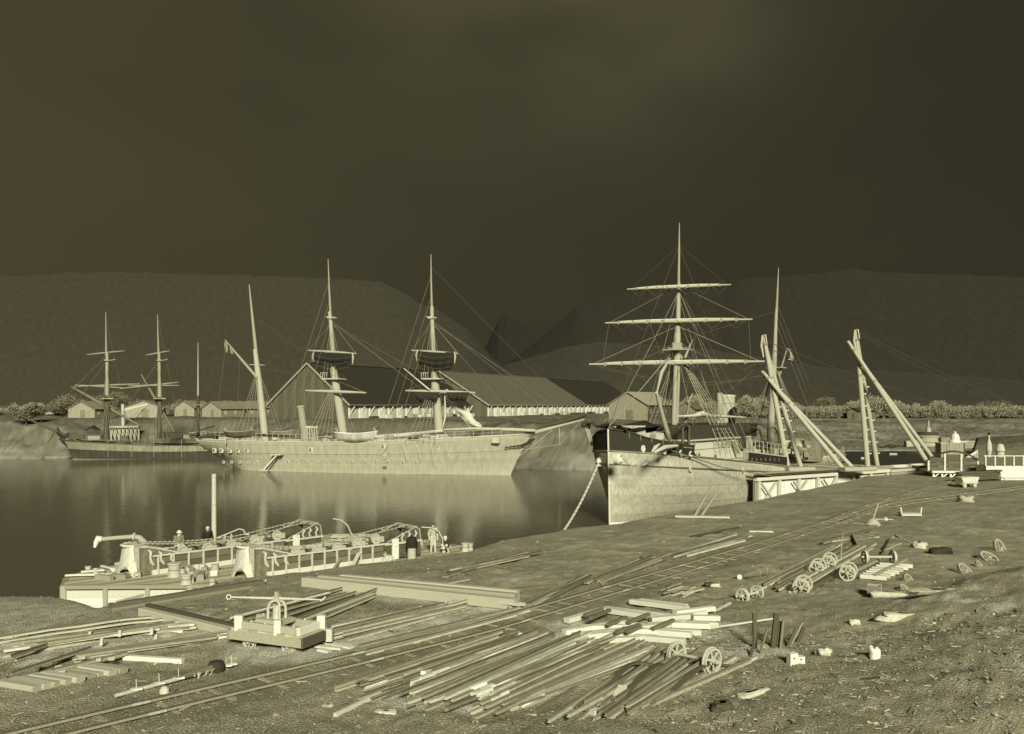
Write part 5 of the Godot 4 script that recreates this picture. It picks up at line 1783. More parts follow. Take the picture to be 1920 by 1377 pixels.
	put(Shape.new().bar(Vector3.ZERO, W(230, 758, dz) - p0, 0.6, 0.6, Vector3.FORWARD, 0.08), "mast_post", mat(172, "beam"), d)
	put(Shape.new().bar(W(232, 769, dz) - p0, W(278, 758, dz) - p0, 0.34, 0.5), "jib", mat(182, "beam"), d)
	put(Shape.new().bar(W(236, 784, dz) - p0, W(275, 762, dz) - p0, 0.3, 0.3), "strut", mat(160, "beam"), d)
	put(Shape.new().bar(W(231, 764, dz) - p0, W(243, 776, dz) - p0, 0.3, 0.3), "strut", mat(160, "beam"), d)
	rope(d, "fall_rope", W(276, 760, dz) - p0, W(250, 790, dz) - p0, 0.08, 100)
	var tz := 189.0
	var t0 := W(232, 822, tz)
	var tr := thing("timber_trestle", "pale timber trestle with cross braces behind the left ship's deck", "trestle", Vector3(t0.x, maxf(0.0, ground_at(t0.x, tz)), t0.z))
	var tp: Vector3 = tr.position
	put(Shape.new().bar(W(206, 801, tz) - tp, W(262, 800, tz) - tp, 1.6, 0.4), "trestle_deck", mat(166, "beam"), tr)
	for k in 8:
		var x := 208.0 + k * 7.4
		var a := W(x, 802, tz) - tp
		var b := W(x + 0.6, 826, tz) - tp
		put(Shape.new().bar(a, b, 0.24, 0.24, Vector3.FORWARD), "trestle_post", mat(182, "beam"), tr)
		if k < 7:
			put(Shape.new().bar(a, W(x + 7.4, 824, tz) - tp, 0.16, 0.16), "trestle_brace", mat(170, "beam"), tr)
	# a stack of cordwood behind the corvette's waist
	var cz := 150.0
	var cp := W(678, 806, cz)
	var cw := thing("cordwood_stack", "mottled stack of short cordwood behind the corvette's white boat", "woodpile", Vector3(cp.x, ground_at(cp.x, cz), cp.z))
	var cy: float = cw.position.y
	for k in 260:
		var v := rng.randf()
		var hx := lerpf(4.0, 2.2, v)
		var p := Vector3(rng.randf_range(-hx, hx), v * 3.4 + 0.1, rng.randf_range(-0.5, 0.9) - v * 0.8)
		put(Shape.new().tube([p, p + Vector3(rng.randf_range(-0.1, 0.1), rng.randf_range(-0.05, 0.05), 0.9)], [rng.randf_range(0.09, 0.17)], 6), "log", mat([190, 130, 84, 160, 178, 110][k % 6]), cw)
	# right-hand shore: caisson, box, boat, planks, pole
	var az := 204.0
	var ap := W(1739, 838, az)
	ap.y = ground_at(ap.x, az)
	var ca := thing("pontoon_platform", "octagonal dark-topped platform with a small engine, across the inlet", "platform", ap)
	put(Shape.new().lathe(Vector3.ZERO, [Vector2(2.6, -0.5), Vector2(2.5, 1.0), Vector2(2.7, 1.0), Vector2(2.7, 1.35), Vector2(2.5, 1.35), Vector2(2.5, 2.2), Vector2(2.7, 2.2), Vector2(2.7, 2.5)], 8), "platform_side", mat(156), ca)
	put(Shape.new().lathe(Vector3.ZERO, [Vector2(2.7, 2.5), Vector2(2.3, 3.2), Vector2(0, 3.3)], 8), "platform_top", mat(74), ca)
	put(Shape.new().lathe(Vector3(0.3, 3.2, 0), [Vector2(0.6, 0), Vector2(0.45, 1.0), Vector2(0.2, 1.1), Vector2(0.16, 2.6), Vector2(0, 2.6)], 9), "engine", mat(166, "iron"), ca)
	put(Shape.new().bar(Vector3(-5.6, 0.6, 1.5), Vector3(-2.4, 0.9, 1.5), 1.4, 1.3), "landing_stage", mat(160), ca)
	var bx := W(1770, 840, 202)
	bx.y = ground_at(bx.x, 202)
	var bo := thing("square_tank", "square grey tank standing on the shore right of the dark-topped platform", "tank", bx)
	put(Shape.new().box(Vector3(0, 0.95, 0), Vector3(2.0, 2.0, 2.0)), "tank_body", mat(128), bo)
	put(Shape.new().box(Vector3(0, 1.98, 0), Vector3(2.12, 0.1, 2.12)), "tank_rim", mat(146), bo)
	var bt := W(1797, 836, 199)
	bt.y = ground_at(bt.x, 199)
	var boat := thing("beached_boat", "open boat with a pale side drawn up right of the square tank", "boat", bt)
	rowing_boat(boat, "boat_hull", Vector3(-1.9, 1.35, 0.2), Vector3(2.4, 1.3, -0.3), 1.6, 1.2, 168, 70)
	for k in 8:
		var q := W(1830, 846 - k * 2.5, 197 + k * 0.6)
		single(Shape.new().bar(Vector3(-3.6, 0, 0), Vector3(3.4, 0.05, -0.2), 0.7, 0.32), "stacked_baulk", mat(132 + (k % 2) * 14, "beam"), "long pale baulk in the sloping stack right of the beached boat", "timber", q, "baulks stacked across the inlet")
	for q in [[1652, 842, 1674, 831, "left of two dark planks on the far beach"], [1671, 843, 1685, 831, "right of two dark planks on the far beach"]]:
		var a := W(q[0], q[1], 200)
		a.y = ground_at(a.x, 200) + 0.15
		var b := W(q[2], q[3], 206)
		b.y = ground_at(b.x, 206) + 0.3
		single(Shape.new().bar(Vector3.ZERO, b - a, 0.8, 0.2), "beach_plank", mat(72, "beam"), q[4], "plank", a)
	var po := W(1758, 785, 296)
	po.y = ground_at(po.x, 296)
	single(Shape.new().tube([Vector3.ZERO, Vector3(-0.7, 2.6, 0)], [0.28, 0.18], 7), "leaning_pole", mat(70), "dark pole leaning on the terrace above the inlet", "pole", po)


# ------------------------------------------------ the near quay at the right edge
func make_right_quay() -> void:
	# gabled hut with a curved roof of dark panels on a white trestle
	var p0 := G(1741, 896, 2.4)
	var z0 := -p0.z
	var h := thing("panelled_hut", "low hut with dark panels between pale posts on a white trestle", "hut", p0)
	var L := 4.9
	var turn := Basis(Vector3.UP, -0.12)
	var gx := turn * Vector3.RIGHT
	var gz := turn * Vector3(0.35, 0, -1).normalized()
	var y0 := 0.75
	for k in 4:
		var x := L * k / 3.0
		var hh := 1.05 + (0.75 if k == 1 or k == 2 else 0.0)
		put(Shape.new().bar(gx * x + Vector3.UP * y0, gx * x + Vector3.UP * (y0 + hh), 0.2, 0.2, Vector3.FORWARD, 0.02), "post", mat(196), h)
	for k in 3:
		for m in 3:
			var x0 := L * k / 3.0 + 0.12
			var x1 := L * (k + 1) / 3.0 - 0.12
			var ht := [0.0, 0.42, 0.84][m] as float
			var pk := 0.4
			if m == 2:
				pk = [0.55, 0.85, 0.55][k]
			put(Shape.new().box(gx * (x0 + x1) * 0.5 + Vector3.UP * (y0 + ht + pk * 0.5) - gz * -0.05, Vector3(x1 - x0, pk - 0.03, 0.06), turn), "panel", mat(104 - m * 4, "wood"), h)
	for k in 9:
		var z := 0.4 + k * 0.42
		put(Shape.new().box(gx * L + gz * z + Vector3.UP * (y0 + 0.5), Vector3(0.07, 1.05, 0.3), Basis(gx, Vector3.UP, -gz)), "side_panel", mat(74), h)
		put(Shape.new().box(gx * (L + 0.03) + gz * (z + 0.21) + Vector3.UP * (y0 + 0.5), Vector3(0.12, 1.1, 0.1), Basis(gx, Vector3.UP, -gz)), "side_post", mat(188), h)
	# vaulted roof
	var rows := []
	for j in 2:
		var line := PackedVector3Array()
		for i in 13:
			var t := i / 12.0
			line.append(gx * lerpf(-0.1, L + 0.15, t) + gz * (-0.15 + j * 4.3) + Vector3.UP * (y0 + 1.08 + 0.85 * sin(t * PI)))
		rows.append(line)
	put(Shape.new().sheet(rows), "vaulted_roof", mat(84, "roof", 0.7), h)
	put(Shape.new().box(gx * L * 0.5 + gz * 1.6 + Vector3.UP * (y0 - 0.12), Vector3(L + 0.5, 0.22, 3.8), turn), "trestle_deck", mat(200), h)
	for k in 6:
		var x := 0.5 + k * 0.85
		put(Shape.new().bar(gx * x + Vector3.DOWN * 0.3 - gz * 0.05, gx * x + Vector3.UP * 0.55 - gz * 0.05, 0.2, 0.2, Vector3.FORWARD), "trestle_leg", mat(208), h)
		put(Shape.new().bar(gx * x - gz * 0.16, gx * (x + 0.6) + Vector3.UP * 0.5 - gz * 0.16, 0.1, 0.12), "trestle_brace", mat(204), h)
	# brick tower with a white cap behind it
	var tz := 104.0
	var tp := W(1788, 880, tz)
	tp.y = 2.3
	var tw := thing("square_tower", "square boarded pump house with a white bell-shaped cap behind the panelled hut", "tower", tp)
	put(Shape.new().box(Vector3(-0.15, 1.7, 0), Vector3(1.9, 3.4, 1.6)), "tower_body", mat(138, "wall"), tw)
	put(Shape.new().box(Vector3(-1.0, 3.35, 0), Vector3(1.6, 0.12, 1.5)), "tower_shelf", mat(170), tw)
	put(Shape.new().box(Vector3(-1.05, 2.4, 0), Vector3(1.4, 1.9, 1.4)), "side_house", mat(140, "wall"), tw)
	put(Shape.new().box(Vector3(0.86, 1.7, 0.2), Vector3(0.1, 3.3, 1.3)), "side_shutter", mat(84), tw)
	put(Shape.new().lathe(Vector3(0.2, 3.4, 0), [Vector2(0.66, 0), Vector2(0.66, 0.15), Vector2(0.5, 0.36), Vector2(0.46, 0.7), Vector2(0.32, 0.98), Vector2(0.14, 1.05), Vector2(0.14, 1.25), Vector2(0, 1.3)], 12), "white_cap", mat(200), tw)
	# fence running back to the right
	var f0 := W(1806, 884, 99)
	f0.y = 2.4
	var fe := thing("paling_fence", "paling fence of dark boards and pale posts running right from the panelled hut", "fence", f0)
	for k in 9:
		var q := Vector3(k * 0.75, 0.05 + k * 0.06, -k * 1.1)
		put(Shape.new().bar(q, q + Vector3.UP * 1.7, 0.18, 0.18, Vector3.FORWARD), "fence_post", mat(190), fe)
		for m in 2:
			put(Shape.new().bar(q + Vector3(0.2 + m * 0.26, 0.1, -0.3 - m * 0.36), q + Vector3(0.2 + m * 0.26, 1.45, -0.3 - m * 0.36), 0.22, 0.06, Vector3.FORWARD), "fence_board", mat(84 + m * 30), fe)
	# dark plank stack by the line
	var s0 := G(1842, 904, 2.5)
	for k in 20:
		var row := k / 4
		var q := s0 + Vector3((k % 4) * 0.35 + rng.randf_range(-0.3, 0.3) - 0.6, 0.12 + row * 0.2, -(k % 4) * 0.5 + rng.randf_range(-0.2, 0.2))
		single(Shape.new().bar(Vector3(-2.0, 0, 0.9), Vector3(2.6, 0, -1.3), 0.45, 0.18), "stacked_plank", mat([92, 76, 104, 84][k % 4], "beam", 0.8), "dark plank in the stack between the two right-hand huts", "plank", q, "planks stacked by the line")
	var skp := G(1812, 914, 2.5)
	var sk := thing("tip_wagon", "pale tip wagon standing on the line before the panelled hut", "wagon", skp)
	put(Shape.new().prism(PackedVector2Array([Vector2(-0.8, 0.4), Vector2(0.8, 0.4), Vector2(1.05, 0.95), Vector2(-1.05, 0.95)]), -0.5, 0.5, Transform3D(Basis(Vector3.UP, 0.35), Vector3.ZERO)), "wagon_body", mat(190), sk)
	put(Shape.new().box(Vector3(0, 0.4, 0), Vector3(2.0, 0.12, 0.9), Basis(Vector3.UP, 0.35)), "wagon_frame", mat(150), sk)
	for k in 4:
		var q := Basis(Vector3.UP, 0.35) * Vector3(-0.6 if k % 2 else 0.6, 0.2, 0.4 if k < 2 else -0.4)
		put(Shape.new().lathe(q, [Vector2(0, -0.05), Vector2(0.2, -0.05), Vector2(0.2, 0.05), Vector2(0, 0.06)], 12, Basis(Vector3.UP, 0.35) * Basis(Vector3.RIGHT, PI / 2)), "wheel", mat(180, "iron"), sk)
	# the second hut at the edge of the picture, on a white base, with a lamp post
	var e0 := W(1846, 880, 92)
	e0.y = 3.4
	var e := thing("kiosk", "kiosk of dark panels and pale posts on a high white base at the right edge", "kiosk", e0)
	put(Shape.new().box(Vector3(2.6, -0.2, -0.8), Vector3(5.0, 1.3, 2.0)), "white_base", mat(204), e)
	for k in 6:
		put(Shape.new().bar(Vector3(k * 0.95, 0.45, 0.25), Vector3(k * 0.95, 1.4, 0.25), 0.13, 0.13, Vector3.FORWARD), "post", mat(196), e)
		if k < 5:
			put(Shape.new().box(Vector3(k * 0.95 + 0.47, 0.92, 0.2), Vector3(0.8, 0.82, 0.06)), "panel", mat(100, "wood"), e)
	put(Shape.new().box(Vector3(2.4, 1.46, 0.2), Vector3(5.2, 0.1, 0.2)), "top_rail", mat(186), e)
	put(Shape.new().box(Vector3(2.9, -1.6, 0.6), Vector3(4.6, 1.7, 1.6)), "plinth", mat(206), e)
	put(Shape.new().box(Vector3(3.2, -0.8, 1.0), Vector3(3.9, 0.2, 1.0)), "plinth_step", mat(190), e)
	var lp := W(1855, 856, 97)
	lp.y = 2.6
	var l := thing("lamp_post", "pale bulbous lamp post with a dark knob above the right-hand kiosk", "lamp post", lp)
	put(Shape.new().lathe(Vector3.ZERO, [Vector2(0.2, 0), Vector2(0.18, 2.0), Vector2(0.3, 2.6), Vector2(0.26, 3.2), Vector2(0.1, 3.7), Vector2(0.08, 4.2)], 10), "column", mat(184, "iron"), l)
	put(Shape.new().lathe(Vector3(0, 4.2, 0), [Vector2(0.08, 0), Vector2(0.17, 0.15), Vector2(0.0, 0.32)], 10), "knob", mat(44), l)
	var lp2 := W(1876, 858, 97)
	lp2.y = 2.6
	var l2 := thing("chimney_pot", "squat pale chimney beside the lamp post at the right edge", "chimney", lp2)
	put(Shape.new().lathe(Vector3.ZERO, [Vector2(0.4, 0), Vector2(0.4, 2.4), Vector2(0.5, 2.5), Vector2(0.3, 3.2), Vector2(0.0, 3.3)], 10), "stack", mat(174), l2)


# ------------------------------------------------ the dredging pontoon under the bank
const DECK := 1.2


func trough(a: Vector2, b: Vector2, label: String, closed_end: bool) -> void:
	var d := b - a
	var L := d.length()
	var t := thing("chain_trough", label, "winch trough", Vector3(a.x, DECK, -a.y), atan2(d.y, d.x))
	var wh := 0.95
	var half := 1.05
	for side in [1.0, -1.0]:
		var n := 9
		for k in n:
			var x0 := 0.9 + (L - 2.4) * k / n
			var x1 := 0.9 + (L - 2.4) * (k + 1) / n
			for m in 2:
				put(Shape.new().box(Vector3((x0 + x1) * 0.5, 0.42 + m * 0.31, side * half), Vector3(x1 - x0 - 0.05, 0.28, 0.07)), "side_plank", mat([104, 112, 96, 118][(k * 3 + m) % 4], "wood"), t)
			put(Shape.new().bar(Vector3(x0, 0.02, side * (half + 0.06)), Vector3(x0, wh, side * (half + 0.06)), 0.1, 0.1, Vector3.FORWARD, 0.012), "stay_post", mat(176), t)
		put(Shape.new().bar(Vector3(0.6, wh + 0.02, side * half), Vector3(L - 1.2, wh + 0.02, side * half), 0.16, 0.09, Vector3.UP, 0.015), "top_rail", mat(186, "beam"), t)
		put(Shape.new().bar(Vector3(0.6, 0.13, side * (half + 0.03)), Vector3(L - 1.0, 0.13, side * (half + 0.03)), 0.12, 0.26, Vector3.UP, 0.015), "sole_timber", mat(200, "beam"), t)
	# the near-end winch casing, like a cloak over an arch
	var hood := Shape.new()
	var rows := []
	for j in 12:
		var v := j / 11.0
		var line := PackedVector3Array()
		for i in 15:
			var u := i / 14.0
			var an := lerpf(-PI * 0.5, PI * 0.5, u)
			var r := lerpf(0.78, 0.42, pow(v, 0.7))
			var p := Vector3(-0.1 - cos(an) * r * 0.75, v * 1.5, sin(an) * r * 1.35)
			var arch := 0.55 * maxf(0.0, cos(u * TAU * 1.5 - PI * 0.5 * 0.0)) if v < 0.2 else 0.0
			p.y += arch * (1.0 - v * 5.0)
			line.append(p)
		rows.append(line)
	hood.sheet(rows)
	hood.sheet([rows[11], PackedVector3Array(rows[11].duplicate())])
	var hd := put(hood, "winch_hood", mat(186, "plate"), t)
	put(Shape.new().tube([Vector3(-0.1, 1.5, -0.56), Vector3(-0.45, 1.52, -0.3), Vector3(-0.5, 1.53, 0), Vector3(-0.45, 1.52, 0.3), Vector3(-0.1, 1.5, 0.56)], [0.07], 6), "hood_rim", mat(196), hd)
	put(Shape.new().box(Vector3(-0.05, 0.75, 0), Vector3(0.24, 1.5, 1.5)), "hood_back", mat(168), hd)
	for side in [1.0, -1.0]:
		# sloping cheek with its curved brackets
		put(Shape.new().prism(PackedVector2Array([Vector2(0.0, 0.05), Vector2(2.1, 0.05), Vector2(2.1, 0.95), Vector2(1.75, 1.1), Vector2(0.35, 1.48), Vector2(0.0, 1.5)]), -0.035, 0.035, Transform3D(Basis.IDENTITY, Vector3(0, 0, side * 0.98))), "cheek_plate", mat(110, "plate"), t)
		put(Shape.new().tube([Vector3(0.0, 1.5, side * 1.0), Vector3(0.4, 1.47, side * 1.0), Vector3(1.75, 1.1, side * 1.0), Vector3(2.1, 0.98, side * 1.0), Vector3(2.12, 0.3, side * 1.0)], [0.05], 6), "cheek_edge", mat(182), t)
		for k in 3:
			var x := 0.4 + k * 0.55
			put(Shape.new().tube([Vector3(x, 1.32 - k * 0.14, side * 1.06), Vector3(x + 0.14, 1.2 - k * 0.14, side * 1.08), Vector3(x + 0.1, 0.95 - k * 0.1, side * 1.08), Vector3(x + 0.16, 0.68, side * 1.08), Vector3(x + 0.3, 0.5, side * 1.06)], [0.05, 0.09, 0.06, 0.1, 0.05], 7), "bracket", mat(186, "iron"), t)
		# the far-end raised frame
		put(Shape.new().prism(PackedVector2Array([Vector2(L - 1.2, 0.1), Vector2(L + 1.1, 0.1), Vector2(L + 1.0, 1.62), Vector2(L + 0.7, 1.7), Vector2(L - 1.2, 1.0)]), -0.035, 0.035, Transform3D(Basis.IDENTITY, Vector3(0, 0, side * 0.98))), "end_plate", mat(92, "plate"), t)
		put(Shape.new().tube([Vector3(L - 1.2, 1.02, side * 1.0), Vector3(L + 0.7, 1.72, side * 1.0), Vector3(L + 1.0, 1.62, side * 1.0), Vector3(L + 1.1, 0.9, side * 1.0)], [0.05], 6), "frame_edge", mat(150), t)
		put(Shape.new().bar(Vector3(L - 0.7, 0.04, side * 1.05), Vector3(L - 0.7, 1.2, side * 1.05), 0.42, 0.14, Vector3.FORWARD, 0.02), "end_post", mat(206), t)
		put(Shape.new().bar(Vector3(L - 1.4, 0.92, side * 1.06), Vector3(L + 1.15, 0.95, side * 1.06), 0.1, 0.1), "end_rail", mat(184), t)
		for k in 3:
			var x := L - 0.25 + k * 0.45
			put(Shape.new().tube([Vector3(x, 1.5 + k * 0.04, side * 1.06), Vector3(x + 0.1, 1.38, side * 1.08), Vector3(x - 0.04, 1.2, side * 1.08), Vector3(x + 0.06, 1.02, side * 1.06)], [0.04, 0.07, 0.05, 0.07], 7), "bracket", mat(182, "iron"), t)
	put(Shape.new().tube([Vector3(L + 0.75, 1.66, -1.0), Vector3(L + 0.75, 1.66, 1.0)], [0.16], 10), "end_drum", mat(150, "iron"), t)
	put(Shape.new().tube([Vector3(0.3, 1.45, -1.0), Vector3(0.3, 1.45, 1.0)], [0.14], 10), "end_drum", mat(160, "iron"), t)
	# guide rollers and the two chains
	for k in 5:
		var x := 2.4 + k * (L - 4.2) / 4.0
		var y := 1.0 + (0.0 if k < 3 else (k - 2) * 0.12)
		var r := put(Shape.new().lathe(Vector3(x, y, 0.75), [Vector2(0.0, -0.06), Vector2(0.3, -0.06), Vector2(0.3, 0.06), Vector2(0.22, 0.06), Vector2(0.22, 0.0), Vector2(0.1, 0.0), Vector2(0.1, 0.08), Vector2(0, 0.08)], 14, Basis(Vector3.RIGHT, PI / 2)), "guide_roller", mat(178, "iron"), t)
		put(Shape.new().box(Vector3(x + 0.35, y - 0.02, 0.75), Vector3(0.24, 0.3, 0.24)), "roller_block", mat(166), r)
		put(Shape.new().tube([Vector3(x, y, -0.8), Vector3(x, y, 0.8)], [0.05], 6), "roller_axle", mat(150, "iron"), r)
	for side in [0.45, -0.45]:
		put(chain_shape(Vector3(0.3, 1.6, side), Vector3(L * 0.62, 1.3, side), 0.12 if closed_end else 0.3, 0.13), "chain", mat(166, "iron"), t)
		put(chain_shape(Vector3(L * 0.62, 1.3, side), Vector3(L + 0.7, 1.84, side), 0.02, 0.13), "chain", mat(160, "iron"), t)
	put(Shape.new().bar(Vector3(0.5, 0.35, 0), Vector3(L - 0.8, 0.35, 0), 1.9, 0.1), "trough_floor", mat(128, "wood", 0.48), t)
	for k in 16:
		put(Shape.new().box(Vector3(rng.randf_range(1.2, L - 1.5), 0.55, rng.randf_range(-0.7, 0.7)), Vector3(rng.randf_range(0.3, 0.9), rng.randf_range(0.2, 0.6), 0.3), Basis(Vector3.UP, rng.randf() * 3.0)), "gear_box", mat(rng.randf_range(120, 190), "iron"), t)


func on_deck(px: float, py: float, h := DECK) -> Vector3:
	return G(px, py, h)


func make_barges() -> void:
	var poly := [Vector2(-22.7, 46.2), Vector2(-21.9, 44.3), Vector2(-15.8, 44.5), Vector2(-12.0, 45.2), Vector2(-2.6, 53.6), Vector2(-2.4, 54.6), Vector2(-3.0, 56.6), Vector2(-10.3, 62.0), Vector2(-12.2, 62.0), Vector2(-22.6, 48.6)]
	var o := Vector3(-13, 0, -52)
	var p := thing("dredging_pontoon", "wide timber pontoon with a pale side lying under the bank at the left", "pontoon", o)
	var pw := []
	for q in poly:
		pw.append(Vector3(q.x, 0, -q.y) - o)
	for i in poly.size():
		var a: Vector3 = pw[i]
		var b: Vector3 = pw[(i + 1) % poly.size()]
		var nn := int(ceil(a.distance_to(b) / 2.4))
		for k in nn:
			var c := a.lerp(b, float(k) / nn)
			var e := a.lerp(b, float(k + 1) / nn)
			for m in 3:
				put(Shape.new().bar(c + Vector3.UP * (0.02 + m * 0.37), e + Vector3.UP * (0.02 + m * 0.37), 0.1 + 0.03 * m, 0.36), "side_plank", mat([200, 206, 192][m] - (k % 2) * 5, "wood"), p)
			if k > 0:
				put(Shape.new().bar(c + Vector3.DOWN * 0.3, c + Vector3.UP * 1.12, 0.22, 0.34, Vector3.FORWARD, 0.03), "fender_post", mat(150, "beam"), p)
		put(Shape.new().bar(a + Vector3.UP * 1.1, b + Vector3.UP * 1.1, 0.34, 0.2, Vector3.UP, 0.03), "gunwale", mat(140, "beam"), p)
		put(Shape.new().tube([a + Vector3.DOWN * 0.3, a + Vector3.UP * 1.16], [0.2], 9), "corner_post", mat(160, "wood"), p)
	for k in 60:
		var q := Vector2.ZERO
		if k < 26:
			q = Vector2(rng.randf_range(-21.0, -14.5), rng.randf_range(45.5, 48.5))
		else:
			var t := rng.randf()
			q = Vector2(lerpf(-17.0, -5.0, t), lerpf(49.6, 58.0, t)) + Vector2(rng.randf_range(-1.0, 1.0), rng.randf_range(-1.0, 1.0))
		var b := Vector3(q.x, DECK, -q.y) - o
		var z := rng.randf_range(0.12, 0.4)
		if k % 3 == 0:
			put(Shape.new().lathe(b, [Vector2(z * 0.6, 0), Vector2(z * 0.55, z), Vector2(0, z * 1.05)], 9), "keg", mat(rng.randf_range(150, 205), "iron"), p)
		else:
			put(Shape.new().box(b + Vector3.UP * z * 0.4, Vector3(rng.randf_range(0.2, 1.3), z * 0.8, rng.randf_range(0.12, 0.4)), Basis(Vector3.UP, rng.randf() * 3.0)), "deck_gear", mat(rng.randf_range(120, 208), "wood"), p)
	# deck planks, cut to the outline
	var pl := PackedVector2Array()
	for q in poly:
		pl.append(Vector2(q.x + 13.0, -q.y + 52.0))
	var along := Vector2(0.74, -0.67)
	var acr := Vector2(0.67, 0.74)
	for k in 34:
		var s := (k - 17) * 0.5
		var c0 := acr * s
		var strip := PackedVector2Array([c0 - along * 20.0, c0 + along * 20.0, c0 + along * 20.0 + acr * 0.48, c0 - along * 20.0 + acr * 0.48])
		for piece in Geometry2D.intersect_polygons(strip, pl):
			var fl := PackedVector2Array()
			for v in piece:
				fl.append(Vector2(v.x, -v.y))
			put(Shape.new().prism(fl, DECK - 0.07, DECK + rng.randf_range(-0.008, 0.012), Transform3D(Basis(Vector3.RIGHT, -PI / 2), Vector3.ZERO)), "deck_plank", mat([118, 130, 110, 138][k % 4], "wood", 0.48), p)
	trough(Vector2(-19.8, 47.2), Vector2(-12.9, 54.3), "chain trough at the back of the pontoon, under the seated man", true)
	trough(Vector2(-13.7, 46.8), Vector2(-6.8, 52.8), "chain trough at the front of the pontoon, with planks leaning on it", false)
	# tall stack
	var c := on_deck(401, 1042)
	var st := thing("boiler_chimney", "tall plain pale chimney rising from the pontoon", "chimney", c)
	var ht := (1042.0 - 889.0) * -c.z / FOCAL
	put(Shape.new().tube([Vector3.ZERO, Vector3(0, ht, 0)], [0.145, 0.135], 14), "stack", mat(186, "iron"), st)
	put(Shape.new().lathe(Vector3(0, ht * 0.62, 0), [Vector2(0.14, -0.03), Vector2(0.16, 0), Vector2(0.14, 0.03)], 14), "joint_ring", mat(170, "iron"), st)
	put(Shape.new().lathe(Vector3.ZERO, [Vector2(0.4, 0), Vector2(0.34, 0.1), Vector2(0.16, 0.25)], 14), "chimney_foot", mat(150, "iron"), st)
	# swan-neck discharge pipe with canvas on its mouth
	var z := 48.6
	var base := W(276, 1046, z)
	base.y = DECK
	var sw := thing("swan_neck_pipe", "swan-necked discharge pipe with canvas tied over its mouth", "pipe", base)
	var pts := []
	for q in [[276, 1050], [275, 1030], [270, 1017], [261, 1009], [250, 1007], [220, 1009], [188, 1012]]:
		pts.append(W(q[0], q[1], z) - base)
	pts[0].y = -0.02
	put(Shape.new().tube(pts, [0.16, 0.16, 0.16, 0.16, 0.13, 0.12, 0.12], 10), "pipe_bend", mat(162, "iron"), sw)
	put(Shape.new().tube([W(254, 1007.4, z) - base, W(250, 1007, z) - base], [0.22], 10), "flange", mat(176, "iron"), sw)
	put(Shape.new().tube([W(191, 1012, z) - base, W(184, 1011, z) - base, W(180, 1018, z) - base, W(177, 1027, z) - base], [0.16, 0.2, 0.14, 0.07], 8), "canvas_mouth", mat(204, "cloth"), sw)
	# hand pump with a long handle
	var hp := on_deck(424, 1042)
	var pu := thing("hand_pump", "twin-cylinder hand pump with a long bent handle, right of the chimney", "pump", hp)
	for k in 2:
		put(Shape.new().lathe(Vector3(k * 0.36 - 0.1, 0, 0), [Vector2(0.2, 0), Vector2(0.17, 0.1), Vector2(0.17, 0.85), Vector2(0.21, 0.95), Vector2(0, 0.95)], 12), "cylinder", mat(150 + k * 10, "iron"), pu)
		put(Shape.new().tube([Vector3(k * 0.36 - 0.1, 0.95, 0), Vector3(k * 0.36 - 0.05, 1.25, 0)], [0.05], 6), "piston_rod", mat(190), pu)
	put(Shape.new().tube([Vector3(-0.55, 1.02, 0), Vector3(0.1, 1.28, 0), Vector3(0.75, 1.55, 0), Vector3(0.98, 1.5, 0), Vector3(1.16, 1.24, 0)], [0.045], 7), "handle", mat(176, "iron"), pu)
	put(Shape.new().bar(Vector3(1.0, 1.24, 0), Vector3(1.34, 1.25, 0), 0.07, 0.07), "handle_grip", mat(200), pu)
	var up := on_deck(452, 1032)
	single(Shape.new().tube([Vector3(-0.12, 0, 0), Vector3(-0.12, 0.45, 0), Vector3(-0.04, 0.6, 0), Vector3(0.08, 0.6, 0), Vector3(0.15, 0.45, 0), Vector3(0.16, 0, 0)], [0.075], 8), "hoop_pipe", mat(186, "iron"), "pale hoop of pipe standing right of the hand pump", "pipe", up)
	# capstans, bollards and casks on the deck
	for q in [[327, 1082, 0.33, 0.72, "drum winch in front of the back trough's casing", 176], [349, 1096, 0.26, 0.5, "left drum of the pair standing on the near deck", 182], [358, 1094, 0.15, 0.55, "right, thinner drum of the pair standing on the near deck", 186], [398, 1098, 0.15, 0.34, "short bollard at the foot of the bank below the back trough", 178], [165, 1074, 0.15, 0.32, "left of two bollards at the pontoon's left end", 190], [179, 1076, 0.11, 0.28, "right of two bollards at the pontoon's left end", 190], [342, 1086, 0.12, 0.5, "bollard between the drum winch and the pair of drums", 184], [352, 1082, 0.1, 0.45, "thin bollard leaning beside the back trough", 186], [872, 1034, 0.22, 0.5, "cask at the right end of the pontoon", 180], [882, 1032, 0.16, 0.42, "smaller cask outermost on the pontoon's right end", 176], [678, 1024, 0.3, 0.75, "small winch drum between the far ends of both troughs", 172]]:
		var b := on_deck(q[0], q[1])
		var t := thing("bollard", q[4], "bollard", b)
		put(Shape.new().lathe(Vector3.ZERO, [Vector2(q[2] * 1.15, 0), Vector2(q[2], 0.06), Vector2(q[2] * 0.9, q[3] * 0.5), Vector2(q[2], q[3] * 0.86), Vector2(q[2] * 1.12, q[3] * 0.9), Vector2(q[2] * 1.1, q[3]), Vector2(0, q[3] * 1.02)], 12), "drum", mat(q[5], "iron"), t)
		put(Shape.new().lathe(Vector3(0, q[3] * 0.5, 0), [Vector2(q[2] * 0.9, -0.03), Vector2(q[2] * 0.98, 0), Vector2(q[2] * 0.9, 0.03)], 12), "hoop", mat(130, "iron"), t)
	var cr := on_deck(223, 1076)
	var crate := thing("deck_crate", "small pale crate left of the back trough's casing", "crate", cr)
	for k in 4:
		put(Shape.new().box(Vector3(0, 0.08 + k * 0.15, 0), Vector3(0.34, 0.13, 0.34)), "slat", mat(140 + (k % 2) * 20, "wood"), crate)
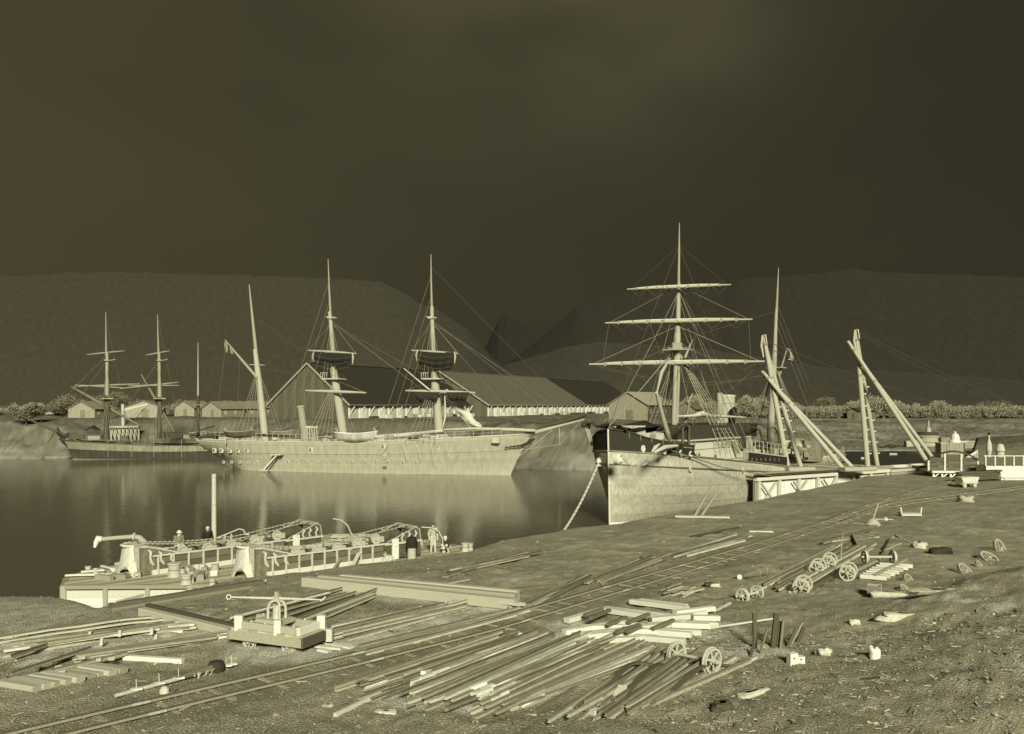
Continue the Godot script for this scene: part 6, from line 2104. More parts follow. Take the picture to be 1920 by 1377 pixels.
	# loose planks on the left end and elsewhere
	for q in [[122, 1084, 196, 1082, 0.16, "pale plank nearest the pontoon's left corner"], [148, 1083, 232, 1083, 0.22, "broad pale plank overlapping the one at the left corner"], [152, 1077, 196, 1075, 0.2, "short plank under the two left bollards"], [190, 1066, 255, 1083, 0.14, "plank slanting towards the back trough's casing"], [228, 1073, 256, 1085, 0.12, "thin plank crossing at the foot of the casing"], [192, 1088, 206, 1077, 0.12, "short plank set on end beyond the left planks"], [440, 1068, 500, 1062, 0.2, "pale plank on the deck between the troughs"], [640, 1022, 700, 1026, 0.3, "pale plank on the far deck behind the front trough"], [700, 1075, 740, 1068, 0.3, "plank on the near deck below the right casing"]]:
		var a := on_deck(q[0], q[1])
		var b := on_deck(q[2], q[3])
		single(Shape.new().bar(Vector3(0, 0.12, 0), b - a + Vector3.UP * 0.16, q[4], 0.1, Vector3.UP, 0.015), "loose_plank", mat(rng.randf_range(182, 204), "wood"), q[5], "plank", a)
	for q in [[620, 1076, 652, 1028, 0.14, "left of two planks leaning on the front trough", 140], [655, 1074, 678, 1028, 0.22, "right, broader of two planks leaning on the front trough", 190]]:
		var a := W(q[0], q[1], 47.6)
		var b := W(q[2], q[3], 50.6)
		single(Shape.new().bar(Vector3.ZERO, b - a, q[4], 0.09, Vector3.UP, 0.015), "leaning_plank", mat(q[6], "wood"), q[5], "plank", a)
	# bent davit rods
	for q in [[[[624, 973], [640, 976], [652, 986], [658, 1000], [666, 1008], [678, 1010], [678, 1020]], 56.0, "thin bent rod curving up over the far deck"], [[[790, 989], [808, 990], [822, 997], [830, 1010]], 53.8, "thin bent rod between the right casing and the crouching man"]]:
		var pp := []
		var b0 := W(q[0][-1][0], q[0][-1][1], q[1])
		for k in q[0]:
			pp.append(W(k[0], k[1], q[1]) - b0)
		pp.append(Vector3(0, DECK - b0.y, 0))
		single(Shape.new().tube(pp, [0.04], 6), "bent_rod", mat(180, "iron"), q[2], "rod", b0)
	# dark tub on a stand and the half-seen wheel
	var tb := W(772, 1046, 51.4)
	tb.y = DECK
	var tub := thing("dark_tub", "dark bell-shaped tub on a pale stand before the front trough's right end", "tub", tb)
	put(Shape.new().lathe(Vector3(0, 0.75, 0), [Vector2(0.34, 0), Vector2(0.33, 0.3), Vector2(0.24, 0.56), Vector2(0, 0.62)], 14), "tub_body", mat(48), tub)
	put(Shape.new().lathe(Vector3.ZERO, [Vector2(0.26, -0.4), Vector2(0.24, 0.7), Vector2(0.34, 0.76)], 10), "stand", mat(168), tub)
	var wl := W(728, 1062, 49.6)
	wl.y = DECK + 0.1
	var wt := thing("hand_wheel", "spoked hand wheel half hidden by the bank, below the front trough", "wheel", wl)
	wheel(wt, Vector3(0, 0.15, 0), Vector3(0.25, 0, 1).normalized(), 0.34, 170)
	# heaps and fittings at the far end
	for k in 10:
		var q := on_deck(rng.randf_range(640, 730), rng.randf_range(1006, 1016))
		single(Shape.new().bar(Vector3(-0.7, 0.1 + 0.05 * (k % 3), 0), Vector3(rng.randf_range(0.4, 0.9), 0.12 + 0.05 * (k % 3), rng.randf_range(-0.4, 0.4)), 0.2, 0.1), "scrap_board", mat(rng.randf_range(130, 190), "wood"), "loose scrap board heaped on the pontoon's far corner", "board", q, "scrap boards on the pontoon")


# a spoked wheel at c, its axle along n
func wheel(parent: Node3D, c: Vector3, n: Vector3, r: float, tone: float, spokes := 6) -> void:
	var y := n.normalized()
	var x := y.cross(Vector3.UP if absf(y.y) < 0.9 else Vector3.RIGHT).normalized()
	var b := Basis(x, y, x.cross(y))
	var rim := put(Shape.new().lathe(c, [Vector2(r * 0.84, -0.05), Vector2(r, -0.05), Vector2(r * 1.0, 0.03), Vector2(r * 1.08, 0.035), Vector2(r * 1.08, 0.06), Vector2(r * 0.84, 0.05), Vector2(r * 0.84, -0.05)], 28, b), "wheel", mat(tone, "iron"), parent)
	put(Shape.new().lathe(c, [Vector2(0, -0.09), Vector2(r * 0.2, -0.09), Vector2(r * 0.2, 0.09), Vector2(0, 0.09)], 12, b), "hub", mat(tone + 6, "iron"), rim)
	for k in spokes:
		var an := TAU * (k + 0.3) / spokes
		var d := b * Vector3(cos(an), 0, -sin(an))
		put(Shape.new().bar(c + d * r * 0.15, c + d * r * 0.88, r * 0.13, 0.035, y), "spoke", mat(tone, "iron"), rim)


# ---------------------------------------------------------------- people
var hand_shape: Shape
var head_shape: Shape


# bones [a, b, ra, rb] joined softly and meshed as one surface
func body_shape(bones: Array, cell: float, soft: float) -> Shape:
	var lo := Vector3.ONE * 1e9
	var hi := -lo
	for q in bones:
		var m: float = maxf(q[2], q[3]) + soft * 2.0 + cell * 2.0
		lo = lo.min(q[0] - Vector3.ONE * m).min(q[1] - Vector3.ONE * m)
		hi = hi.max(q[0] + Vector3.ONE * m).max(q[1] + Vector3.ONE * m)
	var nx := int((hi.x - lo.x) / cell) + 2
	var ny := int((hi.y - lo.y) / cell) + 2
	var nz := int((hi.z - lo.z) / cell) + 2
	var f := PackedFloat32Array()
	f.resize(nx * ny * nz)
	var kk := 1.0 / soft
	for q in bones:
		var a: Vector3 = q[0]
		var b: Vector3 = q[1]
		var ra: float = q[2]
		var rb: float = q[3]
		var ab := b - a
		var l2 := maxf(ab.length_squared(), 1e-9)
		var m := maxf(ra, rb) + soft * 3.0 + cell
		var p0 := ((a.min(b) - Vector3.ONE * m) - lo) / cell
		var p1 := ((a.max(b) + Vector3.ONE * m) - lo) / cell
		for z in range(maxi(0, int(p0.z)), mini(nz, int(p1.z) + 2)):
			for y in range(maxi(0, int(p0.y)), mini(ny, int(p1.y) + 2)):
				for x in range(maxi(0, int(p0.x)), mini(nx, int(p1.x) + 2)):
					var p := lo + Vector3(x, y, z) * cell
					var t := clampf((p - a).dot(ab) / l2, 0.0, 1.0)
					var d := p.distance_to(a + ab * t) - lerpf(ra, rb, t)
					f[(z * ny + y) * nx + x] += exp(-minf(d * kk, 30.0))
	var g := PackedFloat32Array()
	g.resize(f.size())
	for i in f.size():
		g[i] = -log(maxf(f[i], 1e-12)) * soft
	var at := PackedInt32Array()
	at.resize(f.size())
	at.fill(-1)
	var vs := PackedVector3Array()
	var off := [0, 1, nx, nx + 1, nx * ny, nx * ny + 1, nx * ny + nx, nx * ny + nx + 1]
	var cor := [Vector3(0, 0, 0), Vector3(1, 0, 0), Vector3(0, 1, 0), Vector3(1, 1, 0), Vector3(0, 0, 1), Vector3(1, 0, 1), Vector3(0, 1, 1), Vector3(1, 1, 1)]
	var eds := [[0, 1], [2, 3], [4, 5], [6, 7], [0, 2], [1, 3], [4, 6], [5, 7], [0, 4], [1, 5], [2, 6], [3, 7]]
	for z in nz - 1:
		for y in ny - 1:
			for x in nx - 1:
				var i := (z * ny + y) * nx + x
				var inn := 0
				for k in 8:
					if g[i + off[k]] < 0.0:
						inn += 1
				if inn == 0 or inn == 8:
					continue
				var s := Vector3.ZERO
				var n := 0
				for e in eds:
					var d0 := g[i + off[e[0]]]
					var d1 := g[i + off[e[1]]]
					if (d0 < 0.0) != (d1 < 0.0):
						s += cor[e[0]].lerp(cor[e[1]], d0 / (d0 - d1))
						n += 1
				at[i] = vs.size()
				vs.append(lo + (Vector3(x, y, z) + s / n) * cell)
	var nor := PackedVector3Array()
	nor.resize(vs.size())
	var tris := PackedInt32Array()
	var step := [1, nx, nx * ny]
	for z in range(1, nz - 1):
		for y in range(1, ny - 1):
			for x in range(1, nx - 1):
				var i := (z * ny + y) * nx + x
				for ax_ in 3:
					var d0 := g[i]
					var d1 := g[i + step[ax_]]
					if (d0 < 0.0) == (d1 < 0.0):
						continue
					var u: int = step[(ax_ + 1) % 3]
					var v: int = step[(ax_ + 2) % 3]
					var q := [at[i - u - v], at[i - v], at[i], at[i - u]]
					if q.min() < 0:
						continue
					if d0 >= 0.0:
						q.reverse()
					tris.append_array([q[0], q[1], q[2], q[0], q[2], q[3]])
	for i in range(0, tris.size(), 3):
		var m := (vs[tris[i + 1]] - vs[tris[i]]).cross(vs[tris[i + 2]] - vs[tris[i]])
		for k in 3:
			nor[tris[i + k]] += m
	var sh := Shape.new()
	for i in range(0, tris.size(), 3):
		sh.tri_n(vs[tris[i]], vs[tris[i + 1]], vs[tris[i + 2]], nor[tris[i]].normalized(), nor[tris[i + 1]].normalized(), nor[tris[i + 2]].normalized())
	return sh


func make_hand_and_head() -> void:
	# a half-closed right hand: wrist at the origin, fingers towards -y, palm towards +z, thumb towards -x
	var b := [[Vector3(0, 0.02, 0), Vector3(0, -0.03, 0), 0.026, 0.024]]
	for k in 4:
		var x := -0.027 + k * 0.018
		b.append([Vector3(x * 0.6, -0.02, 0), Vector3(x, -0.09, 0.004), 0.016, 0.0125])
		var l: float = [0.04, 0.046, 0.042, 0.033][k]
		var p1 := Vector3(x, -0.09 - l * 0.9, 0.012)
		var p2 := p1 + Vector3(0, -l * 0.5, l * 0.5)
		b.append([Vector3(x, -0.09, 0.004), p1, 0.0098, 0.009])
		b.append([p1, p2, 0.009, 0.008])
		b.append([p2, p2 + Vector3(0, -0.006, 0.02), 0.008, 0.007])
	b.append([Vector3(-0.02, -0.025, 0.004), Vector3(-0.046, -0.06, 0.018), 0.015, 0.011])
	b.append([Vector3(-0.046, -0.06, 0.018), Vector3(-0.048, -0.095, 0.03), 0.011, 0.009])
	hand_shape = body_shape(b, 0.005, 0.0025)
	# a head: centre at the origin, facing +z
	head_shape = body_shape([[Vector3(0, 0.02, -0.02), Vector3(0, 0.03, 0.015), 0.092, 0.085], [Vector3(0, -0.04, 0.03), Vector3(0, -0.075, 0.05), 0.066, 0.042], [Vector3(0, 0.015, 0.098), Vector3(0, -0.022, 0.112), 0.008, 0.014], [Vector3(-0.03, 0.035, 0.085), Vector3(0.03, 0.035, 0.085), 0.012, 0.012], [Vector3(-0.018, -0.055, 0.09), Vector3(0.018, -0.055, 0.09), 0.007, 0.007], [Vector3(-0.018, -0.068, 0.088), Vector3(0.018, -0.068, 0.088), 0.007, 0.007], [Vector3(-0.088, 0.02, -0.01), Vector3(-0.09, -0.02, -0.004), 0.014, 0.01], [Vector3(0.088, 0.02, -0.01), Vector3(0.09, -0.02, -0.004), 0.014, 0.01], [Vector3(0, -0.06, -0.015), Vector3(0, -0.15, -0.025), 0.054, 0.058]], 0.009, 0.006)


# joints in the person's own frame (facing +z): hip, chest, neck, head, then per side shoulder, elbow, wrist, hip, knee, ankle, toe
func person(at: Vector3, turn: float, j: Dictionary, skin: float, top: float, legs: float, hat: String, hat_tone: float, label: String) -> void:
	var p := thing("person", label, "person", at, turn)
	var bones := [[j.hip, j.chest, 0.125, 0.145], [j.chest, j.neck, 0.13, 0.06], [j.neck, j.head + Vector3(0, -0.08, -0.01), 0.055, 0.05]]
	var shirt := [[j.hip + Vector3(0, 0.02, 0), j.chest, 0.15, 0.17], [j.chest, j.neck + Vector3(0, -0.04, 0), 0.155, 0.075]]
	var trous := [[j.hip + Vector3(-0.07, 0, 0), j.hip + Vector3(0.07, 0, 0), 0.13, 0.13]]
	for s in [0, 1]:
		var sho: Vector3 = j.sho[s]
		var elb: Vector3 = j.elb[s]
		var wri: Vector3 = j.wri[s]
		var hj: Vector3 = j.hipj[s]
		var kn: Vector3 = j.knee[s]
		var an: Vector3 = j.ank[s]
		var to: Vector3 = j.toe[s]
		bones.append_array([[j.chest + Vector3(0, 0.08, 0), sho, 0.08, 0.062], [sho, elb, 0.056, 0.042], [elb, wri, 0.042, 0.028], [hj, kn, 0.088, 0.058], [kn, an, 0.055, 0.038], [an, an.lerp(to, 0.15) + Vector3(0, -0.03, 0), 0.042, 0.04], [an.lerp(to, 0.1) + Vector3(0, -0.04, 0), to, 0.04, 0.034]])
		shirt.append_array([[j.chest + Vector3(0, 0.08, 0), sho, 0.095, 0.078], [sho, elb, 0.074, 0.06], [elb, elb.lerp(wri, 0.72), 0.058, 0.048]])
		trous.append_array([[hj, kn, 0.108, 0.08], [kn, kn.lerp(an, 0.86), 0.078, 0.066]])
	var body := body_shape(bones, 0.022, 0.02)
	body.add(head_shape, Transform3D(j.hb, j.head))
	for s in [0, 1]:
		var d: Vector3 = (j.wri[s] - j.elb[s]).normalized()
		var y := -d
		var x := y.cross(Vector3(0, 0, 1)).normalized()
		if x.length() < 0.5:
			x = Vector3.RIGHT
		var bs := Basis(x, y, x.cross(y))
		if s == 0:
			bs = bs * Basis(Vector3(-1, 0, 0), Vector3(0, 1, 0), Vector3(0, 0, 1))
		var hs := hand_shape
		if s == 0:
			hs = Shape.new()
			for i in range(0, hand_shape.v.size(), 3):
				hs.v.append_array([hand_shape.v[i], hand_shape.v[i + 2], hand_shape.v[i + 1]])
				hs.n.append_array([hand_shape.n[i], hand_shape.n[i + 2], hand_shape.n[i + 1]])
		body.add(hs, Transform3D(bs, j.wri[s]))
	var bd := put(body, "body", mat(skin), p)
	put(body_shape(shirt, 0.026, 0.025), "jacket", mat(top, "cloth"), bd)
	put(body_shape(trous, 0.026, 0.022), "trousers", mat(legs, "cloth"), bd)
	var hx := Transform3D(j.hb, j.head)
	var h := Shape.new()
	if hat == "brim":
		h.lathe(Vector3.ZERO, [Vector2(0.17, 0.055), Vector2(0.168, 0.068), Vector2(0.105, 0.075), Vector2(0.1, 0.14), Vector2(0.06, 0.175), Vector2(0, 0.18)], 16)
	else:
		h.lathe(Vector3(0, 0, -0.008), [Vector2(0.104, 0.03), Vector2(0.106, 0.07), Vector2(0.09, 0.12), Vector2(0.05, 0.145), Vector2(0, 0.15)], 16)
		if hat == "cap":
			h.box(Vector3(0, 0.045, 0.125), Vector3(0.13, 0.012, 0.08))
	put(Shape.new().add(h, hx), "hat" if hat != "hair" else "hair", mat(hat_tone, "cloth"), bd)


func make_people() -> void:
	make_hand_and_head()
	var stand := {"hip": Vector3(0, 0.93, 0), "chest": Vector3(0, 1.27, 0.01), "neck": Vector3(0, 1.47, 0), "head": Vector3(0, 1.6, 0.02), "hb": Basis(Vector3.UP, -0.3),
		"sho": [Vector3(0.19, 1.41, 0), Vector3(-0.19, 1.41, 0)], "elb": [Vector3(0.27, 1.14, -0.04), Vector3(-0.27, 1.14, -0.04)], "wri": [Vector3(0.25, 0.9, 0.06), Vector3(-0.25, 0.9, 0.06)],
		"hipj": [Vector3(0.09, 0.9, 0), Vector3(-0.09, 0.9, 0)], "knee": [Vector3(0.11, 0.5, 0.02), Vector3(-0.1, 0.5, 0.03)], "ank": [Vector3(0.12, 0.09, -0.02), Vector3(-0.12, 0.09, -0.02)], "toe": [Vector3(0.15, 0.035, 0.15), Vector3(-0.15, 0.035, 0.15)]}
	var sit := {"hip": Vector3(0, 0.12, 0), "chest": Vector3(0, 0.46, 0.06), "neck": Vector3(0, 0.66, 0.1), "head": Vector3(0, 0.79, 0.13), "hb": Basis(Vector3.UP, 0.5) * Basis(Vector3.RIGHT, 0.15),
		"sho": [Vector3(0.19, 0.6, 0.07), Vector3(-0.19, 0.6, 0.07)], "elb": [Vector3(0.25, 0.34, 0.1), Vector3(-0.25, 0.34, 0.1)], "wri": [Vector3(0.14, 0.24, 0.32), Vector3(-0.14, 0.24, 0.32)],
		"hipj": [Vector3(0.1, 0.1, 0), Vector3(-0.1, 0.1, 0)], "knee": [Vector3(0.14, 0.12, 0.43), Vector3(-0.13, 0.14, 0.43)], "ank": [Vector3(0.13, -0.3, 0.4), Vector3(-0.12, -0.28, 0.38)], "toe": [Vector3(0.15, -0.36, 0.56), Vector3(-0.14, -0.34, 0.54)]}
	var crouch := {"hip": Vector3(0, 0.32, -0.1), "chest": Vector3(0, 0.58, 0.06), "neck": Vector3(0, 0.76, 0.14), "head": Vector3(0, 0.88, 0.18), "hb": Basis(Vector3.RIGHT, 0.25),
		"sho": [Vector3(0.19, 0.7, 0.1), Vector3(-0.19, 0.7, 0.1)], "elb": [Vector3(0.25, 0.46, 0.24), Vector3(-0.25, 0.46, 0.24)], "wri": [Vector3(0.1, 0.36, 0.42), Vector3(-0.1, 0.36, 0.42)],
		"hipj": [Vector3(0.1, 0.32, -0.08), Vector3(-0.1, 0.32, -0.08)], "knee": [Vector3(0.16, 0.48, 0.3), Vector3(-0.16, 0.48, 0.3)], "ank": [Vector3(0.14, 0.09, 0.04), Vector3(-0.14, 0.09, 0.04)], "toe": [Vector3(0.16, 0.035, 0.2), Vector3(-0.16, 0.035, 0.2)]}
	var p1 := on_deck(389, 1044)
	person(p1, 0.5, stand, 186, 46, 110, "cap", 190, "person in a dark jacket and cap standing beside the tall chimney")
	var p2 := W(334, 1035, 49.6)
	p2.y = DECK + 1.0
	person(p2, 0.7, sit, 190, 120, 176, "brim", 200, "person in a grey coat and pale hat seated on the back trough")
	var p3 := on_deck(838, 1037)
	person(p3, -0.5, crouch, 194, 62, 180, "hair", 196, "person in a dark jacket crouching at the pontoon's right end")
	var p4 := on_deck(812, 1037)
	person(p4, 0.3, stand, 180, 168, 170, "hair", 84, "person in pale clothes standing left of the crouching person")
	var r0 := W(877, 725, 261.6)
	r0.y = W(884, 728, 262).y + 0.28
	person(r0, 0.2, sit, 180, 30, 180, "hair", 190, "person in dark top on the roofers' plank, leftmost on the shed roof")
	var r1 := W(885.5, 725, 261.6)
	r1.y = r0.y
	person(r1, -0.3, sit, 180, 50, 184, "hair", 190, "person in dark top on the roofers' plank, second along the shed roof")


# ---------------------------------------------------------------- the yard: tracks, rails, timber, wheels
var rail_mesh: ArrayMesh


# an upright-T rail of unit length along -z, foot at y = 0
func rail_shape() -> Shape:
	var s := Shape.new()
	s.tinted = true
	s.tint = Color(1, 1, 1)
	s.sweep2([Vector2(-0.045, 0), Vector2(0.045, 0), Vector2(0.045, 0.014), Vector2(0.012, 0.03), Vector2(0.011, 0.075), Vector2(-0.011, 0.075), Vector2(-0.012, 0.03), Vector2(-0.045, 0.014)], Vector3.ZERO, Vector3(0, 0, -1), Vector3.RIGHT, Vector3.UP)
	# head tinted dark, web and foot pale: inverted top light painted in
	s.tint = Color(0.55, 0.54, 0.52)
	s.sweep2([Vector2(-0.024, 0.076), Vector2(0.024, 0.076), Vector2(0.027, 0.1), Vector2(0.018, 0.11), Vector2(-0.018, 0.11), Vector2(-0.027, 0.1)], Vector3.ZERO, Vector3(0, 0, -1), Vector3.RIGHT, Vector3.UP)
	return s


func rail(a: Vector3, b: Vector3, roll: float, tone: float, called: String, label: String, category: String, group := "") -> void:
	if rail_mesh == null:
		rail_mesh = rail_shape().mesh()
	var d := b - a
	var z := -d.normalized()
	var x := Vector3.UP.cross(z).normalized()
	var y := z.cross(x)
	var o := MeshInstance3D.new()
	o.mesh = rail_mesh
	o.material_override = mat(tone, "rail", 0.8, 0.6)
	o.name = numbered(called)
	add_child(o)
	o.transform = Transform3D(Basis(x, y, z) * Basis(Vector3.FORWARD, roll) * Basis.from_scale(Vector3(1, 1, d.length())), a)
	tag(o, label, category, group)


func on_ground(p: Vector3, lift := 0.0) -> Vector3:
	return Vector3(p.x, ground_at(p.x, -p.z) + lift, p.z)


func smooth_path(pts: Array, step: float) -> Array:
	var c := Curve3D.new()
	for i in pts.size():
		var t: Vector3 = (pts[mini(i + 1, pts.size() - 1)] - pts[maxi(i - 1, 0)])
		var k := minf(pts[i].distance_to(pts[mini(i + 1, pts.size() - 1)]), pts[i].distance_to(pts[maxi(i - 1, 0)]) if i > 0 else 1e9)
		if i == 0 or i == pts.size() - 1:
			k = t.length()
		t = t.normalized() * k * 0.33
		c.add_point(pts[i], -t, t)
	var out := []
	var n := int(c.get_baked_length() / step)
	for i in n + 1:
		out.append(c.sample_baked(c.get_baked_length() * i / n, true))
	return out


func railway(mid: Array, gauge: float, label: String, sleepers: bool, tone: float) -> void:
	var path := smooth_path(mid, 0.72)
	var o := on_ground(path[path.size() / 2])
	var t := thing("railway_track", label, "railway track", o)
	var lines := [[], []]
	for i in path.size():
		var d: Vector3 = (path[mini(i + 1, path.size() - 1)] - path[maxi(i - 1, 0)])
		d.y = 0
		d = d.normalized()
		var s := Vector3(-d.z, 0, d.x)
		var g := on_ground(path[i])
		var lo := Vector3(g.x, (ground_at(g.x - 1, -g.z) + ground_at(g.x + 1, -g.z) + g.y) / 3.0, g.z)
		lines[0].append(lo + s * gauge * 0.5 + Vector3.UP * 0.03 - o)
		lines[1].append(lo - s * gauge * 0.5 + Vector3.UP * 0.03 - o)
		if sleepers:
			var c := lo - o + Vector3.DOWN * rng.randf_range(0.03, 0.06)
			var w := gauge * 0.5 + rng.randf_range(0.2, 0.32)
			var ys := rng.randf_range(-0.06, 0.06)
			put(Shape.new().bar(c - (s + d * ys) * w, c + (s + d * ys) * w, 0.17, 0.12, Vector3.UP, 0.02), "sleeper", mat([112, 128, 108, 140][i % 4], "beam", 0.7), t)
	for k in 2:
		var s := Shape.new()
		s.tinted = true
		for i in lines[k].size() - 1:
			var a: Vector3 = lines[k][i]
			var b: Vector3 = lines[k][i + 1]
			s.tint = Color(1, 1, 1)
			s.bar(a + Vector3.UP * 0.055, b + Vector3.UP * 0.055, 0.026, 0.07)
			s.tint = Color(0.36, 0.35, 0.33)  # dark head over pale web paints inverted light and shade on the rail
			s.bar(a + Vector3.UP * 0.1, b + Vector3.UP * 0.1, 0.05, 0.025)
		put(s, "running_rail", mat(tone, "rail", 0.8, 0.5), t)
		for i in range(6, lines[k].size() - 3, 9):
			var a: Vector3 = lines[k][i]
			var b: Vector3 = lines[k][i + 1]
			put(Shape.new().bar(a.lerp(b, 0.1) + Vector3.UP * 0.06, a.lerp(b, 0.7) + Vector3.UP * 0.06, 0.1, 0.06), "fishplate", mat(176, "iron"), t)


func make_tracks() -> void:
	var a := [[187, 1342], [430, 1286], [660, 1233], [900, 1175], [1000, 1143], [1225, 1078], [1450, 1010], [1611, 960], [1683, 944], [1885, 917]]
	var b := [[299, 1343], [430, 1310], [660, 1254], [900, 1192], [1000, 1165], [1225, 1097], [1450, 1027], [1646, 960], [1720, 946], [1900, 922]]
	var mid := []
	for i in a.size():
		mid.append((G(a[i][0], a[i][1]) + G(b[i][0], b[i][1])) * 0.5)
	mid.push_front(mid[0] - (mid[1] - mid[0]) * 1.6)
	mid.append(mid[-1] + (mid[-1] - mid[-2]) * 0.8)
	railway(mid, 0.95, "main railway track curving across the yard from lower left to the right-hand huts", true, 134)
	var mid2 := []
	for q in [[1560, 981], [1620, 957], [1690, 933], [1745, 917], [1800, 903], [1850, 893]]:
		mid2.append(G(q[0], q[1]))
	railway(mid2, 0.95, "branch track leading off towards the panelled hut and plank stack", true, 126)
	var mid3 := []
	for q in [[-120, 1222], [35, 1199], [150, 1184], [330, 1163]]:
		mid3.append(G(q[0], q[1], 2.48))
	railway(mid3, 0.6, "half-buried narrow track at the left under the pontoon bank", false, 172)


func timber(px0: float, py0: float, px1: float, py1: float, w: float, h: float, tone: float, called: String, label: String, category: String, group := "", lift0 := 0.0, lift1 := 0.0, kind := "beam") -> void:
	var a := Y(px0, py0)
	var b := Y(px1, py1)
	var m := Vector3(a.x, minf(a.y, b.y), a.z)
	single(Shape.new().bar(a - m + Vector3.UP * (h * 0.5 + lift0 - 0.01), b - m + Vector3.UP * (h * 0.5 + lift1 - 0.01), w, h, Vector3.UP, minf(w, h) * 0.08), called, mat(tone, kind, 0.85), label, category, m, group)


func heap(n: int, l0: Array, l1: Array, u0: Array, u1: Array, high: float, lo: float, hi: float, label: String, group: String, wild := 0.05) -> void:
	for k in n:
		var t := (k + rng.randf_range(0.0, 0.9)) / n
		var a := Y(lerpf(l0[0], l1[0], t), lerpf(l0[1], l1[1], t) + rng.randf_range(-3, 3))
		var u := clampf(t + rng.randf_range(-wild, wild), 0.0, 1.0)
		var b := Y(lerpf(u0[0], u1[0], u), lerpf(u0[1], u1[1], u) + rng.randf_range(-3, 3))
		var d := b - a
		a += d * rng.randf_range(-0.12, 0.12)
		b -= d * rng.randf_range(-0.1, 0.16)
		var lift := (k % 3) / 2.0 * high
		rail(a + Vector3.UP * lift, b + Vector3.UP * (lift + rng.randf_range(-0.02, 0.06)), [0.0, 0.0, PI / 2, 0.3][k % 4], rng.randf_range(lo, hi), "loose_rail", label, "rail", group)


func wheelset(px0: float, py0: float, px1: float, py1: float, r: float, sink: float, label: String, tone := 178.0, along := Vector3.ZERO) -> void:
	var a := Y(px0, py0)
	var b := Y(px1, py1) if along == Vector3.ZERO else a + along.normalized()
	if a.distance_to(b) < 0.8 or a.distance_to(b) > 1.4:
		b = a + (b - a).normalized() * 1.05
	var t := thing("wheelset", label, "wheelset", a)
	var n := (b - a)
	n.y = 0
	n = n.normalized()
	var up := Vector3.UP * (r - sink)
	wheel(t, up, n, r, tone)
	wheel(t, b - a + up, -n, r, tone)
	put(Shape.new().tube([up - n * 0.16, b - a + up + n * 0.16], [0.055], 8), "axle", mat(tone - 6, "iron"), t)


func rock_shape(r: RandomNumberGenerator, size: Vector3, rough := 0.35) -> Shape:
	var f := FastNoiseLite.new()
	f.seed = r.randi() % 1000
	f.frequency = 0.6
	var rows := []
	for j in 8:
		var v := lerpf(-PI / 2, PI / 2, j / 7.0)
		var line := PackedVector3Array()
		for i in 13:
			var u := TAU * (i % 12) / 12.0
			var d := Vector3(cos(v) * cos(u), sin(v), cos(v) * sin(u))
			var k := 1.0 + f.get_noise_3dv(d * 1.6) * rough * 2.0
			d = Vector3(signf(d.x) * pow(absf(d.x), 0.6), signf(d.y) * pow(absf(d.y), 0.7), signf(d.z) * pow(absf(d.z), 0.6))
			line.append(d * size * 0.5 * k)
		rows.append(line)
	return Shape.new().sheet(rows, true)


func stone(px: float, py: float, size: Vector3, tone: float, label: String, turn := 0.0) -> void:
	var p := Y(px, py)
	var s := Shape.new().add(rock_shape(rng, size), Transform3D(Basis(Vector3.UP, turn), Vector3(0, size.y * 0.25, 0)))
	single(s, "stone", mat(tone, "plain", 0.8), label, "stone", p)


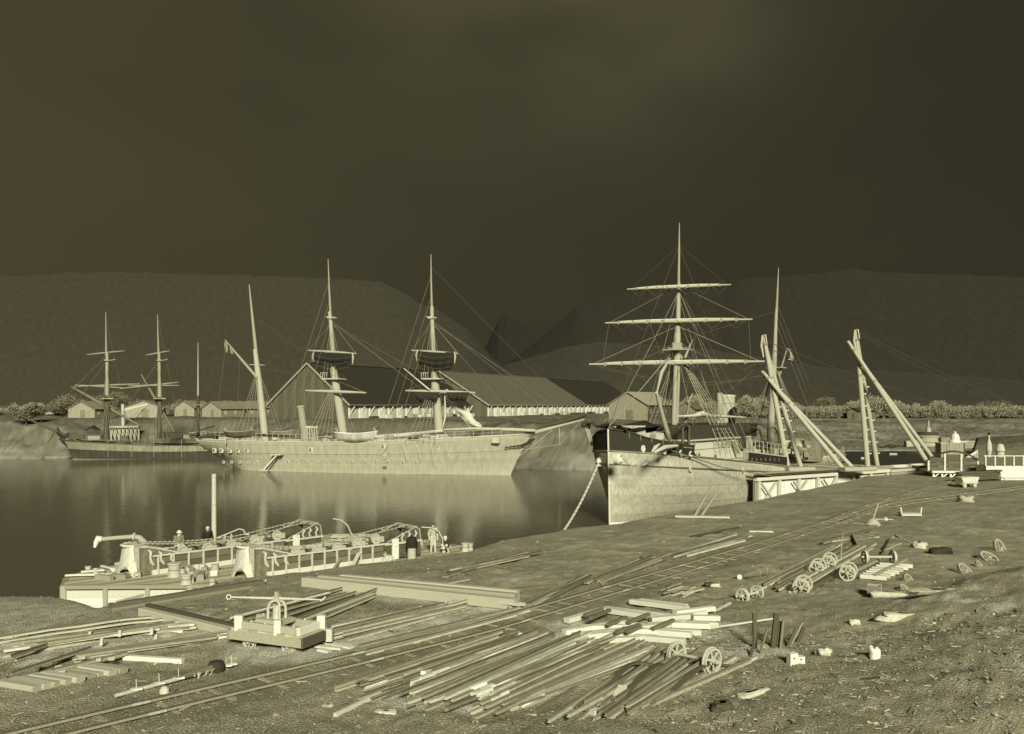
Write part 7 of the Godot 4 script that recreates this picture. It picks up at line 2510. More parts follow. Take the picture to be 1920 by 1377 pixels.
func make_cart() -> void:
	var c := Vector3(-6.3, 0, -27.0)
	c = on_ground(c, -0.1)
	var e1 := Vector3(-0.91, 0, -0.41)
	var e2 := Vector3(0.41, 0, -0.91)
	var bs := Basis(e1, Vector3.UP, -e2)
	var t := thing("pump_trolley", "heavy timber trolley carrying a pivoted lever on an iron arch, left of centre", "trolley", c)
	var P := func(x: float, y: float, z: float) -> Vector3: return e1 * x + Vector3.UP * y + e2 * z
	put(Shape.new().bar(P.call(0.0, 0.42, 0.1), P.call(2.75, 0.42, 0.1), 0.16, 0.3, Vector3.UP, 0.015), "side_sill", mat(160, "wood"), t)
	put(Shape.new().bar(P.call(0.0, 0.42, 1.25), P.call(2.75, 0.42, 1.25), 0.16, 0.3, Vector3.UP, 0.015), "side_sill", mat(150, "wood"), t)
	put(Shape.new().bar(P.call(0.0, 0.42, 0.02), P.call(0.0, 0.42, 1.33), 0.18, 0.3, Vector3.UP, 0.015), "end_sill", mat(92, "wood"), t)
	put(Shape.new().bar(P.call(2.75, 0.42, 0.02), P.call(2.75, 0.42, 1.33), 0.18, 0.3, Vector3.UP, 0.015), "end_sill", mat(140, "wood"), t)
	for k in 8:
		put(Shape.new().bar(P.call(0.15 + k * 0.34, 0.6, 0.04), P.call(0.15 + k * 0.34, 0.6, 1.32), 0.32, 0.05), "deck_board", mat([132, 144, 120][k % 3], "wood", 0.48), t)
	put(Shape.new().bar(P.call(0.25, 0.73, 0.18), P.call(2.55, 0.73, 0.18), 0.18, 0.22, Vector3.UP, 0.015), "upper_sill", mat(166, "wood"), t)
	put(Shape.new().bar(P.call(0.25, 0.73, 1.15), P.call(2.55, 0.73, 1.15), 0.18, 0.22, Vector3.UP, 0.015), "upper_sill", mat(158, "wood"), t)
	put(Shape.new().bar(P.call(0.16, 0.74, 0.1), P.call(0.16, 0.74, 1.25), 0.14, 0.24, Vector3.UP, 0.015), "upper_end_board", mat(206, "wood"), t)
	for q in [[2.45, 0.14, 0.26], [0.95, 0.14, 0.22], [0.12, 1.2, 0.26]]:
		put(Shape.new().bar(P.call(q[0], 0.55, q[1]), P.call(q[0], 1.02, q[1]), q[2], 0.2, Vector3.FORWARD, 0.015), "stake", mat(204, "wood"), t)
	put(Shape.new().bar(P.call(-0.12, 0.22, 1.28), P.call(-0.12, 0.6, 1.28), 0.2, 0.2, Vector3.FORWARD, 0.015), "buffer_post", mat(186, "wood"), t)
	put(Shape.new().box(P.call(1.45, 0.86, 0.65), Vector3(1.0, 0.12, 0.7), bs), "pump_bed", mat(168, "wood"), t)
	for q in [[1.62, 0.5], [1.62, 0.8], [1.18, 0.5], [1.18, 0.8]]:
		put(Shape.new().tube([P.call(q[0], 0.9, q[1]), P.call(q[0], 1.24, q[1]), P.call(1.4 + (q[0] - 1.4) * 0.75, 1.42, q[1] * 0.7 + 0.2), P.call(1.4, 1.5, 0.65)], [0.05, 0.045, 0.04, 0.04], 8), "arch_leg", mat(182, "iron"), t)
	put(Shape.new().lathe(P.call(1.4, 0.9, 0.65), [Vector2(0.14, 0), Vector2(0.12, 0.1), Vector2(0.07, 0.15), Vector2(0.05, 0.4), Vector2(0, 0.42)], 12), "pump_barrel", mat(192, "iron"), t)
	put(Shape.new().box(P.call(1.4, 1.52, 0.65), Vector3(0.2, 0.16, 0.16), bs), "pivot_block", mat(178, "iron"), t)
	put(Shape.new().box(P.call(1.4, 1.66, 0.65), Vector3(0.1, 0.16, 0.1), bs), "pivot_cap", mat(170, "iron"), t)
	# the lever runs nearly across the trolley's length
	var la := W(446, 1120, 28.0) - c
	var lb := W(617, 1125, 27.4) - c
	var mid: Vector3 = P.call(1.4, 1.53, 0.65)
	var off: Vector3 = mid - la.lerp(lb, 0.51)
	la += off
	lb += off
	var lev := put(Shape.new().tube([la, la.lerp(lb, 0.5), lb], [0.028, 0.045, 0.025], 8), "lever", mat(190, "wood"), t)
	put(Shape.new().lathe(la - (lb - la).normalized() * 0.1, [Vector2(0.055, -0.015), Vector2(0.085, -0.015), Vector2(0.085, 0.015), Vector2(0.055, 0.015), Vector2(0.055, -0.015)], 14, Basis(Vector3.RIGHT, 1.2)), "lever_ring", mat(198, "iron"), lev)
	put(Shape.new().bar(lb + Vector3(-0.02, -0.04, 0), lb + Vector3(0.14, 0.1, 0), 0.04, 0.04), "lever_hook", mat(196, "iron"), lev)
	for q in [[0.6, 0.2], [2.1, 0.2], [0.6, 1.15], [2.1, 1.15]]:
		var n: Vector3 = e2
		wheel(t, P.call(q[0], 0.21, q[1]), n, 0.22, 186, 5)
	for k in 2:
		put(Shape.new().tube([P.call(0.6 + k * 1.5, 0.21, 0.1), P.call(0.6 + k * 1.5, 0.21, 1.25)], [0.035], 7), "axle", mat(170, "iron"), t)
	for k in 8:
		put(Shape.new().lathe(P.call(0.4 + k * 0.27, 0.86, 0.2 + (k % 2) * 0.9), [Vector2(0.035, -0.05), Vector2(0.035, 0.03), Vector2(0, 0.04)], 7), "bolt", mat(188, "iron"), t)
	for q in [[590, 1213, 640, 1218, "short pale board on the ground before the trolley's right end"], [598, 1219, 618, 1224, "pale offcut on the ground under the short board"], [600, 1205, 660, 1216, "pale board beside the trolley's right rear wheel"]]:
		timber(q[0], q[1], q[2], q[3], 0.24, 0.06, 196, "board", q[4], "board")


func make_yard() -> void:
	# heavy girders and baulks
	timber(571, 1100, 968, 1143, 0.42, 0.4, 164, "girder", "front long pale girder lying across the middle of the yard", "girder")
	timber(600, 1097, 968, 1134, 0.34, 0.42, 150, "girder", "middle one of three long girders lying together", "girder")
	timber(640, 1095, 972, 1126, 0.3, 0.4, 172, "girder", "rear one of three long girders lying together", "girder")
	for k in 6:
		timber(925 + k * 6, 1134 + (k % 3) * 4, 968 + k * 3, 1139 + (k % 3) * 4, 0.16, 0.12, [196, 130, 180][k % 3], "short_bar", "short bar end in the bundle at the right tip of the long girders", "bar", "bars at the girder ends", 0.1 * (k % 3), 0.1 * (k % 3))
	timber(266, 1155, 447, 1198, 0.3, 0.3, 166, "baulk", "pale baulk lying from the left up to the trolley", "baulk")
	timber(276, 1149, 452, 1192, 0.18, 0.34, 88, "baulk", "narrow dark baulk behind the pale one left of the trolley", "baulk")
	timber(206, 1142, 492, 1096, 0.34, 0.2, 104, "long_baulk", "long dark baulk lying along the edge of the bank at the left", "baulk")
	timber(208, 1146, 470, 1103, 0.12, 0.1, 128, "long_bar", "thin bar lying in front of the long dark baulk on the bank", "bar")
	timber(214, 1140, 268, 1125, 0.1, 0.1, 204, "stick", "pale stick on the near end of the long dark baulk", "stick", "", 0.14, 0.14)
	timber(430, 1103, 498, 1090, 0.1, 0.08, 190, "stick", "pale stick at the bank edge below the front trough", "stick")
	timber(233, 1237, 343, 1244, 0.18, 0.14, 204, "baulk", "short pale baulk lying alone between the rails at the left", "baulk")
	# bundles of rails round the trolley
	heap(13, [395, 1170], [560, 1182], [620, 1113], [705, 1122], 0.14, 116, 190, "rail in the bundle behind the pump trolley", "rails behind the trolley", 0.06)
	heap(13, [592, 1186], [640, 1206], [838, 1133], [872, 1148], 0.14, 116, 195, "rail in the bundle right of the pump trolley", "rails right of the trolley", 0.06)
	heap(8, [690, 1212], [712, 1222], [965, 1148], [1010, 1146], 0.0, 130, 176, "rail lying just beside the main track in the middle", "rails beside the main track", 0.06)
	heap(12, [842, 1082], [862, 1072], [985, 1040], [1004, 1046], 0.1, 100, 190, "rail in the small bundle on the open sand above the girders", "rails on the open sand", 0.2)
	heap(20, [962, 1142], [1010, 1134], [1070, 1096], [1105, 1084], 0.1, 96, 178, "thin rail in the bundle at the right end of the girders", "rails right of the girders", 0.15)
	heap(18, [1085, 1100], [1140, 1092], [1185, 1050], [1255, 1048], 0.1, 92, 176, "rail in the bundle beyond the main track in the middle", "rails beyond the main track", 0.2)
	heap(14, [1205, 1062], [1300, 1040], [1350, 1014], [1412, 1010], 0.08, 92, 182, "rail in the straggling line beyond the main track", "rails straggling beyond the track", 0.2)
	timber(740, 1115, 880, 1088, 0.07, 0.06, 156, "thin_rod", "thin rod lying on the sand above the girders", "rod")
	timber(1295, 1008, 1386, 991, 0.12, 0.1, 82, "dark_bar", "dark bar lying alone on the sand below the steamer", "bar")
	timber(1405, 998, 1450, 999, 0.1, 0.1, 178, "stick", "pale stick on the sand beside the main track", "stick")
	# the big heap in front
	heap(80, [655, 1288], [935, 1336], [935, 1196], [1190, 1216], 0.16, 116, 196, "loose iron rail in the big heap at the front of the yard", "rails in the front heap", 0.07)
	heap(14, [945, 1335], [1010, 1318], [1175, 1222], [1240, 1236], 0.1, 120, 200, "loose rail on the right flank of the big front heap", "rails on the heap's flank", 0.12)
	heap(26, [1050, 1345], [1180, 1345], [1215, 1228], [1330, 1250], 0.18, 108, 172, "dark rail in the tangle left of the large wheelset", "rails in the dark tangle", 0.25)
	heap(6, [1160, 1350], [1240, 1318], [1345, 1250], [1445, 1236], 0.05, 110, 176, "long rail reaching right from the dark tangle", "rails reaching right", 0.2)
	timber(628, 1345, 800, 1262, 0.1, 0.1, 190, "pole", "long pale pole slanting in at the front edge", "pole")
	timber(1003, 1338, 1190, 1226, 0.09, 0.09, 112, "pole", "dark pole lying between the heap and the dark tangle", "pole")
	timber(1110, 1342, 1170, 1332, 0.2, 0.14, 196, "baulk", "pale baulk end at the foot of the dark tangle", "baulk")
	timber(1148, 1330, 1168, 1306, 0.24, 0.1, 184, "board", "pale board tilted on the dark tangle", "board", "", 0.0, 0.2)
	for k in 26:
		var t := rng.randf()
		var x := lerpf(760.0, 935.0, t) + rng.randf_range(-14, 14)
		var y := lerpf(1296.0, 1334.0, t) - rng.randf_range(0, 26)
		var l := rng.randf_range(12, 34)
		timber(x, y, x + l, y - l * 0.4, rng.randf_range(0.08, 0.16), 0.1, rng.randf_range(186, 212), "offcut", "pale offcut among the rail ends at the foot of the front heap", "offcut", "pale offcuts in the front heap", 0.1 * (k % 3), 0.1 * (k % 3))
	# bent dark strips over the tangle
	for q in [[[1132, 1322], [1160, 1285], [1195, 1262], [1268, 1262], 0.25], [[1150, 1340], [1195, 1300], [1230, 1270], [1262, 1240], 0.3], [[1262, 1300], [1300, 1278], [1330, 1262], [1380, 1254], 0.2]]:
		var p := []
		var b0 := Y(q[0][0], q[0][1])
		for k in 4:
			p.append(Y(q[k][0], q[k][1], 0.06 + q[4] * sin(k / 3.0 * PI)) - b0)
		var s := Shape.new()
		var sp := smooth_path(p, 0.25)
		for k in sp.size() - 1:
			s.bar(sp[k], sp[k + 1], 0.14, 0.05)
		single(s, "bent_strip", mat(98, "iron"), "bent dark iron strip arching over the rail tangle by the wheelset", "strip", b0, "bent strips in the tangle")
	# the pale sleeper stack
	var sl := [[1134, 1146, 1255, 1160], [1183, 1136, 1290, 1150], [1200, 1131, 1287, 1142], [1130, 1152, 1232, 1167], [1190, 1199, 1284, 1208], [1207, 1193, 1297, 1200], [1232, 1187, 1315, 1191], [1257, 1180, 1330, 1183], [1282, 1173, 1345, 1176], [1298, 1167, 1348, 1168], [1057, 1191, 1170, 1172], [1062, 1173, 1130, 1153], [1215, 1178, 1283, 1172], [1220, 1171, 1300, 1164], [1237, 1164, 1323, 1154], [1265, 1158, 1338, 1149], [1075, 1197, 1200, 1184], [1100, 1203, 1212, 1192], [1140, 1206, 1232, 1200], [1160, 1176, 1236, 1190], [1090, 1182, 1180, 1180], [1170, 1190, 1262, 1180]]
	for k in sl.size():
		var q: Array = sl[k]
		timber(q[0], q[1], q[2], q[3], 0.26, 0.17, 186 + (k * 7) % 18, "sleeper_baulk", "pale timber sleeper in the scattered stack beyond the large wheelset", "sleeper", "pale sleepers in the stack", 0.08 * (k % 2), 0.08 * (k % 2))
	for q in [[1108, 1178, 1143, 1162], [1178, 1186, 1217, 1170], [1223, 1199, 1263, 1182], [1155, 1205, 1200, 1191], [1176, 1204, 1201, 1194], [1140, 1190, 1174, 1176], [1096, 1172, 1130, 1160]]:
		timber(q[0], q[1], q[2], q[3], 0.13, 0.11, 108, "short_rail", "short dark rail end lying on the pale sleeper stack", "rail", "rail ends on the sleepers", 0.28, 0.28)
	for k in 14:
		var x := rng.randf_range(1215, 1285)
		timber(x, 1112 + rng.randf_range(-2, 16), x + rng.randf_range(14, 50), 1104 + rng.randf_range(-4, 12), 0.06, 0.06, rng.randf_range(96, 190), "scrap_bar", "thin scrap bar in the jumble above the sleeper stack", "bar", "scrap bars above the sleepers", rng.randf() * 0.2, rng.randf() * 0.3)
	timber(1338, 1150, 1370, 1133, 0.09, 0.09, 186, "pole", "pale pole running from the sleepers to the half-buried wheels", "pole")
	timber(1325, 1180, 1460, 1160, 0.06, 0.06, 186, "thin_rod", "thin pale rod from the sleepers to the upright stakes", "rod")
	# upright stakes
	var stakes := [[1416, 1216, 1415, 1150, 0.1, 0.09, 96, "left dark upright stake, apart from the others"], [1424, 1226, 1439, 1178, 0.06, 0.05, 110, "short bent stake beside the left upright stake"], [1406, 1230, 1414, 1208, 0.07, 0.05, 84, "stub leaning at the foot of the left upright stake"], [1449, 1216, 1456, 1151, 0.13, 0.1, 88, "thickest upright stake in the middle of the group"], [1458, 1214, 1464, 1162, 0.07, 0.06, 140, "thin pale-edged stake right behind the thickest one"], [1463, 1216, 1469, 1163, 0.07, 0.06, 120, "thin stake just right of the thickest one"], [1474, 1214, 1494, 1178, 0.08, 0.06, 96, "leaning stake, second from the right of the group"], [1493, 1205, 1508, 1177, 0.1, 0.07, 88, "leaning stake at the right of the group"], [1481, 1208, 1505, 1168, 0.06, 0.05, 130, "long thin leaning stake at the right"]]
	for q in stakes:
		var a := Y(q[0], q[1], -0.1)
		var b := W(q[2], q[3], -a.z + 0.1)
		single(Shape.new().bar(Vector3.ZERO, b - a, q[4] * 1.2, q[5] * 1.2, Vector3.FORWARD, 0.012), "upright_stake", mat(q[6], "beam"), q[7], "stake", a)
	# wheels
	wheelset(1268, 1249, 1336, 1263, 0.36, 0.02, "large pale wheelset on its axle at the front right of the yard", 184)
	wheelset(1531, 1081, 1546, 1076, 0.32, 0.0, "wheelset nearest the long rails, lower of two side by side", 178, Vector3(0.42, 0, -0.9))
	wheelset(1553, 1069, 1572, 1066, 0.32, 0.0, "wheelset with the upright rod behind it, upper of two side by side", 178, Vector3(0.42, 0, -0.9))
	wheelset(1589, 1090, 1606, 1085, 0.33, 0.0, "wheelset standing before the pale track panel", 178, Vector3(0.42, 0, -0.9))
	wheelset(1502, 1112, 1521, 1112, 0.33, 0.12, "wheelset sunk in the sand at the left of the track panel", 178, Vector3(0.42, 0, -0.9))
	wheelset(1392, 1126, 1424, 1123, 0.28, 0.12, "small half-buried wheelset beyond the upright stakes", 186, Vector3(0.75, 0, -0.65))
	wheelset(1622, 1066, 1675, 1066, 0.3, -0.22, "wheelset standing edge-on upon the pale track panel", 186)
	for q in [[1811, 1075, 0.42, Vector3(0.5, 0.7, 0.6), "spoked wheel leaning on the spoil bank at the right"], [1855, 1049, 0.42, Vector3(0.2, 0.8, 0.5), "spoked wheel lying at the top of the right-hand bank"], [1836, 1062, 0.22, Vector3(0.5, 0.5, 0.6), "small wheel between the two spoked wheels at the right"], [1876, 1034, 0.55, Vector3(0.6, 0.4, 0.7), "large drum wheel at the right edge of the yard"], [1703, 1090, 0.26, Vector3(0.5, 0.5, 0.7), "wheel half buried at the end of the track panel"], [1697, 1108, 0.24, Vector3(0.4, 0.7, 0.5), "small wheel rim in the sand right of the pale box"]]:
		var p := Y(q[0], q[1])
		var t := thing("wheel_casting", q[4], "wheel", p)
		wheel(t, Vector3.UP * q[2] * 0.12, q[3].normalized(), q[2], 156)
	# the track panel: sleepers with two rails bolted on
	var pa := Y(1585, 1078)
	var tp := thing("track_panel", "ready-made track panel of pale sleepers and two rails at the right", "track panel", pa)
	for k in 7:
		var t := k / 6.0
		var a := Y(lerpf(1612, 1648, t), lerpf(1086, 1064, t)) - pa
		var b := Y(lerpf(1662, 1710, t), lerpf(1090, 1067, t)) - pa
		put(Shape.new().bar(a + Vector3.UP * 0.12, b + Vector3.UP * 0.12, 0.24, 0.18, Vector3.UP, 0.02), "sleeper", mat([190, 178, 196][k % 3], "beam"), tp)
	for q in [[1598, 1086, 1654, 1058], [1642, 1090, 1700, 1060]]:
		var a := Y(q[0], q[1]) - pa
		var b := Y(q[2], q[3]) - pa
		put(Shape.new().bar(a + Vector3.UP * 0.27, b + Vector3.UP * 0.27, 0.09, 0.12), "panel_rail", mat(150, "iron"), tp)
	# long rails on the right
	heap(24, [1420, 1100], [1520, 1102], [1560, 1030], [1640, 1028], 0.12, 112, 190, "long rail in the bundle behind the wheelsets", "rails behind the wheelsets", 0.12)
	heap(10, [1540, 1022], [1560, 1018], [1610, 1000], [1650, 1006], 0.1, 96, 186, "rail in the upper end of the right-hand bundle", "rails in the upper bundle", 0.3)
	heap(3, [1518, 1100], [1530, 1104], [1580, 1068], [1600, 1064], 0.0, 90, 110, "dark rail lying under the upper wheelsets", "rails under the wheelsets", 0.3)
	timber(1532, 1113, 1690, 1082, 0.06, 0.06, 110, "thin_rod", "thin rod curving below the track panel", "rod")
	timber(1600, 1008, 1617, 1040, 0.16, 0.12, 140, "board", "board lying across the end of the upper rails", "board", "", 0.1, 0.0)
	timber(1652, 1036, 1690, 1020, 0.1, 0.08, 150, "crossed_bar", "pale bar of a crossed pair on the sand", "bar")
	timber(1654, 1042, 1668, 1014, 0.07, 0.06, 88, "crossed_bar", "dark bar of a crossed pair on the sand", "bar", "", 0.08, 0.08)
	timber(1680, 1005, 1714, 1024, 0.1, 0.08, 172, "bar", "bar slanting down to the pale bowl at the right", "bar")
	timber(1612, 1012, 1648, 1008, 0.08, 0.06, 176, "bar", "short pale bar at the right tip of the upper rails", "bar")
	# the box, the lever stand, the tarpaulin, the bowl
	var bp := Y(1640, 1117)
	var bx := thing("pale_box", "open pale wooden box in the hollow below the track panel", "box", bp)
	for k in 4:
		var an := k * PI / 2 + 0.4
		var d := Vector3(cos(an), 0, sin(an))
		put(Shape.new().box(d * 0.24 + Vector3.UP * 0.2, Vector3(0.04, 0.42, 0.5), Basis(d, Vector3.UP, d.cross(Vector3.UP))), "side_board", mat([196, 120, 190, 150][k], "wood"), bx)
	var lv := Y(1577, 1056)
	single(Shape.new().tube([Vector3.ZERO, Vector3(0.02, 0.6, 0), Vector3(0.1, 1.45, 0)], [0.06, 0.035, 0.02], 7), "upright_rod", mat(150, "iron"), "thin upright rod standing behind the upper wheelset", "rod", lv)
	var ls := Y(1637, 984)
	var st := thing("lever_stand", "small points lever with a ball weight beside the main track", "lever", ls)
	put(Shape.new().lathe(Vector3.ZERO, [Vector2(0.5, 0.0), Vector2(0.4, 0.12), Vector2(0.2, 0.34), Vector2(0, 0.4)], 10), "stand_base", mat(168, "iron"), st)
	put(Shape.new().tube([Vector3(0, 0.3, 0), Vector3(0.34, 1.3, 0)], [0.05, 0.035], 6), "lever_arm", mat(176, "iron"), st)
	put(Shape.new().tube([Vector3(0.1, 0.34, 0), Vector3(1.3, 0.3, 0)], [0.04], 6), "weight_arm", mat(170, "iron"), st)
	put(Shape.new().lathe(Vector3(0.8, 0.32, 0), [Vector2(0, -0.16), Vector2(0.14, -0.06), Vector2(0.14, 0.06), Vector2(0, 0.16)], 10), "ball_weight", mat(196, "iron"), st)
	timber(1600, 982, 1648, 988, 0.2, 0.1, 156, "board", "board under the points lever", "board")
	var fr := Y(1706, 968)
	var sf := thing("stool_frame", "low pale frame with two end posts standing on the sand", "frame", fr)
	put(Shape.new().box(Vector3(0, 0.2, 0), Vector3(1.35, 0.12, 0.6)), "frame_top", mat(150, "wood"), sf)
	for k in 2:
		put(Shape.new().tube([Vector3(-0.62 + k * 1.24, 0, 0.25), Vector3(-0.72 + k * 1.4, 0.62, 0.25)], [0.06], 6), "end_post", mat(196), sf)
	put(Shape.new().bar(Vector3(-0.66, 0.1, 0.34), Vector3(0.66, 0.1, 0.34), 0.06, 0.1), "front_rail", mat(190), sf)
	var cyl := Y(1410, 1084)
	var cn := thing("buoy", "long tapered buoy with a pale ball at its narrow end", "buoy", cyl)
	var ca := Y(1386, 1087) - cyl + Vector3.UP * 0.1
	var cb := Y(1438, 1078) - cyl + Vector3.UP * 0.2
	put(Shape.new().tube([ca.lerp(cb, 0.14), ca.lerp(cb, 0.3), ca.lerp(cb, 0.62), ca.lerp(cb, 0.9), cb], [0.09, 0.13, 0.19, 0.22, 0.19], 14), "buoy_body", mat(118, "iron"), cn)
	put(Shape.new().tube([ca.lerp(cb, 0.6), ca.lerp(cb, 0.64)], [0.205], 14), "band", mat(140, "iron"), cn)
	put(Shape.new().tube([ca.lerp(cb, 0.85), ca.lerp(cb, 0.89)], [0.235], 14), "band", mat(140, "iron"), cn)
	put(Shape.new().add(rock_shape(rng, Vector3.ONE * 0.24, 0.0), Transform3D(Basis.IDENTITY, ca)), "ball_end", mat(204, "iron"), cn)
	stone(1762, 1038, Vector3(1.1, 0.4, 0.7), 60, "dark rounded lump lying on the sand at the right")
	stone(1725, 1028, Vector3(0.6, 0.4, 0.5), 166, "pale bowl-shaped lump at the end of a slanting bar")
	stone(1329, 1099, Vector3(0.4, 0.2, 0.35), 78, "dark stone of the pair beyond the sleepers")
	stone(1340, 1101, Vector3(0.45, 0.2, 0.3), 176, "pale stone of the pair beyond the sleepers")
	stone(1355, 1330, Vector3(0.5, 0.22, 0.4), 84, "dark domed stone at the front edge on the right")
	stone(1408, 1306, Vector3(1.2, 0.16, 0.4), 178, "long pale slab of stone behind the dark domed stone", 0.6)
	stone(1545, 1228, Vector3(0.5, 0.24, 0.32), 182, "pale pointed stone right of the two upright blocks", 0.4)
	stone(1640, 1236, Vector3(0.32, 0.5, 0.25), 202, "pale upright stone on the bank at the lower right", 0.4)
	stone(1602, 1170, Vector3(0.32, 0.2, 0.25), 186, "small pale stone on the edge of the spoil bank")
	stone(1515, 1086, Vector3(0.3, 0.2, 0.25), 196, "small white stone at the foot of the long rails")
	stone(1812, 941, Vector3(1.2, 0.6, 0.8), 150, "grey stone beside the track at the far right")
	stone(1700, 1162, Vector3(1.9, 0.3, 0.5), 172, "long pale crumbling ledge in the middle of the spoil bank")
	stone(1668, 1120, Vector3(1.5, 0.3, 0.5), 166, "pale crumbling ledge at the upper edge of the spoil bank")
	stone(1760, 1112, Vector3(2.2, 0.2, 0.5), 146, "low greyish ledge right of the upper pale ledge")
	for q in [[1486, 1246, 0.26, 0.36, "left, taller of two pale upright blocks"], [1499, 1243, 0.25, 0.22, "right, lower of two pale upright blocks with a bolt hole"]]:
		var p := Y(q[0], q[1])
		var t := thing("pale_block", q[4], "block", p)
		put(Shape.new().box(Vector3(0, q[3] * 0.5 - 0.03, 0), Vector3(q[2], q[3], 0.2), Basis(Vector3.UP, 0.3)), "block_body", mat(206, "wood"), t)
		put(Shape.new().box(Vector3(0.02, q[3] * 0.55, 0.11), Vector3(0.04, 0.04, 0.02), Basis(Vector3.UP, 0.3)), "bolt_hole", mat(90), t)
	# the old track panel at the left edge: sleepers crosswise under long rails
	for k in 9:
		var t := k / 8.0
		var a := Y(lerpf(70, 232, t), lerpf(1296, 1262, t)) + Vector3.UP * 0.06
		var b := a + Vector3(-1.25, 0.0, -0.52)
		single(Shape.new().bar(Vector3.ZERO, b - a, 0.3, 0.16, Vector3.UP, 0.03), "old_sleeper", mat([168, 178, 158][k % 3], "beam"), "pale sleeper under the old track at the left edge", "sleeper", a, "sleepers of the old track")
	for q in [[20, 1278, 170, 1228, "front rail of the old track at the left edge", 132], [80, 1276, 238, 1238, "short near rail of the old track at the left edge", 140], [20, 1244, 88, 1222, "stub of rail behind the old track at the left edge", 110]]:
		rail(Y(q[0], q[1], 0.15), Y(q[2], q[3], 0.15), 0.0, q[5], "old_rail", q[4], "rail")
	for k in 8:
		var q := [[150, 1246], [125, 1240], [142, 1256], [106, 1264], [180, 1250], [205, 1248], [68, 1262], [112, 1274]][k] as Array
		var p := Y(q[0], q[1], 0.18)
		single(Shape.new().bar(Vector3.ZERO, Vector3(0.14, 0.04, 0.1), 0.1, 0.1, Vector3.UP, 0.01), "rail_chair", mat(186, "iron"), "small pale rail chair on the old track's sleepers", "rail chair", p, "rail chairs on the old track")
	heap(16, [30, 1228], [60, 1206], [330, 1176], [352, 1186], 0.12, 124, 204, "long rail in the spread bundle at the far left", "long rails at the left", 0.3)
	heap(12, [110, 1246], [180, 1232], [400, 1190], [446, 1198], 0.1, 124, 204, "long rail leading from the left edge to the trolley", "long rails to the trolley", 0.3)
	for q in [[168, 1202], [224, 1200], [284, 1196], [190, 1216], [292, 1208]]:
		var p := Y(q[0], q[1], 0.1)
		single(Shape.new().bar(Vector3.ZERO, Vector3(0.02, 0.2, 0), 0.09, 0.09, Vector3.FORWARD), "rail_peg", mat(190), "small pale peg standing among the long rails at the left", "peg", p, "pegs among the left rails")
	# the fallen pole with a dark basket
	var fp := Y(216, 1310)
	var fb := Y(440, 1251)
	var fo := thing("fallen_pole", "fallen bark-covered pole lying beside the main track at the lower left", "pole", fp)
	put(Shape.new().tube([Vector3.UP * 0.06, (fb - fp).lerp(Vector3.ZERO, 0.55) + Vector3.UP * 0.08, fb - fp + Vector3.UP * 0.1], [0.05, 0.06, 0.04], 8), "pole_shaft", mat(182, "wood"), fo)
	put(Shape.new().tube([(fb - fp) * 0.46 + Vector3.UP * 0.08, (fb - fp) * 0.62 + Vector3.UP * 0.12, (fb - fp) * 0.8 + Vector3.UP * 0.14, (fb - fp) * 0.88 + Vector3.UP * 0.1], [0.05, 0.08, 0.1, 0.04], 9), "bark", mat(110, "wood"), fo)
	for k in 26:
		var c := (fb - fp) * rng.randf_range(0.66, 0.86) + Vector3(rng.randf_range(-0.1, 0.1), 0.14, rng.randf_range(0, 0.2))
		put(Shape.new().bar(c, c + Vector3(rng.randf_range(-0.1, 0.12), rng.randf_range(-0.16, 0.02), rng.randf_range(0.05, 0.24)), 0.03, 0.015), "fibre", mat(rng.randf_range(150, 192)), fo)
	for k in 5:
		var c: Vector3 = (fb - fp) * [0.16, 0.34, 0.5, 0.92, 0.97][k] + Vector3.UP * 0.1
		put(Shape.new().box(c, Vector3(0.3, 0.05, 0.14), Basis(Vector3.UP, 0.5)), "crosspiece", mat(200), fo)
		put(Shape.new().tube([c, c + Vector3(0.0, 0.26, 0.02)], [0.014], 5), "spike", mat(186), fo)
	var bk := Y(405, 1260, 0.12)
	single(Shape.new().lathe(Vector3.ZERO, [Vector2(0.24, -0.12), Vector2(0.25, 0.02), Vector2(0.19, 0.14), Vector2(0, 0.18)], 14), "upturned_basket", mat(66, "wood"), "dark upturned basket beside the fallen pole", "basket", bk + Vector3(-0.03, 0, -0.1))
	var cup := Y(308, 1300, 0.0)
	single(Shape.new().lathe(Vector3.ZERO, [Vector2(0.13, 0), Vector2(0.12, 0.1), Vector2(0.06, 0.17), Vector2(0, 0.18)], 12), "pale_cup", mat(186), "small pale dome standing at the middle of the fallen pole", "cup", cup)
	var ws := [[725, 1338, 0.5, 0.1, 188, "pale rag on the sand at the front edge, below the heap"], [615, 1325, 0.3, 0.08, 160, "small pale rag left of the slanting pole"]]
	for q in ws:
		stone(q[0], q[1], Vector3(q[2], q[3], q[2] * 0.6), q[4], q[5])
	timber(1840, 1275, 1890, 1290, 0.09, 0.07, 74, "dark_stick", "dark stick at the lower right edge of the bank", "stick")
	timber(1614, 1275, 1650, 1271, 0.05, 0.04, 66, "dark_stick", "short dark stick lying on the spoil bank", "stick")


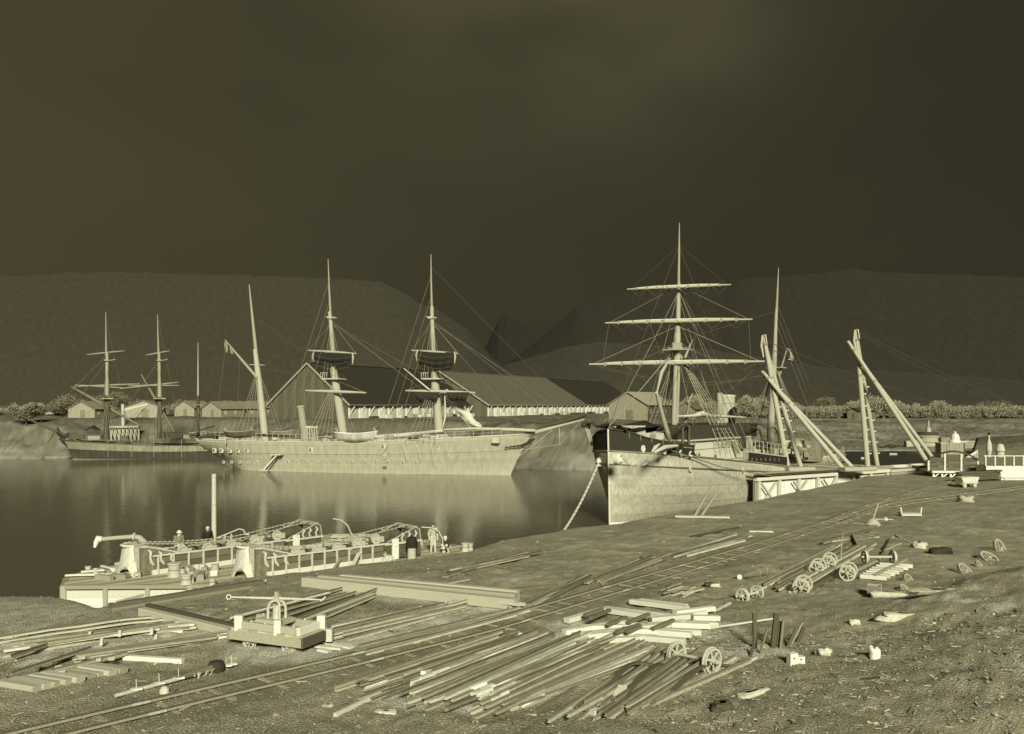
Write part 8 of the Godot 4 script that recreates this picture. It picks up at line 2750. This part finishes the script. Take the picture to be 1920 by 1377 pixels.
func make_litter() -> void:
	var r := RandomNumberGenerator.new()
	r.seed = 404
	for kind in [["pebbles", 18000, 0.02, 0.05, 80, 150, "stony grit strewn over the near yard"], ["clods", 2200, 0.04, 0.11, 70, 160, "clods and stones strewn over the near yard"], ["chips", 3000, 0.05, 0.18, 60, 178, "wood chips and splinters strewn over the near yard"]]:
		var s := Shape.new()
		if kind[0] == "chips":
			s.bar(Vector3(-0.5, 0, 0), Vector3(0.5, 0.05, 0.06), 0.16, 0.09)
		else:
			for q in [[1, 1, 1], [1, 1, -1], [-1, 1, -1], [-1, 1, 1]]:
				pass
			var t := Vector3(0.1, 0.42, 0.05)
			var ring := []
			for k in 6:
				var an := TAU * k / 6.0
				ring.append(Vector3(cos(an) * (0.42 + 0.1 * (k % 2)), 0.06 * (k % 3) - 0.1, sin(an) * (0.5 - 0.08 * (k % 3))))
			for k in 6:
				s.tri(t, ring[(k + 1) % 6], ring[k])
				s.tri(ring[k], ring[(k + 1) % 6], Vector3(0, -0.4, 0))
		var mm := MultiMesh.new()
		mm.transform_format = MultiMesh.TRANSFORM_3D
		mm.use_colors = true
		mm.mesh = s.mesh()
		mm.instance_count = kind[1]
		for k in kind[1]:
			var z := 20.0 + pow(r.randf(), 1.5) * 46.0
			var x := r.randf_range(-0.6, 0.6) * z
			var cr := pick(CREST, 960.0 + FOCAL * x / z)
			if z > cr + 3.0:
				z = lerpf(20.0, cr + 2.0, r.randf())
				x *= 0.9
			if kind[0] != "pebbles" and r.randf() < 0.5:
				z = r.randf_range(20.5, 30.0)
				x = r.randf_range(3.0, 17.0)
			var sc := r.randf_range(kind[2], kind[3]) * (1.0 if r.randf() < 0.9 else 1.7)
			var y := ground_at(x, z)
			mm.set_instance_transform(k, Transform3D(Basis(Vector3.UP, r.randf() * TAU) * Basis(Vector3.RIGHT, r.randf_range(-0.3, 0.3)) * Basis.from_scale(Vector3(sc * r.randf_range(0.8, 1.7), sc * r.randf_range(0.5, 0.9), sc)), Vector3(x, y + sc * 0.08, -z)))
			mm.set_instance_color(k, base_tone(r.randf_range(kind[4], kind[5]), 0.8))
		var mi := MultiMeshInstance3D.new()
		mi.multimesh = mm
		mi.name = kind[0]
		var m := StandardMaterial3D.new()
		m.vertex_color_use_as_albedo = true
		m.roughness = 0.95
		mi.material_override = m
		add_child(mi)
		mi.set_meta("kind", "stuff")
		mi.set_meta("label", kind[6])
		mi.set_meta("category", kind[0])
